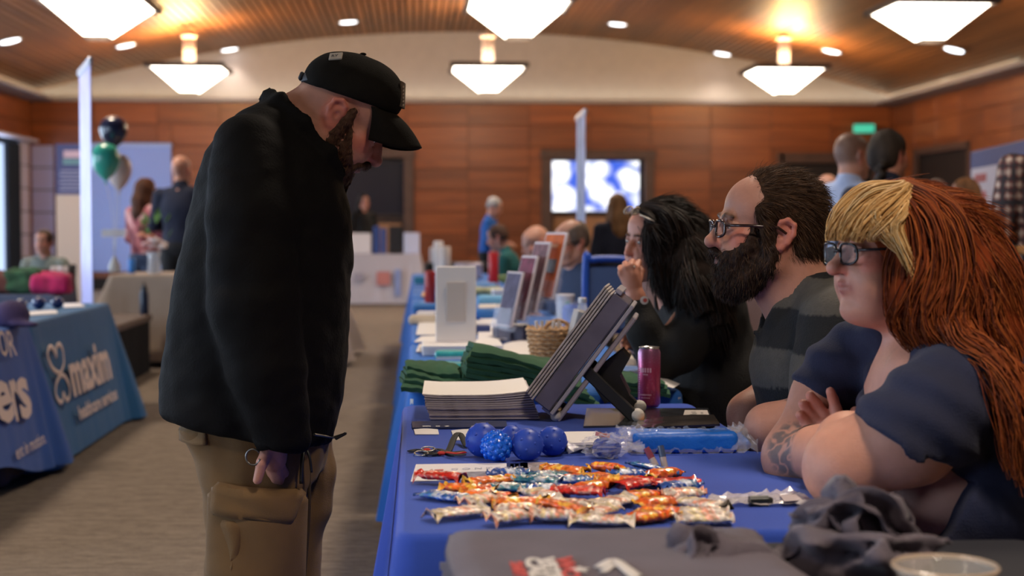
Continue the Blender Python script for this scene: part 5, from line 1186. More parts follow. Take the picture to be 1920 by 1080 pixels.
    pk = patch([(414, 1040), (566, 1058), (572, 908), (420, 893)], 40, 34, .019, .017, 'cargo_pocket', Tm, tr)
    patch([(419, 926), (556, 945), (575, 900), (423, 882)], 40, 14, .034, .010, 'pocket_flap', Tm, pk); patch([(452, 1032), (455, 1030), (474, 944), (432, 939)], 12, 20, .028, .010, 'pocket_pleat', Tm, pk)
    patch([(436, 1036), (450, 1040), (452, 1028), (437, 1024)], 4, 4, .034, .004, 'sewn_label', M_ink, pk)
    b = MB()
    for (u0, v0, u1, v1) in ((468, 940, 455, 1032), (512, 940, 505, 1050), (562, 880, 572, 1070), (416, 890, 413, 1040)): b.tube([near(u0+(u1-u0)*t, v0+(v1-v0)*t, 0.0205 if 470 < u0 < 560 or u0 == 468 else .004) for t in np.linspace(0, 1, 8)], .0028, 5)
    b.build('seam', mat('canvas_seam', (.30, .19, .08), .85), tr)
    dkm = mat('stitch_and_shade_dark', (.045, .026, .012), .9)  # dark brown for stitching and for shade painted along pocket and flap edges
    for nm_, pts, of in (('pocket_edge_seam', ((414, 1040), (417, 960), (420, 893)), .021), ('pocket_edge_seam', ((566, 1058), (572, 980), (572, 908)), .021), ('flap_shade_line', ((420, 928), (470, 932), (520, 941), (556, 945), (570, 918)), .036), ('flap_top_seam', ((421, 887), (500, 894), (573, 904)), .035), ('side_seam', ((585, 850), (584, 950), (574, 1075)), .002)):
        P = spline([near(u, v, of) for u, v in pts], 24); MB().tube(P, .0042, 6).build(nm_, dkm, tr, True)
    G = np.array([[Q(u, v, -.205*(1-min(.99, abs((u-478)/137))**2.2)**(1/2.2)-.012) for v in np.linspace(788, 815-.10*abs(u-384), 6)] for u in np.linspace(356, 410, 10)]); MB().sheet(G, .008).build('back_pocket_flap', Tm, tr, True)
    # ring clip, knife clip at the pocket
    c = Q(497, 825, -.268); b = MB().tube([c+np.array((.0155*math.cos(t), -.004*math.cos(t), .017*math.sin(t))) for t in np.linspace(.6, 2*PI-.2, 24)], .0024, 8); b.build('key_ring', mat('ring_dark', (.16, .15, .14), .35, metal=1), tr, True)
    c = Q(581, 812, -.18); b = MB().box(c, (.018, .016, .016), bev=.004); b.tube(spline([c, c+np.array((.012, -.01, -.03)), c+np.array((.016, -.012, -.062))], 12), .003, 6); b.tube(spline([c, c+np.array((-.004, -.02, -.04)), c+np.array((-.006, -.02, -.085))], 12), .0045, 6, flat=.5); b.build('belt_clip', mat('clip_black', (.014, .014, .014), .35), tr, True)
    for s in (-1, 1):
        Z = Sdf(); y = Ym+s*.11; Z.caps((xf(440), y, .045), (xf(590), y, .038), .048, .040, k=.02).caps((xf(455), y, .05), (xf(465), y, .14), .055, .058, k=.03); Z.plane((0, 0, .001), (0, 0, 1), .004)
        V, F = Z.mesh(.009); V[:, 2] = np.maximum(V[:, 2], .001); mk('boot', V, F, mat('boot_brown', (.05, .03, .02), .6), rt)
standing_man()
# ================================================================ 2. red-haired woman with crossed arms
def red_woman():
    Yw = 2.76; Q = lambda u, v, Y=Yw: pt(u, v, Y); rt = root('person', 'person with red and blond hair and glasses, navy tee, arms crossed on table', 'person', (1.12, Yw, 0))
    sk = (.56, .265, .185); hl = Q(1668, 481); HM = face_rot(R(180+14), R(2)); hs = .945
    S = Sdf(); add_head(S, hl, HM, hs, sk, fem=1., brow=(.30, .16, .09), lips=(.45, .15, .12), ears=True, jaw=1.12, nose=1.28)
    S.frame(hl, HM, hs); S.ell((.050, 0, -.098), (.042, .046, .026), k=.025, col=sk).ell((.02, 0, -.095), (.05, .056, .04), k=.03, col=sk)
    for s in (-1, 1): S.ell((.058, s*.040, -.055), (.030, .028, .036), k=.025, col=sk)
    S.frame(); S.caps(Q(1690, 540), Q(1742, 650), .058, .066, k=.03, col=sk)
    S.caps(Q(1722, 690, 2.68), Q(1722, 675, 2.84), .05, k=.04, col=sk)
    S.ell((.955, 2.76, .885), (.130, .180, .145), k=.04, col=sk).ell((1.0, 2.75, .70), (.17, .2, .2), k=.05, col=sk).ell((1.10, 2.75, .54), (.19, .2, .13), k=.05, col=sk)
    # near arm (her left)
    Sh, Hm, E, W_ = Q(1812, 735, 2.59), Q(1705, 818, 2.58), Q(1588, 868, 2.605), Q(1585, 815, 2.79)
    S.chain([Sh, Hm, E], [.070, .080, .0665], .03, sk); S.ell(Q(1580, 890, 2.605), (.062, .062, .058), k=.03, col=sk); S.chain([E, Q(1590, 832, 2.70), W_], [.062, .052, .036], .03, sk)
    # far arm (her right)
    S.chain([Q(1615, 668, 2.97), Q(1548, 740, 2.965), Q(1492, 852, 2.93)], [.06, .060, .0565], .03, sk); S.ell(Q(1487, 868, 2.925), (.050, .052, .048), k=.03, col=sk)
    S.chain([Q(1492, 852, 2.93), Q(1535, 850, 2.82), Q(1585, 850, 2.73)], [.055, .046, .035], .03, sk)
    hand_chain(S, Q(1600, 848, 2.71), Q(1650, 838, 2.69), [[Q(1660, 830, 2.69), Q(1690, 826, 2.69), Q(1712, 830, 2.7)], [Q(1664, 840, 2.69), Q(1696, 838, 2.69), Q(1718, 842, 2.7)], [Q(1662, 850, 2.69), Q(1692, 850, 2.69), Q(1712, 854, 2.7)], [Q(1656, 858, 2.7), Q(1682, 860, 2.7), Q(1698, 864, 2.7)]], [Q(1625, 828, 2.7), Q(1645, 812, 2.7), Q(1660, 806, 2.71)], sk, .0085, .017)
    # left hand lying over the right arm, fingers spread upward
    hr = (.60, .25, .18)
    hand_chain(S, Q(1592, 815, 2.81), Q(1556, 805, 2.86), [[Q(1576, 800, 2.86), Q(1567, 766, 2.875), Q(1562, 748, 2.875), Q(1557, 734, 2.87)], [Q(1559, 802, 2.87), Q(1541, 772, 2.885), Q(1530, 755, 2.885), Q(1519, 741, 2.88)], [Q(1546, 806, 2.87), Q(1524, 782, 2.885), Q(1514, 768, 2.885), Q(1505, 757, 2.88)], [Q(1536, 812, 2.87), Q(1516, 796, 2.88), Q(1508, 786, 2.88), Q(1500, 778, 2.876)]],
               [Q(1600, 800, 2.83), Q(1606, 786, 2.86), Q(1604, 772, 2.87)], hr, .0118, .020)
    V, F = S.mesh(.0034, smooth=1); C = S.colors(V, sk, .0024)
    # tattoo ink on the far forearm
    w_ = wob(V*np.array((1, 1, 1.)), 130, 11); e = Q(1492, 845, 2.88); d = np.linalg.norm((V-e)*np.array((1, .75, 1)), axis=1); Lf = np.clip((.058-d)/.012, 0, 1)*np.clip((2.945-V[:, 1])/.02, 0, 1)*(V[:, 0] < e[0]+.045)
    ink = Lf*np.clip((np.abs(w_)-.08)*7, 0, 1)*.80; C = C*(1-ink[:, None])+np.array((.10, .10, .105))*ink[:, None]
    mk('body', V, F, M_skin, rt, True, C); add_eyes(rt, hl, HM, hs, iris=(.05, .07, .08), look=(1, .1, 0))
    c = Q(1528, 850, 2.845); ax = Q(1585, 850, 2.73)-Q(1492, 852, 2.93); ax /= np.linalg.norm(ax); n1 = np.cross(ax, (0, 0, 1)); n1 /= np.linalg.norm(n1); n2 = np.cross(ax, n1)
    MB().tube([c+.0525*(math.cos(t)*n1+math.sin(t)*n2) for t in np.linspace(0, 2*PI, 36, endpoint=False)], .0022, 6, True).build('hair_tie_bracelet', mat('elastic_dark', (.03, .015, .012), .6), rt, True)
    glasses(rt, hl, HM, hs, mat('frame_black', (.012, .008, .010), .25, coat=.3), .0255, .0195, .0027)
    # tee shirt
    Tn = mat('tee_navy', (.024, .027, .056), .85, spec=.2, var=.08, vscale=10, bump=.25, bscale=300, sheen=.06); T_ = Sdf()
    T_.ell((.965, 2.76, .88), (.148, .20, .150), k=.04).ell((1.0, 2.75, .70), (.20, .235, .20), k=.06).ell((1.10, 2.75, .54), (.215, .24, .14), k=.05).ell((1.08, 2.76, .90), (.10, .19, .14), k=.05)
    T_.chain([Q(1752, 672, 2.68), Q(1800, 712, 2.60)], [.050, .066], .04); T_.chain([Q(1660, 632, 2.88), Q(1622, 662, 2.955)], [.048, .062], .04); T_.caps(Q(1775, 690, 2.66), Q(1790, 680, 2.86), .055, k=.05)
    T_.chain([Q(1808, 736, 2.59), Q(1752, 778, 2.578), Q(1690, 826, 2.573)], [.084, .093, .097], .025); T_.chain([Q(1616, 664, 2.968), Q(1580, 702, 2.968), Q(1552, 742, 2.965)], [.070, .073, .073], .022)
    for (p1, p2, yy, hw) in ((Q(1590, 776, 2.575), Q(1775, 880, 2.575), 2.575, .10), (Q(1500, 716, 2.965), Q(1590, 784, 2.965), 2.965, .075)):
        d = (p2-p1)/np.linalg.norm(p2-p1); n_ = np.cross(d, (0, 1, 0)); n_ = n_ if n_[2] < 0 else -n_; T_.box((p1+p2)/2+n_*.07, (np.linalg.norm(p2-p1)*.72, hw, .066), rot=np.column_stack([d, (0, 1, 0), n_]), rd=.004, k=.004, neg=True)
    T_.chain([Q(1614, 750, 2.76), Q(1634, 706, 2.76), Q(1655, 650, 2.76), Q(1690, 600, 2.76)], [.012, .046, .068, .080], .010, neg=True); T_.chain([Q(1618, 744, 2.72), Q(1638, 706, 2.70), Q(1662, 650, 2.70)], [.016, .040, .056], .014, neg=True); T_.caps(Q(1690, 590), Q(1750, 660), .066, .072, k=.012, neg=True)
    def wr(P):
        q = .0040*wob(P*np.array((1, .8, .5)), 30, 21)+.0042*np.sin((P[:, 0]*48+P[:, 2]*95)+2.5*wob(P, 9, 22))*np.exp(-((P[:, 2]-.90)/.16)**2)+.0015*wob(P, 80, 23)
        return q+.006*np.sin(P[:, 2]*46+P[:, 0]*22)*np.clip((.82-P[:, 2])/.1, 0, 1)
    V, F = T_.mesh(.0062, wr); mk('tee_shirt', V, F, Tn, rt)
    J = Sdf()
    for s in (-1, 1): J.chain([(1.12, Yw+s*.10, .51), (.70, Yw+s*.12, .53)], [.11, .075], .03).chain([(.70, Yw+s*.12, .53), (.74, Yw+s*.12, .10)], [.072, .05], .03); J.caps((.76, Yw+s*.12, .05), (.62, Yw+s*.12, .04), .05, .04, k=.03)
    V, F = J.mesh(.013); V[:, 2] = np.maximum(V[:, 2], .001); mk('jeans', V, F, mat('jeans_dark', (.012, .014, .025), .85), rt)
    # hair: cap volume, then locks
    H = Sdf().frame(hl, HM, hs); H.ell((-.022, 0, .052), (.112, .092, .095), k=.02).ell((-.055, 0, .0), (.075, .088, .095), k=.03); H.frame()
    H.chain([Q(1775, 440, 2.72), Q(1800, 520, 2.70), Q(1815, 600, 2.70), Q(1860, 660, 2.68), Q(1930, 760, 2.66)], [.075, .080, .075, .058, .045], .04)
    H.chain([Q(1705, 470, 2.672), Q(1700, 560, 2.675), Q(1735, 630, 2.665)], [.036, .036, .030], .03); H.caps(Q(1790, 460, 2.84), Q(1840, 620, 2.84), .07, .06, k=.04)
    H.frame(hl, HM, hs); H.ell((.10, 0, -.03), (.075, .075, .085), k=.012, neg=True).ell((.105, 0, .035), (.045, .065, .06), k=.01, neg=True); H.frame()
    V, F = H.mesh(.0055, lambda P: .004*wob(P*np.array((1.2, 1.2, .35)), 60, 31)); st = wob(V*np.array((1.2, 1.2, .4)), 70, 32)[:, None]
    C = np.array((.155, .030, .009))*(1+.65*st); hr_ = mk('hair', V, F, M_hbase, rt, True, np.clip(C, .006, 1))
    cmb = np.array((.35, 0, -1.))[None]+np.array((.9, 0, .55))[None]*np.clip((V[:, 2:3]-hl[2]-.03)/.08, 0, 1)
    W_, F2, C2 = fuzz(V, F, np.clip((V[:, 0]-hl[0]+.02)/.03, .02, 1), 5200, .075, cmb, .0010, [(.20, .040, .010), (.30, .068, .014), (.10, .02, .008), (.36, .10, .022)], 45, .07, .13, 7); mk('fine_strands', W_, F2, M_hair, hr_, True, C2)
    dk = lambda gi, r_, i: np.array(((.20, .040, .010), (.28, .062, .013), (.10, .020, .008), (.34, .085, .018))[int(r_.integers(0, 4))])*r_.uniform(.7, 1.25)
    g = [[Q(1668, 350, 2.73), Q(1706, 392, 2.668), Q(1716, 470, 2.648), Q(1700, 545, 2.650), Q(1690, 600, 2.655), Q(1722, 648, 2.648)],
         [Q(1680, 347, 2.74), Q(1735, 392, 2.665), Q(1752, 480, 2.640), Q(1728, 570, 2.636), Q(1745, 630, 2.630), Q(1830, 690, 2.610)],
         [Q(1690, 346, 2.74), Q(1768, 398, 2.672), Q(1790, 490, 2.642), Q(1775, 590, 2.628), Q(1800, 650, 2.615), Q(1880, 740, 2.585)],
         [Q(1700, 346, 2.75), Q(1795, 405, 2.69), Q(1835, 500, 2.655), Q(1840, 600, 2.635), Q(1880, 680, 2.615), Q(1935, 800, 2.59)],
         [Q(1700, 346, 2.77), Q(1805, 395, 2.73), Q(1862, 500, 2.70), Q(1890, 610, 2.68), Q(1925, 700, 2.66), Q(1985, 800, 2.63)],
         [Q(1695, 346, 2.79), Q(1800, 390, 2.79), Q(1870, 500, 2.77), Q(1905, 610, 2.75), Q(1945, 720, 2.73), Q(1995, 800, 2.70)],
         [Q(1690, 346, 2.80), Q(1770, 380, 2.83), Q(1830, 480, 2.85), Q(1860, 600, 2.85), Q(1900, 700, 2.83), Q(1940, 790, 2.80)],
         [Q(1715, 400, 2.66), Q(1680, 470, 2.665), Q(1672, 540, 2.668), Q(1676, 590, 2.668), Q(1700, 622, 2.660), Q(1712, 630, 2.655)]]
    rad = [[.012, .022, .022, .020, .016, .008], [.012, .028, .030, .028, .024, .014], [.014, .030, .034, .032, .030, .020], [.014, .030, .036, .036, .034, .026], [.014, .030, .038, .04, .036, .03], [.014, .03, .04, .04, .036, .03], [.014, .03, .04, .04, .036, .03], [.010, .014, .014, .012, .008, .004]]
    V, F, C = strands(g, [190, 250, 290, 290, 260, 140, 70, 90], rad, dk, .0014, 20, .013, 41); mk('red_locks', V, F, M_hair, hr_, True, C)
    g2 = [[Q(1735+18*k, 520+10*k, 2.665-.004*k), Q(1790+18*k, 622+12*k, 2.60), Q(1850+16*k, 672+16*k, 2.535), Q(1888+14*k, 765+16*k, 2.495), Q(1908+12*k, 880+16*k, 2.485)] for k in range(5)]
    V, F, C = strands(g2, 110, [[.014, .024, .028, .026, .014]]*5, dk, .0014, 18, .014, 44); mk('back_locks', V, F, M_hair, hr_, True, C)
    bl = lambda gi, r_, i: np.array(((.62, .36, .13), (.74, .47, .20), (.50, .27, .09), (.80, .56, .28))[int(r_.integers(0, 4))])*r_.uniform(.8, 1.1)
    bg = [[Q(1690, 352, 2.74), Q(1630, 360, 2.72), Q(1588, 392, 2.715), Q(1566, 428, 2.72), Q(1562, 450, 2.725)],
          [Q(1695, 350, 2.72), Q(1640, 366, 2.692), Q(1604, 402, 2.680), Q(1585, 436, 2.682), Q(1580, 452, 2.684)],
          [Q(1700, 352, 2.705), Q(1662, 376, 2.672), Q(1628, 412, 2.661), Q(1610, 440, 2.664), Q(1606, 453, 2.666)],
          [Q(1704, 354, 2.70), Q(1684, 386, 2.662), Q(1655, 418, 2.650), Q(1640, 440, 2.652), Q(1640, 452, 2.654)],
          [Q(1700, 354, 2.70), Q(1690, 392, 2.658), Q(1676, 424, 2.645), Q(1688, 458, 2.640), Q(1706, 498, 2.638), Q(1720, 535, 2.637), Q(1722, 560, 2.638)],
          [Q(1690, 350, 2.76), Q(1625, 358, 2.77), Q(1580, 392, 2.78), Q(1560, 430, 2.785), Q(1558, 452, 2.785)],
          [Q(1696, 352, 2.71), Q(1668, 372, 2.68), Q(1640, 400, 2.664), Q(1660, 436, 2.648), Q(1690, 470, 2.641)]]
    rb = [[.012, .018, .016, .012, .008]]*4+[[.012, .016, .016, .013, .010, .007, .003]]+[[.012, .018, .016, .012, .008]]+[[.012, .016, .018, .014, .006]]
    V, F, C = strands(bg, [150, 150, 150, 130, 150, 90, 130], rb, bl, .0015, 16, .0035, 43); mk('blond_fringe', V, F, M_hair, hr_, True, C)
red_woman()
chair(1.16, 2.76, PI, 'black chair under the red haired person')
# ================================================================ 3. bearded man with glasses
def bearded_man():
    Yw = 3.41; Q = lambda u, v, Y=Yw: pt(u, v, Y); rt = root('person', 'person with dark beard, glasses and thinning brown hair in black striped shirt', 'person', (1.1, Yw, 0))
    sk = (.47, .225, .16); hl = Q(1437, 441); HM = face_rot(R(180+3), R(-2)); hs = 1.06
    S = Sdf(); add_head(S, hl, HM, hs, sk, brow=(.06, .035, .02), nose=1.1, lips=(.30, .12, .10))
    S.frame(); S.caps(Q(1470, 480), Q(1515, 580), .068, .080, k=.03, col=sk); S.caps(Q(1425, 500), Q(1490, 590), .045, .06, k=.03, col=sk)
    S.ell((.96, Yw, .93), (.15, .19, .18), k=.04, col=sk).ell((.97, Yw, .68), (.17, .2, .2), k=.05, col=sk).ell((1.10, Yw, .53), (.18, .19, .12), k=.05, col=sk)
    S.chain([Q(1560, 600, 3.20), Q(1545, 770, 3.17), Q(1440, 800, 3.22), Q(1400, 880, 3.28)], [.06, .05, .043, .033], .03, sk)
    S.chain([Q(1500, 600, 3.62), Q(1470, 720, 3.63), Q(1402, 775, 3.60), Q(1385, 880, 3.52)], [.06, .05, .043, .033], .03, sk)
    for (w0, p0, yy) in ((Q(1400, 880, 3.28), Q(1385, 930, 3.33), 3.36), (Q(1385, 880, 3.52), Q(1380, 930, 3.47), 3.44)):
        hand_chain(S, w0, p0, [[Q(1380+6*k, 940, yy), Q(1376+6*k, 968, yy+.005*k), Q(1380+6*k, 990, yy)] for k in range(4)], [Q(1402, 912, yy), Q(1410, 935, yy), Q(1412, 955, yy)], sk, .009, .018)
    V, F = S.mesh(.0036, smooth=1); C = S.colors(V, sk, .0026); L = ((V-hl)/hs)@HM
    mk('body', V, F, M_skin, rt, True, C); add_eyes(rt, hl, HM, hs)
    glasses(rt, hl, HM, hs, mat('frame_brown', (.035, .016, .014), .2, coat=.3), .024, .017, .0030)
    # hair: shell over back and sides, thinner on the crown
    hc = (.052, .028, .016); H = Sdf().frame(hl, HM, hs)
    H.ell((-.024, 0, .056), (.102, .083, .0865), k=.02).ell((-.050, 0, .010), (.070, .077, .078), k=.02).ell((-.055, 0, -.03), (.052, .062, .05), k=.03)
    H.ell((.075, 0, .060), (.056, .12, .085), rot=rotm(y=.3), k=.012, neg=True).ell((.06, 0, -.045), (.068, .12, .06), k=.012, neg=True)
    for s in (-1, 1): H.ell((-.008, s*.085, -.006), (.026, .03, .036), k=.008, neg=True)
    for s in (-1, 1): H.chain([(.030, s*.070, .05), (.022, s*.072, .015), (.016, s*.071, -.03)], [.016, .011, .010], .012)
    H.frame(); V, F = H.mesh(.0042, lambda P: .0022*wob(P, 260, 51)+.0012*wob(P, 700, 52), smooth=0); st = wob(V*np.array((1, 1, .4)), 160, 53)[:, None]; L = ((V-hl)/hs)@HM
    C = np.array(hc)*(1+.5*st); top = np.exp(-(((L[:, 0]+.045)/.038)**2+((L[:, 1]+.01)/.036)**2))*(L[:, 2] > .09); C = C*(1-.80*top[:, None])+np.array((.36, .17, .11))*.80*top[:, None]
    hr_ = mk('hair', V, F, M_hbase, rt, True, np.clip(C, .008, 1))
    cmb = (-HM[:, 0])[None]*.9+(np.array((0, 0, -1.)))[None]*np.clip(1.3-L[:, 2]/.07, .1, 1.3)[:, None]
    W_, F2, C = fuzz(V, F, (1-.82*top), 7500, .030, cmb, .0006, [(.075, .040, .022), (.045, .024, .014), (.11, .06, .033)], 62, .45, .28); mk('fine_strands', W_, F2, M_hair, hr_, True, C)
    rg = np.random.default_rng(61)
    # beard
    bc = (.030, .016, .011)
    def big(B):
        for s in (-1, 1): B.chain([(.018, s*.050, -.058), (.050, s*.030, -.092), (.064, 0, -.102)], [.022, .028, .029], .02, bc); B.caps((.076, s*.014, -.082), (.074, 0, -.102), .020, .024, k=.014, col=bc)
    B = beard_shell(hl, HM, hs, .006, bc, big, -.150, True)
    B.frame(); V, F = B.mesh(.0042, lambda P: .0030*wob(P, 230, 54)+.0022*wob(P, 600, 55), smooth=0); mk('beard', V, F, M_hair, rt, True, np.clip(np.array(bc)*(1+.5*wob(V, 300, 56)[:, None]), .006, 1)); br = rt.children[-1]
    W_, F2, C = fuzz(V, F, .3+1.*np.clip((hl[2]-.03-V[:, 2])/.08, 0, 1), 5200, .016, HM@np.array((.10, 0, -1.)), .0006, [(.030, .017, .011), (.050, .027, .017), (.020, .012, .009), (.10, .055, .03)], 63, wave=.1); mk('beard_hairs', W_, F2, M_hair, br, True, C)
    # striped polo shirt
    T_ = Sdf(); T_.ell((.945, Yw, .90), (.190, .215, .19), k=.04).ell((.965, Yw, .68), (.205, .23, .21), k=.06).ell((1.10, Yw, .53), (.21, .23, .14), k=.05)
    T_.chain([Q(1540, 560, 3.33), Q(1575, 610, 3.21)], [.055, .080], .04).chain([Q(1480, 570, 3.50), Q(1500, 605, 3.60)], [.05, .075], .04).caps(Q(1560, 580), Q(1570, 600), .09, k=.05)
    T_.chain([Q(1572, 615, 3.20), Q(1560, 700, 3.18), Q(1548, 765, 3.17)], [.082, .082, .076], .02).chain([Q(1500, 610, 3.61), Q(1478, 705, 3.63)], [.075, .070], .02)
    T_.chain([Q(1545, 497), Q(1500, 545, 3.345), Q(1460, 590, 3.36), Q(1436, 610, 3.40)], [.020, .018, .016, .014], .012, flat=((.6, 0, .8), 2.0)).chain([Q(1545, 497), Q(1490, 540, 3.47), Q(1450, 580, 3.45), Q(1432, 605, 3.41)], [.020, .018, .016, .014], .012, flat=((.6, 0, .8), 2.0))
    T_.caps(Q(1475, 490), Q(1512, 575), .071, .080, k=.01, neg=True); T_.chain([Q(1420, 640, 3.41), Q(1445, 590, 3.41)], [.008, .045], .01, neg=True)
    V, F = T_.mesh(.0068, lambda P: .0045*wob(P*np.array((1, .8, 1.4)), 24, 71)+.0018*wob(P, 80, 72)); z = V[:, 2]+.10*(V[:, 0]-.9)*0
    u_ = z+.012*wob(V, 8, 73); band = ((u_ > 1.03) & (u_ < 1.10)) | ((u_ > .86) & (u_ < .945)) | ((u_ > .67) & (u_ < .74)); front = (V[:, 0] < .815) & (np.abs(V[:, 1]-Yw) < .05)
    C = np.where(band[:, None], np.array((.072, .064, .054)), np.array((.0065, .0065, .0075))); col = np.where((np.linalg.norm(V-Q(1500, 545), axis=1) < .12)[:, None] & (u_ > 1.02)[:, None], np.array((.010, .011, .011)), C)
    mk('polo_shirt', V, F, mat('polo_knit', (.02, .02, .02), .85, vcol=True, var=.10, vscale=90, bump=.3, bscale=240), rt, True, C)
    J = Sdf()
    for s in (-1, 1): J.chain([(1.12, Yw+s*.10, .51), (.72, Yw+s*.13, .53)], [.11, .075], .03).chain([(.72, Yw+s*.13, .53), (.76, Yw+s*.13, .10)], [.072, .05], .03); J.caps((.78, Yw+s*.13, .05), (.62, Yw+s*.13, .04), .05, .04, k=.03)
    V, F = J.mesh(.013); V[:, 2] = np.maximum(V[:, 2], .001); mk('trousers', V, F, mat('trousers_dark', (.02, .02, .022), .85), rt)
bearded_man()
chair(1.16, 3.41, PI, 'black chair under the bearded person')
# ================================================================ 4. dark-haired woman eating
def dark_woman():
    Yw = 4.7; Q = lambda u, v, Y=Yw: pt(u, v, Y); rt = root('person', 'person with long dark hair and black sweatshirt holding food to the mouth', 'person', (1.05, Yw, 0))
    sk = (.53, .235, .165); hl = Q(1228, 457); HM = face_rot(R(180+29), R(6), R(-4)); hs = .93
    S = Sdf(); add_head(S, hl, HM, hs, sk, fem=1., brow=(.05, .03, .022), lips=(.42, .12, .10), nose=.72, jaw=.95)
    S.frame(); S.caps(Q(1245, 500), Q(1275, 575), .050, .058, k=.03, col=sk)
    S.ell((.88, Yw, .93), (.115, .17, .17), k=.04, col=sk).ell((.93, Yw, .70), (.13, .17, .2), k=.05, col=sk).ell((1.0, Yw, .53), (.17, .18, .12), k=.05, col=sk)
    wr = Q(1192, 558, 4.50); S.chain([Q(1300, 590, 4.52), Q(1235, 672, 4.50), wr], [.05, .042, .029], .03, sk)
    hand_chain(S, wr, Q(1184, 519, 4.50), [[Q(1194, 503, 4.51), Q(1198, 491, 4.535), Q(1192, 494, 4.56)], [Q(1184, 499, 4.50), Q(1186, 490, 4.53), Q(1186, 496, 4.56)], [Q(1174, 503, 4.50), Q(1172, 494, 4.53), Q(1178, 499, 4.56)], [Q(1165, 511, 4.505), Q(1163, 502, 4.535), Q(1170, 504, 4.56)]],
               [Q(1198, 526, 4.52), Q(1203, 509, 4.54), Q(1199, 498, 4.555)], sk, .0092, .019)
    S.chain([Q(1290, 590, 4.88), Q(1245, 668, 4.92), Q(1196, 648, 4.86)], [.05, .042, .029], .03, sk)
    hand_chain(S, Q(1196, 648, 4.86), Q(1184, 640, 4.82), [[Q(1180, 630, 4.81), Q(1172, 622, 4.79), Q(1168, 630, 4.775)], [Q(1178, 636, 4.80), Q(1168, 632, 4.785), Q(1166, 640, 4.77)], [Q(1178, 643, 4.80), Q(1168, 642, 4.785), Q(1167, 650, 4.77)], [Q(1180, 650, 4.80), Q(1172, 652, 4.785), Q(1172, 657, 4.775)]], [Q(1190, 628, 4.83), Q(1184, 618, 4.81), Q(1176, 614, 4.80)], mx(sk, .9), .0092, .019)
    V, F = S.mesh(.0038, smooth=1); mk('body', V, F, M_skin, rt, True, S.colors(V, sk, .0026)); add_eyes(rt, hl, HM, hs, iris=(.03, .018, .012), look=(1, -.05, -.35))
    MB().ball(Q(1184, 495, 4.565), (.014, .014, .010), 14, 9).build('food_morsel', mat('bread_morsel', (.5, .28, .14), .7), rt, True)
    c = Q(1188, 500, 4.492); b = MB().box(c, (.010, .006, .007), bev=.002); b.build('ring', mat('ring_white', (.8, .78, .74), .2), rt)
    # sweatshirt
    T_ = Sdf(); T_.ell((.885, Yw, .93), (.14, .20, .18), k=.04).ell((.94, Yw, .70), (.165, .21, .22), k=.06).ell((1.0, Yw, .55), (.20, .22, .12), k=.05)
    T_.chain([Q(1290, 565, 4.62), Q(1320, 590, 4.50)], [.06, .075], .04).chain([Q(1285, 565, 4.80), Q(1300, 590, 4.90)], [.055, .07], .04); T_.caps(Q(1262, 548), Q(1285, 575), .060, .075, k=.03)
    T_.chain([Q(1318, 598, 4.51), Q(1275, 655, 4.48), Q(1237, 678, 4.49)], [.078, .070, .062], .022).chain([Q(1237, 678, 4.49), Q(1208, 620, 4.49), Q(1196, 578, 4.50)], [.060, .050, .041], .022)
    T_.chain([Q(1300, 598, 4.90), Q(1250, 670, 4.92), Q(1206, 655, 4.87)], [.07, .058, .042], .022); T_.caps(Q(1245, 500), Q(1262, 556), .052, .058, k=.01, neg=True)
    V, F = T_.mesh(.0075, lambda P: .0055*wob(P*np.array((1, .8, .8)), 22, 81)+.002*wob(P, 70, 82)); V[:, 2] = np.where((V[:, 2] < ZT+.004) & (V[:, 0] < .78), ZT+.004, V[:, 2]); sw = mk('sweatshirt', V, F, mat('sweat_black', (.0075, .0070, .0075), .85, bump=.3, bscale=220), rt)
    c = Q(1208, 563, 4.452); MB().lathe(c, [(0, 0), (.012, 0), (.012, .002), (0, .002)], 18, rot=rotm(x=PI/2)).build('cuff_badge', mat('badge_white', (.62, .58, .58), .6), sw); MB().lathe(c+np.array((.002, -.002, 0)), [(0, 0), (.006, 0), (.006, .002), (0, .002)], 14, rot=rotm(x=PI/2)).build('cuff_badge_red', mat('print_red', (.5, .08, .07), .5), sw)
    J = Sdf()
    for s in (-1, 1): J.chain([(1.02, Yw+s*.10, .52), (.80, Yw+s*.13, .54)], [.125, .085], .03).chain([(.80, Yw+s*.13, .54), (.84, Yw+s*.13, .10)], [.08, .05], .03); J.caps((.86, Yw+s*.13, .05), (.70, Yw+s*.13, .04), .05, .04, k=.03)
    V, F = J.mesh(.012); V[:, 2] = np.maximum(V[:, 2], .001); mk('jeans', V, F, mat('jeans_grey', (.16, .165, .17), .85, var=.1, vscale=12), rt)
    # hair
    hc = np.array((.012, .0075, .006)); H = Sdf().frame(hl, HM, hs); H.ell((-.024, 0, .054), (.112, .094, .097), k=.02).ell((-.058, 0, 0), (.078, .088, .10), k=.03); H.frame()
    H.chain([Q(1275, 440, 4.66), Q(1300, 500, 4.58), Q(1318, 545, 4.50), Q(1342, 590, 4.46)], [.075, .080, .070, .045], .04).chain([Q(1230, 440, 4.60), Q(1246, 500, 4.59), Q(1262, 545, 4.58)], [.045, .040, .030], .03).chain([Q(1290, 450, 4.80), Q(1318, 560, 4.80)], [.07, .055], .04)
    H.frame(hl, HM, hs); H.ell((.105, 0, -.030), (.088, .070, .094), k=.012, neg=True).ell((.112, -.0, .045), (.052, .066, .050), k=.012, neg=True); H.frame()
    V, F = H.mesh(.006, lambda P: .0045*wob(P*np.array((1.2, 1.2, .4)), 50, 91)); hr_ = mk('hair', V, F, M_hbase, rt, True, np.clip(hc*(1+.6*wob(V, 60, 92)[:, None]), .003, 1))
    cmb = np.array((.25, 0, -1.))[None]+np.array((.9, 0, .5))[None]*np.clip((V[:, 2:3]-hl[2]-.03)/.08, 0, 1)
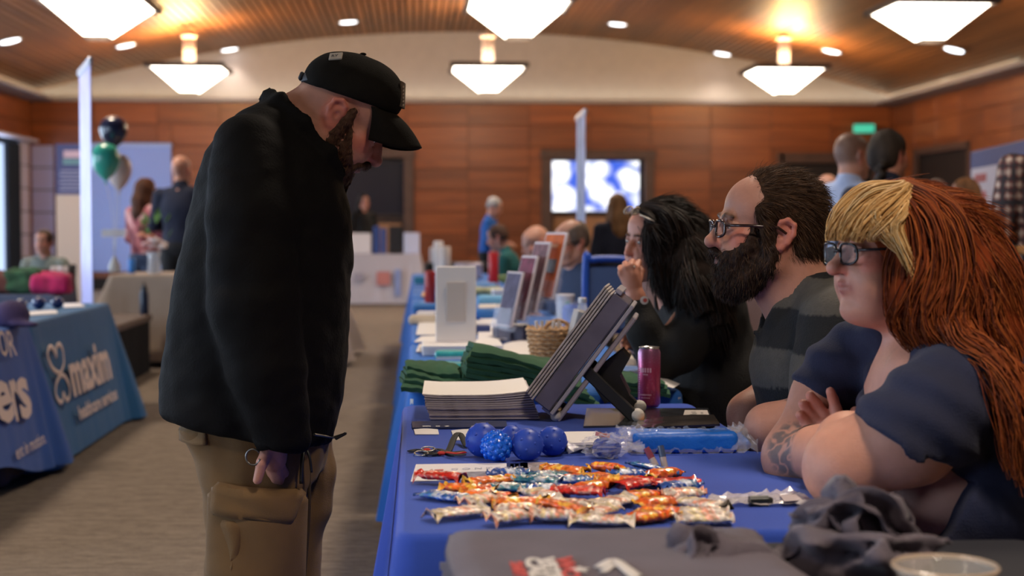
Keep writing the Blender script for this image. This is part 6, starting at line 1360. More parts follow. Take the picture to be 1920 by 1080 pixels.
    W_, F2, C2 = fuzz(V, F, np.ones(len(V)), 17000, .080, cmb, .0012, [(.014, .009, .007), (.03, .017, .012), (.008, .006, .005)], 94, .10, .13, 7); mk('fine_strands', W_, F2, M_hair, hr_, True, C2)
    g = [[Q(1205, 385, 4.68), Q(1245, 400, 4.60), Q(1262, 450, 4.575), Q(1258, 510, 4.57), Q(1272, 560, 4.56)], [Q(1215, 382, 4.69), Q(1275, 410, 4.60), Q(1295, 470, 4.56), Q(1300, 530, 4.46), Q(1322, 590, 4.41)], [Q(1225, 380, 4.70), Q(1300, 420, 4.64), Q(1322, 490, 4.56), Q(1335, 550, 4.46), Q(1350, 612, 4.42)],
         [Q(1230, 380, 4.73), Q(1305, 415, 4.70), Q(1332, 490, 4.62), Q(1345, 560, 4.54), Q(1360, 610, 4.50)], [Q(1195, 390, 4.66), Q(1222, 410, 4.60), Q(1240, 450, 4.58), Q(1238, 500, 4.58), Q(1250, 540, 4.57)]]
    V, F, C = strands(g, [220, 260, 260, 200, 150], [[.012, .026, .034, .032, .022]]*4+[[.008, .016, .018, .016, .008]], lambda gi, r_, i: np.array(((.013, .008, .006), (.03, .016, .011), (.008, .006, .005))[int(r_.integers(0, 3))])*r_.uniform(.8, 1.5), .0015, 18, .011, 93); mk('long_locks', V, F, M_hair, hr_, True, C)
    sg = root('sunglasses', 'pale framed sunglasses pushed up on the dark hair', 'sunglasses', Q(1184, 396, 4.60)); 
    for k, (u, v) in enumerate(((1178, 394), (1192, 396))):
        c = Q(u, v, 4.63); b = MB().tube([c+np.array((.0125*math.cos(t)+.006*math.sin(t), .012*math.cos(t), .011*math.sin(t))) for t in np.linspace(0, 2*PI, 22, endpoint=False)], .0026, 8, True); b.build('rim', mat('shades_beige', (.60, .50, .40), .3), sg, True)
        MB().ball(c, (.011, .008, .009), 14, 8).build('lens', mat('shades_lens', (.50, .44, .36), .1, spec=.8, alpha=.5), sg, True)
    MB().tube([Q(1199, 402, 4.59), Q(1225, 414, 4.58), Q(1250, 430, 4.585)], .0025, 6).build('temple', mat('shades_beige', (.60, .50, .40), .3), sg, True)
dark_woman()
chair(1.12, 4.7, PI, 'black chair under the dark haired person')
# ================================================================ BACKGROUND PEOPLE
def cloth_mat(name, col, **k): return mat(name, col, .85, **k)
def bystander(label, x, y, face, h, skin, shirt, pants, hair=None, hairc=(.05, .03, .02), pose='stand', arms='down', lean=0., pitch=0., turn=0., hl_=.0, pattern=None, res=.013, glass=False, group=None, wide=1.0):
    k = h/1.75; rt = root('person', label, 'person', (x, y, 0)); Rz = rotm(z=face); sit = pose == 'sit'
    W = lambda p: np.array((x, y, 0))+k*(Rz@np.asarray(p, float)); dz = -.44 if sit else 0.; ln = lambda z: lean*max(0, z-(.92+dz))
    P = lambda a, b, c: W((a+ln(c), b*wide, c))
    hc = P(.03, 0, 1.595+dz); HM = face_rot(face+turn, pitch); S = Sdf(); add_head(S, hc, HM, k*.98, skin, fem=1. if hair in ('long', 'braid') else 0., brow=mx(hairc, 1), ears=True); S.frame()
    S.caps(P(.0, 0, 1.57+dz), P(-.02, 0, 1.42+dz), .056*k, .066*k, k=.03, col=skin); S.ell(P(-.01, 0, 1.25+dz), (.11*k, .15*k, .2*k), rot=Rz, k=.05, col=skin); S.ell(P(0, 0, .98+dz), (.11*k, .14*k, .15*k), rot=Rz, k=.05, col=skin)
    arm = {'down': ((0, .235, 1.10), (.05, .25, .86)), 'front': ((.02, .25, 1.12), (.25, .12, 1.08)), 'table': ((.10, .24, 1.10), (.32, .10, 1.16)), 'phone': ((.10, .22, 1.10), (.26, .05, 1.24))}[arms]; hands = []
    for s in (-1, 1):
        a0, a1, a2 = (-.01, s*.185, 1.38+dz), (arm[0][0], s*arm[0][1], arm[0][2]+dz), (arm[1][0], s*arm[1][1], arm[1][2]+dz)
        A = [P(*a0), P(*a1), P(*a2)]; S.chain(A, [.05*k, .042*k, .03*k], .03, skin); d = (A[2]-A[1]); d /= np.linalg.norm(d); n_ = Rz@np.array((0, 0, 1.)) if abs(d[2]) < .7 else Rz@np.array((1., 0, 0)); q = A[2]+d*.075*k
        S.caps(A[2], q, .028*k, .03*k, k=.02, col=skin, flat=(np.cross(d, n_), .6))
        for f in range(4): b0 = q+n_*(.024-.016*f)*k; S.chain([b0, b0+d*.04*k, b0+d*.07*k+Rz@np.array((0, -s*.018, -.01))*k], [.009*k, .0085*k, .007*k], .006, skin)
        S.chain([A[2]+d*.02*k+n_*.02*k, A[2]+d*.06*k+n_*.045*k, A[2]+d*.085*k+n_*.045*k], [.012*k, .010*k, .008*k], .008, skin); hands.append(A)
        hip = P(0, s*.09, .92+dz)
        if sit: S.chain([hip, W((.42, s*.11, .50)), W((.44, s*.11, .10))], [.07*k, .055*k, .04*k], .03, skin)
        else: S.chain([hip, W((.01, s*.10, .50)), W((-.02, s*.11, .09))], [.07*k, .05*k, .04*k], .03, skin)
    V, F = S.mesh(res*.72, smooth=1); C = S.colors(V, skin)
    if hair == 'buzz':
        L = ((V-hc)/(k*.98))@HM; m = np.clip((L[:, 2]-.03-.5*np.maximum(L[:, 0]-.03, 0))/.03, 0, 1)*np.clip((.078-L[:, 0])/.02, 0, 1)*(np.linalg.norm(L, axis=1) < .2)
        m = np.maximum(m, np.clip((-.015-L[:, 0])/.02, 0, 1)*np.clip((L[:, 2]+.05)/.03, 0, 1)*(np.linalg.norm(L, axis=1) < .16)); C = C*(1-.75*m[:, None])+np.array(hairc)*.75*m[:, None]
    mk('body', V, F, M_skin, rt, True, C)
    if hl_ >= 0 and res < .012: add_eyes(rt, hc, HM, k*.98)
    # top
    T_ = Sdf(); T_.ell(P(-.01, 0, 1.25+dz), (.125*k, .185*k*wide, .215*k), rot=Rz, k=.05).ell(P(0, 0, .98+dz), (.125*k, .17*k*wide, .18*k), rot=Rz, k=.05); T_.ell(P(.02, 0, 1.08+dz), (.13*k*wide, .165*k*wide, .16*k), rot=Rz, k=.05)
    T_.caps(P(-.02, -.10, 1.40+dz), P(-.02, .10, 1.40+dz), .06*k, k=.04); T_.caps(P(-.02, 0, 1.455+dz), P(-.015, 0, 1.475+dz), .066*k, k=.02)
    for A in hands: T_.chain([A[0], A[1], A[1]*.1+A[2]*.9], [.068*k, .056*k, .043*k], .025)
    V, F = T_.mesh(res, lambda P_: .006*wob(P_, 18, int(abs(x*31+y*7)) % 97)); C = None
    m = shirt
    if pattern: L = (V-np.array((x, y, 0)))@Rz/k; C = pattern(L); m = mat('patterned_cloth', (.5, .5, .5), .85, vcol=True)
    mk('top', V, F, m, rt, True, C)
    T_ = Sdf()
    T_.ell(P(0, 0, .93+dz), (.13*k, .175*k*wide, .12*k), rot=Rz, k=.05)
    for s in (-1, 1):
        if sit: T_.chain([P(0, s*.09, .92+dz), W((.42, s*.11, .50)), W((.44, s*.11, .08))], [.10*k, .078*k, .06*k], .03)
        else: T_.chain([P(0, s*.09, .90), W((.01, s*.10, .50)), W((-.02, s*.11, .07))], [.098*k, .078*k, .062*k], .03)
    V, F = T_.mesh(res*1.1, lambda P_: .005*wob(P_, 20, 4)); V[:, 2] = np.maximum(V[:, 2], .012); mk('trousers', V, F, pants, rt)
    for s in (-1, 1):
        fx = .44 if sit else -.02; Z = Sdf(); Z.caps(W((fx-.03, s*.11, .045)), W((fx+.17, s*.12, .035)), .045*k, .036*k, k=.02); V, F = Z.mesh(.012); V[:, 2] = np.maximum(V[:, 2], .001); mk('shoe', V, F, mat('shoe_dark', (.02, .018, .016), .5), rt)
    if hair and hair != 'buzz':
        H = Sdf().frame(hc, HM, k*.98); H.ell((-.024, 0, .056), (.108, .090, .092), k=.02).ell((-.055, 0, .01), (.072, .082, .085), k=.03)
        if hair == 'long': H.chain([(-.06, 0, .02), (-.085, 0, -.10), (-.10, .0, -.22), (-.10, 0, -.33)], [.085, .095, .085, .05], .03); H.chain([(-.02, -.075, .02), (-.03, -.085, -.12), (-.05, -.08, -.24)], [.03, .035, .02], .02).chain([(-.02, .075, .02), (-.03, .085, -.12), (-.05, .08, -.24)], [.03, .035, .02], .02)
        if hair == 'braid':
            H.ell((-.07, 0, .0), (.075, .085, .09), k=.03)
            for i in range(9): H.ell((-.125-.002*i, (.012 if i % 2 else -.012)-.035, -.05-.026*i), (.026-.001*i, .028-.001*i, .022), rot=rotm(x=.5 if i % 2 else -.5), k=.006)
        H.ell((.105, 0, -.035), (.085, .078, .085), k=.012, neg=True).ell((.11, 0, .03), (.045, .07, .055), k=.012, neg=True)
        if hair in ('short', 'fringe'): H.ell((-.01, 0, -.09), (.12, .12, .07), k=.01, neg=True)
        if hair == 'fringe': H.ell((.01, 0, .15), (.11, .075, .085), k=.01, neg=True)
        H.frame(); V, F = H.mesh(.008, lambda P_: .004*wob(P_*np.array((1, 1, .5)), 60, 6)); C = np.clip(np.array(hairc)*(1+.5*wob(V*np.array((1, 1, .3)), 50, 9)[:, None]), .003, 1); mk('hair', V, F, M_hair, rt, True, C)
    if glass: glasses(rt, hc, HM, k*.98, mat('frame_black', (.012, .008, .010), .25, coat=.3), .024, .016, .003, lens=False)
    return rt
SKL, SKM = (.55, .28, .20), (.50, .23, .16)
navy = cloth_mat('top_navy', (.010, .014, .035)); black = cloth_mat('top_black', (.008, .008, .009)); jn = cloth_mat('jeans_blue', (.03, .045, .09)); dk = cloth_mat('trousers_black', (.010, .010, .012))
def hgt(v, Y): return pt(775, v, Y)[2]
def XY(u, Y): return pt(u, 428, Y)[0]
def plaid(L):
    a = np.sin(L[:, 2]*125)+.0; b = np.sin((L[:, 1]+L[:, 0]*.6)*125); c = np.sin(L[:, 2]*124+1); C = np.full((len(L), 3), (.10, .022, .022)); C[(a > .6) | (b > .6)] = (.22, .15, .13); C[(a > .6) & (b > .6)] = (.46, .37, .32); C[(a < -.7) | (b < -.7)] = (.018, .016, .022); return C
def stripes(L): return np.where((np.sin(L[:, 2]*2*PI/.031) > .15)[:, None], np.array((.36, .35, .35)), np.array((.035, .035, .045)))
def floral(L): w_ = wob(L, 24, 14); C = np.full((len(L), 3), (.42, .13, .13)); C[w_ > .25] = (.14, .02, .03); C[w_ < -.4] = (.60, .32, .30); return C
def bgh(v, Y, extra=0.): return (hgt(v, Y)+extra)*1.008
bystander('person with shaved head in navy top standing by the dark stage on the left', XY(340, 15.4), 15.4, R(80), bgh(292, 15.4), SKL, navy, dk, None, (.2, .13, .1), turn=R(-12), arms='front')
bystander('person with long brown hair in pink patterned top near the balloons', XY(272, 15.8), 15.8, R(50), bgh(334, 15.8), SKL, navy, jn, 'long', (.075, .028, .014), arms='front', pattern=floral)
bystander('small seated person in grey green top by the white wall panels far left', XY(83, 15), 15, R(-100), 1.62, SKM, cloth_mat('top_sage', (.20, .22, .19)), dk, 'short', (.06, .035, .025), pose='sit', arms='table')
bystander('person with grey hair and blue jacket leaning over the far tables', XY(914, 20), 20, R(-15), 1.62, SKL, cloth_mat('top_royal', (.012, .10, .40)), dk, 'short', (.34, .33, .33), arms='front', lean=.10, pitch=R(25))
bystander('seated person in teal top bending toward the red cup', XY(968, 15.5), 15.5, R(170), 1.68, SKM, cloth_mat('top_teal', (.008, .095, .10)), dk, 'short', (.06, .03, .02), pose='sit', arms='table', lean=.25, pitch=R(20))
bystander('seated bald person behind the orange pamphlet', XY(1012, 10.8), 10.8, R(200), 1.66, SKL, cloth_mat('top_grey', (.10, .10, .11)), dk, None, (.3, .2, .16), pose='sit', arms='table', pitch=R(20), res=.011)
bystander('seated person with glasses and slate blue jacket behind the pamphlet stand', XY(1077, 8.7), 8.7, R(215), 1.70, SKL, cloth_mat('jacket_slate', (.040, .062, .125)), dk, 'fringe', (.14, .10, .08), pose='sit', arms='table', pitch=R(12), glass=True, res=.011, wide=1.15)
bystander('person in black clothes standing far behind the man in the cap', XY(681, 26.2), 26.2, R(-60), bgh(364, 26.2), SKM, black, dk, 'long', (.010, .008, .008))
bystander('person with light brown hair and dark top far behind the eating person', XY(1158, 13), 13, R(100), bgh(362, 13), SKL, navy, dk, 'long', (.22, .12, .06))
bystander('tall person with buzzed hair in light blue shirt seen from behind', XY(1593, 8.3), 8.3, R(48), bgh(243, 8.3), SKL, cloth_mat('shirt_light_blue', (.42, .50, .72)), dk, 'buzz', (.13, .085, .065), turn=R(-22), res=.011)
bystander('person with dark braided hair and navy top beside the light blue shirt', XY(1664, 7.9), 7.9, R(55), bgh(239, 7.9), SKM, navy, dk, 'braid', (.035, .024, .018), turn=R(-20), res=.011)
bystander('person in cream top half hidden behind the light blue shirt', XY(1552, 10.5), 10.5, R(100), bgh(323, 10.5), SKL, cloth_mat('top_cream', (.55, .48, .40)), dk, None, (.2, .14, .1))
bystander('person with cropped grey hair in dark top between the braid and stripes', XY(1758, 12.5), 12.5, R(200), bgh(332, 12.5), SKL, cloth_mat('top_rust', (.10, .03, .02)), dk, 'buzz', (.12, .09, .08))
bystander('person with long light brown hair and striped top on the right', XY(1812, 11.6), 11.6, R(150), bgh(331, 11.6), SKL, navy, jn, 'long', (.17, .075, .03), pattern=stripes, arms='down')
pm = bystander('tall person in plaid flannel shirt and leather belt at right edge', XY(1982, 6.7), 6.7, R(95), 1.86, SKM, navy, cloth_mat('jeans_dark_navy', (.012, .018, .03)), 'short', (.05, .03, .02), pattern=plaid, res=.012, wide=1.1)
c = np.array((XY(1982, 6.7), 6.7, hgt(470, 6.7))); b = MB(); b.tube([c+np.array((.150*math.cos(t), .205*math.sin(t), 0))@rotm(z=R(95)).T for t in np.linspace(0, 2*PI, 30, endpoint=False)], .024, 8, True, flat=.3, up=(1, 0, 0)); 
MB().lathe(c-np.array((0, 0, .02)), [(.202, 0), (.208, .006), (.208, .034), (.202, .04)], 30).build('belt', mat('belt_leather', (.33, .15, .05), .5), pm, True)
# ================================================================ SECOND TABLE AND BEYOND
M_gbag = mat('green_tote', (.022, .085, .042), .85, var=.15, vscale=12, bump=.3, bscale=220)
def folded_bag(u0, v, u1, z, dpt, hh, label, seed, tilt=0., name='green_tote_bag'):
    a, b_ = pz(u0, v, ZT+.014), pz(u1, v, ZT+.014); nu, nv = 34, 16; G = np.zeros((nu, nv, 3))
    for i in range(nu):
        for j in range(nv):
            s, t = i/(nu-1), j/(nv-1); q = a+(b_-a)*s; G[i, j] = (q[0]+.006*math.sin(t*8+seed), q[1]+dpt*t+.004*math.sin(s*5+seed*2), z+hh*(1-abs(2*t-1)**4)*(.75+.25*min(1, s*8, (1-s)*8))+.0045*math.sin(s*6+seed*.5+t*3)+.0012*math.sin(s*29+seed*2.3)+tilt*(s-.5)*(b_[0]-a[0]))
    o = MB().sheet(G, hh*.9).build(name, M_gbag, None, True, 60); return tag(o, label, 'tote bag', 'dark green tote bags on the second table')
z = ZT+.014
nm = ('bottom', 'second', 'third', 'fourth', 'top')
nm = ('bottom', 'second', 'third', 'fourth', 'fifth', 'top')
for k in range(4): folded_bag(751+4*k, 735-1.5*k, 872-3*k, z+.017*k, .24, .0155, nm[k if k < 3 else 5]+' dark green tote bag in the left pile over the table edge', k, -.14)
for k in range(6): folded_bag(866+4*k, 734, 1122-9*k, z+.0165*k, .24, .015, nm[k]+' dark green tote bag in the tall middle pile', 7+k, -.22)
for k in range(3): folded_bag(1140+6*k, 736, 1262-8*k, z+.014*k, .22, .012, ('lower', 'middle', 'upper')[k]+' dark green tote bag near the pink can', 17+k, -.10)
paper('paper', [pz(1190, 705, ZT+.05), pz(1262, 728, ZT+.02), pz(1275, 720, ZT+.02), pz(1205, 696, ZT+.05)], M_paper, 'white sheet tucked in the green bags by the pink can', n=5)
# white papers, packs
def block(u0, v0, u1, h, d, m, name, label, cat, z=ZT+.002, rz=0., bev=.004, group=None):
    a, b_ = pz(u0, v0, z), pz(u1, v0, z); c = np.array(((a[0]+b_[0])/2, a[1]+d/2, z+h/2)); return tag(MB().box(c, (b_[0]-a[0], d, h), rot=rotm(z=rz), bev=bev).build(name, m), label, cat, group)
stk = block(792, 668, 945, .040, .30, M_paper, 'paper_ream', 'thick white ream of paper under the white sign', 'paper')
for k in range(4): MB().box((stk.location[0], stk.location[1]-.1515, ZT+.008+.009*k), (.26, .0012, .0012)).build('sheet_edge', mat('paper_edge', (.45, .42, .45), .8), stk)
block(788, 697, 822, .012, .12, mat('pack_cream', (.62, .50, .34), .6), 'sample_pack', 'cream sample pack left of the teal packs', 'pack'); block(825, 700, 905, .010, .16, M_paper, 'leaflet_pack', 'white leaflet pack under the teal packs', 'pack')
M_teal = mat('pack_teal', (.03, .36, .38), .3, coat=.4, var=.2, vscale=40)
for k, (u0, v, u1, lb) in enumerate(((815, 676, 914, 'wide teal packet with white label strip in front of the paper ream'), (829, 700, 897, 'smaller teal packet nearest the green bags'))):
    a, b_ = pz(u0, v, ZT+.012), pz(u1, v, ZT+.012); r_ = root('teal_packet', lb, 'packet', ((a[0]+b_[0])/2, a[1]+.05, ZT+.012)); S_ = Sdf(); S_.box(((a[0]+b_[0])/2, a[1]+.05, ZT+.028), ((b_[0]-a[0])/2-.01, .045, .006), rd=.009, k=.01); V, F = S_.mesh(.006, lambda P: .002*wob(P, 60, k)); mk('packet_body', V, F, M_teal, r_)
    MB().box(((a[0]+b_[0])/2, a[1]-.006, ZT+.020), ((b_[0]-a[0])*.95, .004, .010)).build('label_strip', M_paper, r_)
for k, (q, lb) in enumerate((((905, 712, 1010, 706, 1000, 690, 900, 694), 'white sheet between the green bags and the basket'), ((938, 690, 1010, 684, 1000, 664, 940, 668), 'white sheet left of the wicker basket'), ((776, 642, 846, 640, 850, 630, 790, 631), 'white sheet sticking out left of the sign'),
                             ((784, 612, 815, 612, 815, 588, 790, 588), 'pale sheet by the left edge of the third table'), ((900, 600, 938, 598, 934, 582, 898, 583), 'white sheet between the sign and pamphlets'), ((1140, 694, 1198, 694, 1190, 676, 1150, 676), 'white folded sheet by the eating person'))):
    paper('paper', quad_on(*q, ZT+.002+.001*k), M_paper, lb, n=4, th=.002)
bl = paper('booklet', quad_on(1140, 706, 1200, 705, 1198, 692, 1146, 693, ZT+.004), mat('booklet_blue', (.06, .16, .42), .5), 'blue booklet lying by the eating person', 'booklet', th=.01, n=4)
p = pz(1178, 688, ZT); rr = root('food_box', 'round pale food container in front of the eating person', 'food container', (p[0], p[1], ZT+.002)); MB().lathe((p[0], p[1], ZT+.002), [(.045, 0), (.058, .012), (.060, .030), (.055, .034), (.03, .045), (0, .048)], 24).build('bowl', mat('container_white', (.62, .55, .48), .5), rr, True); MB().ball((p[0], p[1], ZT+.05), (.042, .04, .014), 16, 8).build('bread', mat('bread_brown', (.28, .16, .09), .7, bump=.3), rr, True)
# sign holder
p0 = pz(817, 641, ZT+.046); p1 = pz(893, 641, ZT+.046); yy = p0[1]; wS = p1[0]-p0[0]; top = pt(855, 499, yy)[2]; hS = top-p0[2]; cx = (p0[0]+p1[0])/2
sg = root('sign_holder', 'white upright sign holder seen from the back with pale panel', 'sign holder', (cx, yy, p0[2])); MB().box((cx, yy, p0[2]+hS/2), (wS, .008, hS), rot=rotm(x=-.03), bev=.004).build('sign_panel', mat('sign_white', (.72, .67, .65), .5), sg); MB().box((cx, yy-.006, p0[2]+hS*.53), (wS*.46, .004, hS*.52), bev=.001).build('inner_panel', mat('sign_beige', (.58, .50, .44), .6), sg); MB().box((cx, yy+.03, p0[2]+.004), (wS, .09, .006), bev=.002).build('foot', M_clear, sg)
# tiered pamphlet holder
def pamphlets():
    b0 = pz(992, 640, ZT); nx, ny = -math.cos(R(20)), -math.sin(R(20)); n = np.array((nx, ny, 0)); wv = np.array((-ny, nx, 0)); Y_ = 6.35
    st = root('pamphlet_stand', 'clear tiered stand holding upright pamphlets on the second table', 'pamphlet stand', (pt(990, 620, Y_)[0], Y_, ZT+.002)); tl = .24
    spec = ((945, 612, 510, mat('pamphlet_slate', (.085, .07, .12), .7, var=.4, vscale=30), 'front slate coloured pamphlet, lowest in the clear stand'), (968, 600, 480, mat('pamphlet_plum', (.19, .035, .065), .7, var=.35, vscale=30), 'plum coloured pamphlet, second from front in the clear stand'), (990, 585, 454, mat('pamphlet_mauve', (.20, .09, .10), .7, var=.4, vscale=30), 'mauve pamphlet directly before the orange one'), (1018, 560, 436, mat('pamphlet_orange', (.56, .11, .012), .7, var=.3, vscale=14), 'tall orange pamphlet at the back top of the clear stand'))
    for k, (u, vb, vt, m, lb) in enumerate(spec):
        base = pt(u, vb, Y_+.03*k); tp = pt(u, vt, Y_+.03*k)[2]; H = (tp-base[2])/math.cos(tl); up = np.array((-n[0]*math.sin(tl), -n[1]*math.sin(tl), math.cos(tl))); fr = np.cross(wv, up); rm = np.column_stack([wv, fr, up]); wd = .20 if k == 3 else .155
        c = base+up*H/2; pr = root('pamphlet', lb, 'pamphlet', base, 'pamphlets in the clear stand'); MB().box(c, (wd, .010, H), rot=rm, bev=.001).build('page_block', mat('pamphlet_edge', (.62, .52, .52), .6), pr)
        fc = n if (rm[:, 1]@n) > 0 else n; MB().box(c+n*.0062+np.array((0, 0, .0)), (wd*.90, .0012, H*.94), rot=rm).build('cover', m, pr)
        if k == 3:
            MB().box(c+n*.0075+up*(.00), (wd*.7, .0012, H*.20), rot=rm).build('cover_photo', mat('cover_dark_photo', (.07, .05, .05), .4, var=.6, vscale=60), pr); MB().box(c+n*.0078+up*H*.30, (wd*.5, .0010, H*.05), rot=rm).build('cover_title', mat('cover_title', (.66, .30, .12), .5), pr)
        # clear pocket of that tier
        MB().box(base+n*.020+up*.035, (wd+.02, .003, .09), rot=rm, bev=.001).build('pocket_front', M_clear, st); MB().box(base-n*.012+up*.06, (wd+.02, .003, .16), rot=rm, bev=.001).build('pocket_back', M_clear, st)
        for s in (-1, 1): MB().box(base+wv*s*(wd/2+.012)+up*.04+np.array((0, 0, 0)), (.003, .036, .10), rot=rm).build('side_wall', M_clear, st)
        MB().box(np.array((base[0], base[1], (base[2]+ZT)/2)), (wd*.8, .004, max(.02, base[2]-ZT)), rot=np.column_stack([wv, n, (0, 0, 1)])).build('riser', M_clear, st)
    q = pt(1060, 585, Y_); MB().box(q+np.array((0, .06, -.06)), (wd+.02, .004, .22), rot=rm).build('back_plate', M_clear, st)
    MB().box((pt(1000, 620, Y_)[0], Y_+.06, ZT+.006), (.26, .26, .008), bev=.002).build('base_plate', M_clear, st)
pamphlets()
p = pz(962, 640, ZT); dbx = tag(MB().box((p[0], p[1]+.06, ZT+.035), (.15, .12, .066), rot=rotm(z=.1), bev=.008).build('card_box', mat('card_box_dark', (.05, .045, .075), .4, var=.5, vscale=25)), 'dark card box in front of the clear pamphlet stand', 'box')
# wicker basket
p = pz(1030, 690, ZT); y = p[1]+.07; r0 = .060; wk = mat('wicker', (.42, .24, .11), .65, var=.35, vscale=60); bk = root('wicker_basket', 'small woven wicker basket with round hoop handle', 'basket', (p[0], y, ZT+.002))
b = MB()
for i in range(9):
    zz = ZT+.010+.0145*i; rr = .050+.018*i/8; b2 = MB(); n_ = 48
    b2.tube([(p[0]+(rr+.003*(1 if (k//2+i) % 2 else -1))*math.cos(2*PI*k/n_), y+(rr+.003*(1 if (k//2+i) % 2 else -1))*math.sin(2*PI*k/n_), zz+.002*math.sin(k*PI/2)) for k in range(n_)], .0062, 6, True); b2.build('woven_ring', wk, bk, True)
for k in range(16): a = 2*PI*k/16; b.tube([(p[0]+.048*math.cos(a), y+.048*math.sin(a), ZT+.004), (p[0]+.068*math.cos(a), y+.068*math.sin(a), ZT+.138)], .0032, 5)
o = b.build('stakes', wk, bk, True); o['kind'] = 'stuff'; MB().lathe((p[0], y, ZT+.003), [(.0, 0), (.05, 0), (.05, .006), (0, .006)], 20).build('basket_base', wk, bk)
h0 = pt(1046, 622, y); b = MB().tube([(h0[0]+.050*math.cos(t), y+.01*math.sin(t), h0[2]+.050*math.sin(t)-.012) for t in np.linspace(0, 2*PI, 34, endpoint=False)], .0065, 8, True); b.build('hoop_handle', wk, bk, True)
for k in range(5): tag(MB().tube([(p[0]-.025+.012*k, y-.01+.006*(k % 2), ZT+.02), (p[0]-.04+.02*k, y-.01+.012*(k % 3), ZT+.155)], .0055, 8).build('roll_of_paper', M_paper2), ('first', 'second', 'third', 'fourth', 'fifth')[k]+' thin paper roll from the left standing in the basket', 'paper roll', 'paper rolls in the basket')
# water bottle, cup, standing grey cards
p = pz(1092, 690, ZT); y = 5.45; x = pt(1092, 600, y)[0]; wb_ = root('water_bottle', 'clear plastic water bottle with white cap behind the basket', 'bottle', (x, y, ZT+.002)); zt_ = pt(1092, 558, y)[2]; Hb = zt_-ZT-.002
MB().lathe((x, y, ZT+.002), [(.028, 0), (.032, .006), (.033, Hb*.15), (.030, Hb*.2), (.033, Hb*.25), (.033, Hb*.55), (.030, Hb*.6), (.033, Hb*.65), (.031, Hb*.72), (.014, Hb*.88), (.0135, Hb*.93)], 26).build('bottle_body', mat('bottle_pet', (.88, .90, .92), .08, alpha=.38, spec=.9), wb_, True); MB().lathe((x, y, ZT+.002+Hb*.92), [(.0145, 0), (.0152, .003), (.0152, Hb*.075), (.013, Hb*.08)], 20).build('cap', mat('cap_white', (.72, .70, .70), .4), wb_, True, 40)
MB().lathe((x, y, ZT+.002+Hb*.3), [(.0335, 0), (.0335, Hb*.25)], 26).build('label', mat('label_pale', (.66, .66, .68), .5), wb_, True)
y = 7.2; x = pt(1059, 560, y)[0]; zt_ = pt(1059, 552, y)[2]; cu = root('paper_cup', 'white paper cup with green mark near the water bottle', 'cup', (x, y, zt_-.13)); MB().lathe((x, y, zt_-.13), [(.032, 0), (.045, .126), (.047, .13), (.044, .128), (.031, .004), (0, .004)], 26).build('cup_body', M_paper, cu, True); MB().box((x+.012, y-.042, zt_-.05), (.03, .004, .03), rot=rotm(y=.5)).build('green_mark', mat('mark_green', (.05, .28, .14), .5), cu)
tag(MB().box((x, y, (ZT+zt_-.13)/2), (.16, .12, zt_-.13-ZT-.002), bev=.006).build('cardboard_box', mat('cardboard', (.30, .22, .15), .8)), 'small cardboard box under the white paper cup', 'box')
y = 5.15
for k, (ub, ut, wd, m, lb) in enumerate(((1056, 1086, .022, mat('card_grey', (.40, .37, .35), .6), 'grey folded card leaning beside the wicker basket'), (1068, 1094, .010, mat('card_grey2', (.30, .28, .27), .6), 'thin darker grey card leaning behind the first one'))):
    A, B = pt(ub, 690, y+.05*k), pt(ut, 582, y+.05*k); d = B-A; L_ = np.linalg.norm(d); d /= L_; rm = np.column_stack([(d[2], 0, -d[0]), (0, 1, 0), d]); tag(MB().box((A+B)/2, (wd, .14, L_), rot=rm, bev=.002).build('leaning_card', m), lb, 'card')
# clutter on the farther tables
for k, (q, m, lb) in enumerate(((((778, 720), (905, 716), (900, 690), (784, 692)), M_paper, 'large white sheet under the teal packets'), (((780, 660), (800, 660), (812, 646), (786, 646)), M_paper2, 'cream sheet left of the paper ream'), (((945, 672), (1004, 668), (990, 640), (944, 646)), M_paper, 'white sheet right of the paper ream'),
        (((780, 628), (818, 628), (820, 600), (786, 602)), M_paper, 'white sheet left of the sign foot'), (((896, 640), (950, 636), (938, 612), (897, 616)), M_paper, 'white sheet right of the sign foot'), (((960, 720), (1030, 716), (1022, 698), (958, 700)), M_paper, 'white sheet in front of the wicker basket'),
        (((785, 580), (814, 580), (814, 566), (788, 566)), mat('sheet_sky', (.20, .36, .66), .7), 'sky blue sheet at the left edge beyond the sign'), (((897, 578), (950, 576), (944, 566), (898, 567)), M_paper2, 'cream sheet between the folded shirts'), (((790, 556), (812, 556), (812, 548), (792, 548)), mat('sheet_orange', (.62, .36, .16), .7), 'orange sheet at the left edge of the table row'))):
    paper('paper', [pz(u, v, ZT+.006+.0012*k) for u, v in q], m, lb, n=4, th=.002, bend=.006)
for k, (u, v, w_, h, m, lb) in enumerate(((800, 604, .09, .05, M_paper, 'small white box left of the sign'), (905, 628, .07, .04, mat('box_navy', (.03, .05, .16), .5), 'small navy box right of the sign foot'), (938, 560, .10, .06, M_paper, 'white box behind the slate pamphlet'), (790, 533, .11, .06, mat('box_teal', (.03, .22, .34), .5), 'teal box at the left edge far down the row'), (942, 528, .12, .05, mat('box_lime', (.30, .42, .16), .6), 'lime green box near the red cup'), (885, 518, .10, .07, mat('box_cream', (.60, .52, .42), .6), 'cream box behind the white sign top'))):
    p = pz(u, v, ZT); tag(MB().box((p[0], p[1]+.05, ZT+.002+h/2), (w_, .09, h), rot=rotm(z=.15*(k % 3-1)), bev=.004).build('carton', m), lb, 'box')
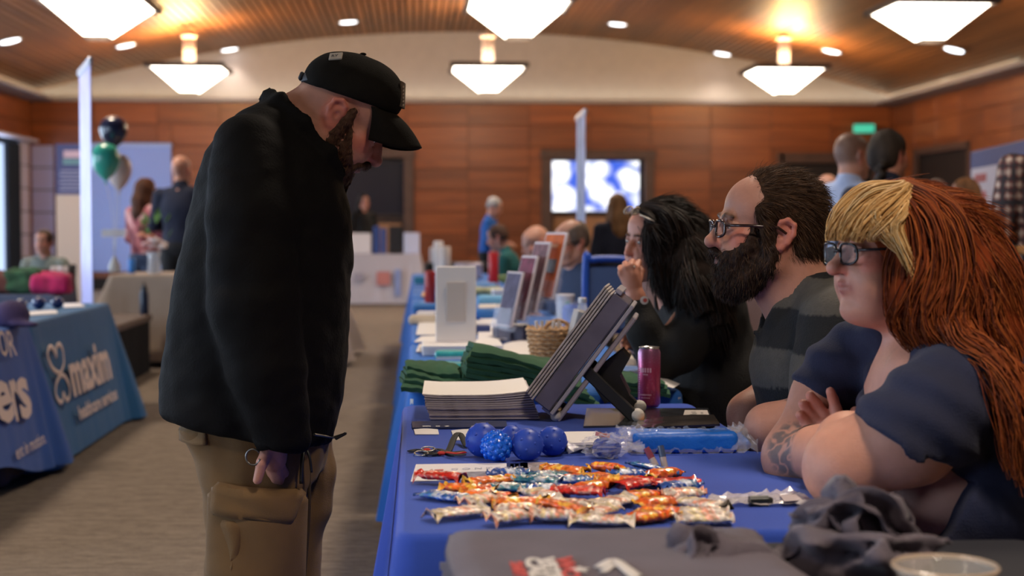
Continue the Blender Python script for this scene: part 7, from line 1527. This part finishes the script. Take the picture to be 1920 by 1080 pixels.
def lump(u, v, w_, h, m, name, label, cat, Y=None, seed=0, dz=0.):
    p = pz(u, v, ZT) if Y is None else np.array((pt(u, 428, Y)[0], Y, ZT)); S_ = Sdf(); S_.box((p[0], p[1], ZT+h/2+dz), (w_/2-.02, w_*.35, max(.004, h/2-.015)), rd=.018, k=.02); V, F = S_.mesh(.011, lambda P: .010*wob(P, 28, seed)); V[:, 2] = np.maximum(V[:, 2], ZT+.002+dz); return tag(mk(name, V, F, m), label, cat)
sb, lb_ = mat('shirt_blue', (.04, .17, .48), .8), mat('shirt_sky', (.16, .42, .68), .8)
lump(930, 580, .22, .05, sb, 'folded_shirt', 'folded blue shirt right of the white sign', 'shirt', 8.0, 1); lump(925, 560, .20, .06, lb_, 'folded_shirt', 'folded sky blue shirt on top of the third table', 'shirt', 9.3, 2); lump(800, 560, .16, .05, sb, 'folded_shirt', 'folded blue shirt at the left edge of the third table', 'shirt', 8.6, 3)
lump(800, 590, .18, .04, mat('cloth_pale', (.55, .45, .34), .8), 'folded_cloth', 'pale folded cloth at the left table edge', 'cloth', 7.6, 4); lump(915, 540, .22, .05, mat('pack_olive', (.35, .36, .20), .6, var=.5, vscale=12), 'snack_pack', 'olive green snack packs on the fourth table', 'packet', 10.9, 5)
lump(905, 600, .14, .03, M_paper, 'paper_pack', 'white paper pack right of the sign foot', 'paper', 7.3, 6); lump(1110, 560, .26, .13, mat('bag_blue', (.03, .09, .38), .7), 'fabric_bag', 'blue fabric bag under the blue chair back', 'bag', 6.9, 7)
def can_at(u, vt, vb, Y, r_, m, label, name='drink_can', cat='can'):
    x = pt(u, 428, Y)[0]; z0, z1 = ZT+.002, hgt(vt, Y); return tag(MB().lathe((x, Y, z0), [(r_*.85, 0), (r_, .008), (r_, z1-z0-.012), (r_*.85, z1-z0)], 18).build(name, m, None, True, 40), label, cat)
can_at(925, 472, 0, 12.2, .040, mat('cup_red', (.55, .02, .025), .4), 'red paper cup in front of the teal top', 'paper_cup', 'cup'); can_at(806, 508, 0, 9.4, .033, mat('can_red', (.45, .03, .03), .35), 'red can behind the white sign on the left', 'drink_can', 'can')
can_at(822, 452, 0, 16.0, .05, mat('jar_white', (.6, .56, .54), .4), 'white jar at the far end of the table row', 'jar', 'jar'); can_at(835, 462, 0, 15.0, .05, mat('jar_cream', (.62, .52, .45), .4), 'cream jar beside the white far jar', 'jar', 'jar')
lump(855, 500, .34, .12, mat('pile_cream', (.58, .47, .42), .7, var=.4, vscale=9), 'gift_bag', 'cream gift bag behind the white sign', 'bag', 13.2, 8); lump(878, 500, .26, .14, mat('pile_lilac', (.50, .44, .52), .7, var=.4, vscale=9), 'gift_bag', 'lilac grey gift bag behind the white sign', 'bag', 14.4, 9); lump(895, 500, .3, .05, mat('pile_blue', (.12, .28, .58), .7), 'folded_cloth', 'blue folded cloth near the red cup', 'cloth', 11.8, 10)
# blue framed chair beside the eating person
x, y = pt(1140, 428, 6.9)[0]+.08, 6.75; ch = root('chair', 'bright blue framed chair behind the eating person', 'chair', (x, y, 0)); mb_ = mat('chair_blue_frame', (.015, .07, .42), .4)
z1 = hgt(487, y); xa, xb = pt(1098, 428, y)[0], pt(1185, 428, y)[0]; MB().tube(spline([(xa, y, .45), (xa, y, z1-.03), (xa+.03, y, z1), (xb-.03, y, z1), (xb, y, z1-.03), (xb, y, .45)], 40), .016, 10).build('back_frame', mb_, ch, True)
MB().box(((xa+xb)/2, y+.005, z1-.17), (xb-xa-.03, .012, .28), bev=.01).build('backrest', mat('chair_blue_fabric', (.035, .07, .19), .8), ch); MB().box(((xa+xb)/2, y-.22, .45), (xb-xa, .44, .04), bev=.012).build('seat', mat('chair_blue_fabric', (.035, .07, .19), .8), ch)
for sx in (xa, xb):
    for sy in (y, y-.42): MB().tube([(sx, sy, .45), (sx, sy, 0)], .013).build('leg', mb_, ch)
for (u, Y, rz, lb) in ((1398, 7.2, PI, 'black chair seen in the gap between the eating and bearded persons'), (1440, 9.5, 2.6, 'black chair farther back behind the bearded person'), (142, 13.6, -.6, 'dark chair by the window side of the left tables'), (1075, 9.0, PI, 'black chair under the person in slate blue'), (1012, 11.1, PI, 'black chair under the bald person'), (968, 15.6, PI, 'black chair under the person in teal'), (83, 15.1, -1.7, 'dark chair under the small seated person')): chair(XY(u, Y)+(.12 if rz == PI else 0), Y, rz, lb)
# banner stands seen edge-on
def edge_banner(u0, v0, Y, ht, wd, ang, label, m):
    x = pt(u0, 428, Y)[0]; r_ = root('banner_stand', label, 'banner', (x, Y, 0)); rz = rotm(z=ang); MB().box((x, Y, .05), (wd, .22, .09), rot=rz, bev=.02).build('base_case', mat('banner_case', (.55, .56, .62), .35, metal=.6), r_)
    MB().box((x, Y, ht/2+.05), (wd*.97, .006, ht-.12), rot=rz).build('banner_sheet', m, r_); MB().box((x, Y, ht-.02), (wd, .03, .05), rot=rz, bev=.008).build('top_rail', mat('banner_case', (.55, .56, .62), .35, metal=.6), r_); MB().tube([(x, Y+.04, .08), (x, Y+.04, ht-.03)], .012).build('pole', mat('grey_steel', (.2, .2, .2), .4, metal=1), r_); return r_
edge_banner(162, 125, 10.2, hgt(124, 10.2), .85, R(106.5), 'tall lilac banner seen edge on beside the balloons', mat('banner_lilac', (.42, .42, .74), .5, var=.15, vscale=5))
edge_banner(1089, 210, 12.6, hgt(210, 12.6), .85, R(88.5), 'pale blue banner seen edge on in front of the lit screen', mat('banner_pale', (.40, .44, .62), .5, var=.3, vscale=7))
# roll-up poster at the far left
y = 22.; xa, xb = pt(106, 428, y)[0], pt(166, 428, y)[0]; zt_ = hgt(272, y); r_ = root('rollup_banner', 'roll up banner with navy top and cream lower half, far left', 'banner', ((xa+xb)/2, y, 0)); MB().box(((xa+xb)/2, y, .06), (xb-xa, .25, .1), bev=.02).build('base_case', mat('banner_case', (.55, .56, .62), .35, metal=.6), r_)
zm = hgt(366, y); MB().box(((xa+xb)/2, y, (zt_+zm)/2), (xb-xa, .01, zt_-zm)).build('upper_print', mat('banner_navy', (.055, .065, .17), .6), r_); MB().box(((xa+xb)/2, y, (zm+.1)/2), (xb-xa, .01, zm-.1)).build('lower_print', mat('banner_cream', (.52, .41, .33), .6), r_)
b = MB().box(((xa+xb)/2, y-.008, hgt(291, y)), ((xb-xa)*.5, .006, .10)); b.build('title_block', mat('title_pink', (.52, .36, .42), .6), r_); MB().box(((xa+xb)/2, y-.008, hgt(305, y)), ((xb-xa)*.55, .006, .08)).build('title_block', mat('title_teal', (.12, .24, .27), .6), r_)
for k in range(6): MB().box(((xa+xb)/2, y-.008, hgt(322+7*k, y)), ((xb-xa)*(.8 if k % 2 else .7), .006, .02)).build('text_line', mat('line_lilac', (.28, .28, .40), .6), r_)
# balloons
def balloon(u, v, Y, rx, rz_, m, label):
    c = pt(u, v, Y); r_ = root('balloon', label, 'balloon', c, 'balloons on a string'); prof = []
    for t in np.linspace(-1, 1, 17): prof.append((rx*math.sqrt(max(0, 1-t*t))*(1+.16*t), rz_*t-(.03 if t < -.95 else 0)))
    MB().lathe(c, prof, 26).build('balloon_skin', m, r_, True); MB().lathe(c-np.array((0, 0, rz_+.05)), [(.018, 0), (.006, .02), (.012, .035)], 10).build('knot', m, r_, True)
    e = np.array((pt(214, 428, 14.6)[0], 14.6, .95)); MB().tube(spline([c-np.array((0, 0, rz_+.04)), (c*.5+e*.5)+np.array((.015, 0, 0)), e], 14), .004, 5).build('string', mat('string_pale', (.6, .6, .65), .6), r_)
balloon(213, 246, 14.8, .128, .145, mat('balloon_navy', (.012, .016, .045), .25, coat=.4), 'navy balloon at the top of the bunch'); balloon(198, 301, 14.45, .128, .165, mat('balloon_teal', (.035, .36, .27), .28, coat=.4), 'teal balloon at the left of the bunch'); balloon(223, 321, 14.9, .118, .165, mat('balloon_cream', (.62, .50, .46), .3, coat=.3), 'cream balloon at the right of the bunch')
# dark stage, beige table, flask, flowers
xs0 = pz(240, 720, 0)[0]; st_ = root('stage', 'low black skirted stage with brown top on the left', 'stage', (xs0-1.6, 12.0, 0)); MB().box((xs0-1.6, 12.0, .455), (3.2, 2.6, .06), bev=.01).build('deck', mat('stage_carpet', (.14, .10, .08), .9), st_); MB().box((xs0-1.6, 12.0, .21), (3.1, 2.5, .42)).build('base_frame', M_dark, st_)
G = np.array([[(xs0-.02+.012*math.sin(s*150), 10.72+2.56*s, z) for z in np.linspace(.0, .425, 5)] for s in np.linspace(0, 1, 150)]); MB().sheet(G).build('skirt', mat('skirt_black', (.010, .009, .009), .9), st_, True); G = np.array([[(xs0-3.2+3.2*s, 10.69+.012*math.sin(s*190), z) for z in np.linspace(.0, .425, 5)] for s in np.linspace(0, 1, 180)]); MB().sheet(G).build('skirt', mat('skirt_black', (.010, .009, .009), .9), st_, True)
xb0 = pt(222, 428, 14.2)[0]; cloth('tablecloth', xb0, xb0+1.9, 13.75, 14.9, .80, .05, .16, .03, mat('beige_cloth', (.40, .31, .24), .85, var=.08, vscale=4), 'beige cloth on the table with flowers behind the stage', seed=33); folding_table(xb0, xb0+1.9, 13.75, 14.9, .80, 'table under the beige cloth behind the stage')
p = np.array((min(pt(279, 428, 13.2)[0], xs0-.05), 13.2, .4855)); fk = root('flask', 'dark navy drinking flask standing on the stage edge', 'bottle', p); MB().lathe(p, [(.035, 0), (.038, .01), (.038, .17), (.026, .20), (.024, .21)], 20).build('flask_body', mat('flask_navy', (.010, .018, .04), .35), fk, True, 50); MB().lathe(p+np.array((0, 0, .205)), [(.026, 0), (.026, .03), (.012, .035), (.010, .055), (.014, .06)], 16).build('flask_lid', mat('flask_lid', (.012, .014, .02), .4), fk, True, 50)
def bouquet(u, v, Y, z0, label):
    c = np.array((pt(u, 428, Y)[0], Y, z0)); r_ = root('flower_bouquet', label, 'flowers', c); MB().lathe(c, [(.05, 0), (.06, .02), (.05, .14), (.065, .2)], 18).build('vase', mat('vase_glass', (.7, .72, .75), .1, alpha=.5), r_, True); rg = np.random.default_rng(5); ms = [mat('petal_white', (.72, .62, .58), .7), mat('petal_peach', (.72, .30, .20), .7), mat('petal_pink', (.70, .42, .40), .7)]
    for k in range(14):
        a, q = rg.uniform(0, 2*PI), rg.uniform(0, .13); p = c+np.array((q*math.cos(a), q*math.sin(a), .24+rg.uniform(0, .12))); b = MB()
        for j in range(6): t = j*PI/3; b.ball(p+np.array((.022*math.cos(t), .022*math.sin(t), 0)), (.024, .024, .016), 8, 6)
        b.ball(p+np.array((0, 0, .01)), .018, 8, 6); b.build('blossom', ms[k % 3], r_, True)
    for k in range(12):
        a, q = rg.uniform(0, 2*PI), rg.uniform(.03, .12); p = c+np.array((q*math.cos(a), q*math.sin(a), .30+rg.uniform(0, .22))); d = np.array((math.cos(a)*.05, math.sin(a)*.05, .08)); sd = np.array((-math.sin(a), math.cos(a), 0))*.022
        MB().prism([p, p+d*.5+sd, p+d, p+d*.5-sd], np.array((math.cos(a), math.sin(a), 0))*.004).build('leaf', mat('leaf_green', (.10, .26, .06), .6), r_)
bouquet(288, 0, 14.1, .802, 'white and peach flower bouquet on the beige table'); lump2 = can_at(246, 497, 0, 14.3, .035, mat('cup_bright_blue', (.04, .22, .62), .4), 'bright blue cup beside the flowers', 'cup', 'cup'); lump2.location.z += .06
c = np.array((pt(214, 428, 14.6)[0], 14.6, .802)); tag(MB().lathe(c, [(.05, 0), (.06, .05), (.02, .13), (.01, .15)], 14).build('balloon_weight', mat('weight_silver', (.5, .48, .45), .4), None, True), 'silver weight holding the balloon strings on the beige table', 'weight'); tag(MB().box((pt(213, 428, 14.6)[0], 14.6, hgt(437, 14.6)), (.22, .01, .07)).build('string_tag', M_paper), 'white tag hanging on the balloon string', 'tag').location.z += 0
# ================================================================ LEFT BOOTHS
LX = -1.91; M_mx = mat('teal_blue_cloth', (.010, .105, .26), .75, var=.06, vscale=4, bump=.12, bscale=300, sheen=.1); M_mx2 = mat('mid_blue_cloth', (.020, .085, .33), .75, var=.06, vscale=4, bump=.12, bscale=300, sheen=.1)
ya, yb = px(55, 605, LX)[1], px(205, 568, LX)[1]
cloth('booth_cloth', LX-.76, LX, ya, yb, ZT, .02, .13, .006, M_mx, 'teal blue printed booth cloth with white logo on the left', cat='tablecloth', seed=51); folding_table(LX-.76, LX, ya, yb, ZT, 'table under the teal blue booth cloth'); 
bc_ = bpy.data.objects['booth_cloth']
cloth('booth_cloth', LX-.78, LX+.02, ya-2.0, ya-.09, ZT+.004, .02, .12, .010, M_mx2, 'mid blue printed booth cloth cropped by the left edge', cat='tablecloth', seed=52, hemf=lambda a, b_: .12+.07*math.sin(b_*3.1)); folding_table(LX-.78, LX+.02, ya-2.0, ya-.09, ZT, 'table under the mid blue booth cloth')
bc2 = bpy.data.objects['booth_cloth.001']
M_pr = mat('print_cream', (.74, .58, .50), .7)
def face_text(body, u0, v0, u1, hz, par, bold=.004, off=.032, flare=.13, m=None):
    """text on the aisle side of a booth cloth, reading away from the camera"""
    a = px(u0, v0, LX+.06); b_ = px(u1, v0, LX+.06); W, F = text_mesh(body, 1., (0, 0, 0), (1, 0, 0), (0, 1, 0), .0, 0); x0, x1 = W[:, 0].min(), W[:, 0].max(); h0, h1 = W[:, 1].min(), W[:, 1].max(); sx = (b_[1]-a[1])/(x1-x0)
    def wp(X, Y, Z): z_ = a[2]+(Y)*hz; t = (ZT-z_)/(ZT-.02); return np.array((LX+off+flare*t*1.0+.004, a[1]+(X-x0)*sx, z_))
    W, F = text_mesh(body, 1., (0, 0, 0), (1, 0, 0), (0, 1, 0), .0, bold, warp=wp); o = mk('printed_letters', W, F, m or M_pr, par, False); tag(o, kind='stuff' if len(body) > 1 else None); return o
face_text('maxim', 122, 740, 194, .33, bc_, .034); face_text('healthcare services', 124, 787, 197, .105, bc_, .026)
face_text('O', -2, 670, 12, .17, bc2, .006, .05); face_text('R', 14, 669, 26, .17, bc2, .006, .05); face_text('e', -26, 794, 1, .36, bc2, .03, .05); face_text('r', 4, 786, 14, .36, bc2, .03, .05); face_text('s', 16, 783, 34, .36, bc2, .03, .05); face_text('ent in motion.', -8, 862, 50, .085, bc2, .006, .05)
# looped knot emblem left of the word
def emb(u, v): q = px(u, v, LX+.08); t = (ZT-q[2])/(ZT-.02); return np.array((LX+.036+.13*t+.004, q[1], q[2]))
for pts in (((106, 700), (97, 690), (93, 668), (98, 652), (105, 655), (108, 668), (110, 654), (116, 646), (121, 656), (119, 680), (111, 698)), ((108, 704), (99, 720), (95, 740), (99, 754), (105, 751), (108, 738), (112, 750), (118, 744), (121, 724), (116, 706))):
    P = spline([emb(*q) for q in pts]+[emb(*pts[0])], 60); MB().tube(P, .014, 6, flat=.15, up=(1, 0, 0)).build('logo_loop', M_pr, bc_, True)
# things on the left tables
for k, (u, v, r_, lb) in enumerate(((38, 590, .040, 'navy ball nearest the purple cap on the teal booth'), (73, 583, .038, 'middle navy ball on the teal booth table'), (108, 582, .036, 'navy ball farthest right on the teal booth table'))):
    p = pz(u, v-3, ZT); r2 = root('stress_ball', lb, 'ball', (p[0], p[1], ZT), 'navy balls on the teal booth'); MB().ball((p[0], p[1], ZT+r_), r_, 20, 12).build('ball_body', mat('ball_navy', (.012, .022, .11), .25, coat=.4), r2, True)
paper('paper', quad_on(47, 592, 108, 588, 106, 582, 50, 585, ZT+.003), M_paper, 'white paper in front of the navy balls', n=4, th=.002); paper('paper', quad_on(120, 577, 160, 575, 150, 569, 118, 570, ZT+.003), M_paper, 'white paper right of the navy balls on the booth', n=4, th=.002)
p = pz(14, 614, ZT+.004); S_ = Sdf(); S_.ell(p+np.array((0, .07, .05)), (.085, .10, .075), k=.02).caps(p+np.array((.06, .0, .02)), p+np.array((.12, -.03, .015)), .05, .03, k=.02, flat=((0, 0, 1), .4)); S_.plane((0, 0, ZT+.006), (0, 0, 1), .004); V, F = S_.mesh(.007); V[:, 2] = np.maximum(V[:, 2], ZT+.006); tag(mk('knit_cap', V, F, mat('cap_purple', (.045, .03, .10), .85, bump=.4, bscale=120)), 'purple cap lying at the near corner of the left booth', 'cap')
def far_box(u0, u1, v0, v1, Y, m, name, label, cat, d=.2, z0=None):
    a, b_ = pt(u0, v1, Y), pt(u1, v0, Y); z0 = a[2] if z0 is None else z0; return tag(MB().box(((a[0]+b_[0])/2, Y+d/2, (z0+b_[2])/2), (b_[0]-a[0], d, b_[2]-z0), bev=.012).build(name, m), label, cat)
# row of tables beyond the left booths with bags
x0_, x1_ = XY(-60, 11.4), XY(150, 11.4); cloth('tablecloth', x0_, x1_-.1, 11.0, 11.7, .745, .05, .02, .01, mat('slate_cloth', (.06, .08, .14), .85), 'slate cloth on the table by the bright window', seed=61); folding_table(x0_, x1_-.1, 11.0, 11.7, .745, 'table under the slate cloth by the window')
def bag(u, v0, Y, w_, h, m, name, label, cat, seed):
    x = XY(u, Y); S_ = Sdf(); S_.box((x, Y, .747+h/2), (w_/2-.03, .08, h/2-.03), rd=.03, k=.03).caps((x-w_*.25, Y, .747+h), (x+w_*.25, Y, .747+h), .02, k=.02); V, F = S_.mesh(.012, lambda P: .012*wob(P, 22, seed)); V[:, 2] = np.maximum(V[:, 2], .747); return tag(mk(name, V, F, m), label, cat)
bag(45, 0, 11.2, .26, .17, mat('bag_green', (.02, .07, .03), .8, var=.6, vscale=14), 'shopping_bag', 'dark green bag on the slate table by the window', 'bag', 1); bag(97, 0, 11.15, .26, .14, mat('bag_magenta', (.40, .012, .09), .7, var=.5, vscale=12), 'shopping_bag', 'bright pink bag on the slate table', 'bag', 2); bag(6, 0, 11.2, .16, .15, mat('bag_rust', (.12, .04, .03), .8), 'shopping_bag', 'rust coloured bag by the left edge', 'bag', 3)
far_box(94, 128, 499, 546, 11.45, mat('panel_pale', (.55, .46, .44), .6), 'display_board', 'pale display board standing behind the pink bag', 'board', .02, .747); far_box(32, 60, 503, 518, 13.2, mat('box_white', (.60, .64, .74), .6), 'white_box', 'white box under the bright window', 'box', .2, .0)
x = XY(147, 11.3); wb2 = root('water_bottle', 'clear water bottle at the end of the slate table', 'bottle', (x-.13, 11.3, .747)); MB().lathe((x-.13, 11.3, .747), [(.03, 0), (.032, .12), (.014, .16), (.014, .175)], 16).build('bottle_body', mat('bottle_pet', (.88, .90, .92), .08, alpha=.38, spec=.9), wb2, True); MB().lathe((x-.13, 11.3, .92), [(.015, 0), (.015, .018)], 12).build('cap', mat('cap_white', (.72, .70, .70), .4), wb2)
# dark bag on the floor under the left booth
p = pz(18, 905, 0); S_ = Sdf(); S_.box((LX-.10, px(20, 880, LX)[1], .10), (.10, .2, .06), rd=.03, k=.03); V, F = S_.mesh(.012, lambda P: .012*wob(P, 22, 9)); V[:, 2] = np.maximum(V[:, 2], .002)
tag(mk('duffel_bag', V, F, mat('duffel_purple', (.06, .05, .085), .8)), 'dark purple bag on the carpet under the left booth cloth', 'bag')
# ================================================================ FAR WHITE TABLE AND RIGHT SIDE
yw = 24.5; xa, xb = XY(600, yw), XY(789, yw); cloth('tablecloth', xa, xb, yw, yw+.8, .80, .02, .04, .02, mat('white_cloth', (.50, .47, .52), .85, var=.06, vscale=2), 'white printed cloth on the far table near the dark screen', seed=71); wc = bpy.data.objects[sorted(o.name for o in bpy.data.objects if o.name.startswith('tablecloth'))[-1]]; folding_table(xa, xb, yw, yw+.8, .80, 'table under the white printed cloth')
for (u0, u1, v0, v1, m) in ((706, 732, 509, 535, mat('mark_red', (.50, .20, .19), .7)), (740, 752, 505, 555, mat('mark_blue', (.25, .32, .60), .7)), (664, 682, 512, 526, mat('mark_grey', (.34, .32, .40), .7))): a, b_ = pt(u0, v1, yw-.06), pt(u1, v0, yw-.06); MB().box(((a[0]+b_[0])/2, yw-.085, (a[2]+b_[2])/2), (b_[0]-a[0], .01, b_[2]-a[2])).build('printed_mark', m, wc)
for (u0, u1, v0, m, nm_, lb) in ((652, 696, 437, M_paper, 'white_box', 'white box at the left end of the far white table'), (700, 712, 424, mat('binder_blue', (.03, .07, .25), .5), 'binder', 'blue binder standing on the far white table'), (714, 724, 428, mat('binder_blue2', (.04, .09, .30), .5), 'binder', 'second blue binder on the far white table'), (729, 754, 424, mat('case_black', (.014, .014, .018), .5), 'display_case', 'black display case on the far white table'), (757, 787, 436, mat('sheet_blue_white', (.62, .66, .85), .6), 'upright_sheet', 'bright white upright sheet on the far white table')):
    far_box(u0, u1, v0, 480, yw+.25, m, nm_, lb, 'box' if 'box' in nm_ or 'case' in nm_ else ('binder' if nm_ == 'binder' else 'paper'), .18 if nm_ != 'upright_sheet' else .03, .803)
ybk = 19.0; cloth('tablecloth', XY(797, ybk), XY(840, ybk)+.5, ybk, ybk+.8, .78, .02, .02, .012, mat('black_cloth', (.010, .010, .012), .85), 'black cloth on the table behind the jars', seed=72); folding_table(XY(797, ybk), XY(840, ybk)+.5, ybk, ybk+.8, .78, 'table under the black cloth behind the jars')
far_box(806, 832, 464, 478, ybk+.2, mat('tray_white', (.6, .55, .54), .5), 'serving_tray', 'white tray on the black clothed table', 'tray', .2, .783)
x = XY(1322, 11.); tag(crinkle(np.array((x, 11., hgt(475, 11.))), (.11, .08, .09), M_paper, 'tissue_pack', None, 5, 18, .25), 'white crumpled tissue on a table behind the beard', 'tissue'); cloth('tablecloth', x-.5, x+.5, 10.6, 11.3, hgt(475, 11.)-.088, .02, .03, .01, mat('pink_grey_cloth', (.30, .20, .20), .85), 'dusky cloth on the table holding the tissue', seed=73); folding_table(x-.5, x+.5, 10.6, 11.3, hgt(475, 11.)-.09, 'table under the dusky cloth')
# patterned display board at the right
yq = 14.5; A, B = pt(1824, 285, yq), pt(1935, 255, yq-2.2); d = B-A; d[2] = 0; Lw = np.linalg.norm(d); d /= Lw; zt_ = A[2]; zb_ = .62; rm = np.column_stack([d, np.cross((0, 0, 1), d), (0, 0, 1)]); c = (A+B)/2; c[2] = (zt_+zb_)/2; nr = rm[:, 1] if rm[:, 1]@(np.array((0, 0, 1.2))-c) > 0 else -rm[:, 1]
br = root('display_board', 'blue edged display board with rows of red marks at right', 'display board', (c[0], c[1], 0)); MB().box(c, (Lw, .04, zt_-zb_), rot=rm, bev=.006).build('board_frame', mat('board_blue', (.035, .07, .22), .6), br)
MB().box(c+nr*.022-np.array((0, 0, .06)), (Lw*.93, .012, (zt_-zb_)*.84), rot=rm).build('white_sheet', mat('board_white', (.56, .54, .62), .6), br)
for r_ in range(5):
    for k in range(6): MB().box(c+nr*.030+d*(-Lw*.38+k*.085)+np.array((0, 0, (zt_-zb_)*.30-.16*r_)), (.05, .006, .075), rot=rm).build('red_mark', mat('board_red', (.50, .09, .08), .6), br)
MB().box(c+nr*.031+d*Lw*.10-np.array((0, 0, .25)), (Lw*.34, .006, .55), rot=rm).build('photo_print', mat('board_photo', (.16, .14, .24), .6, var=.7, vscale=7), br)
for s in (-1, 1): MB().box((c[0]+d[0]*s*Lw*.4, c[1]+d[1]*s*Lw*.4, .31), (.04, .04, .62)).build('leg', mat('grey_steel', (.2, .2, .2), .4, metal=1), br)
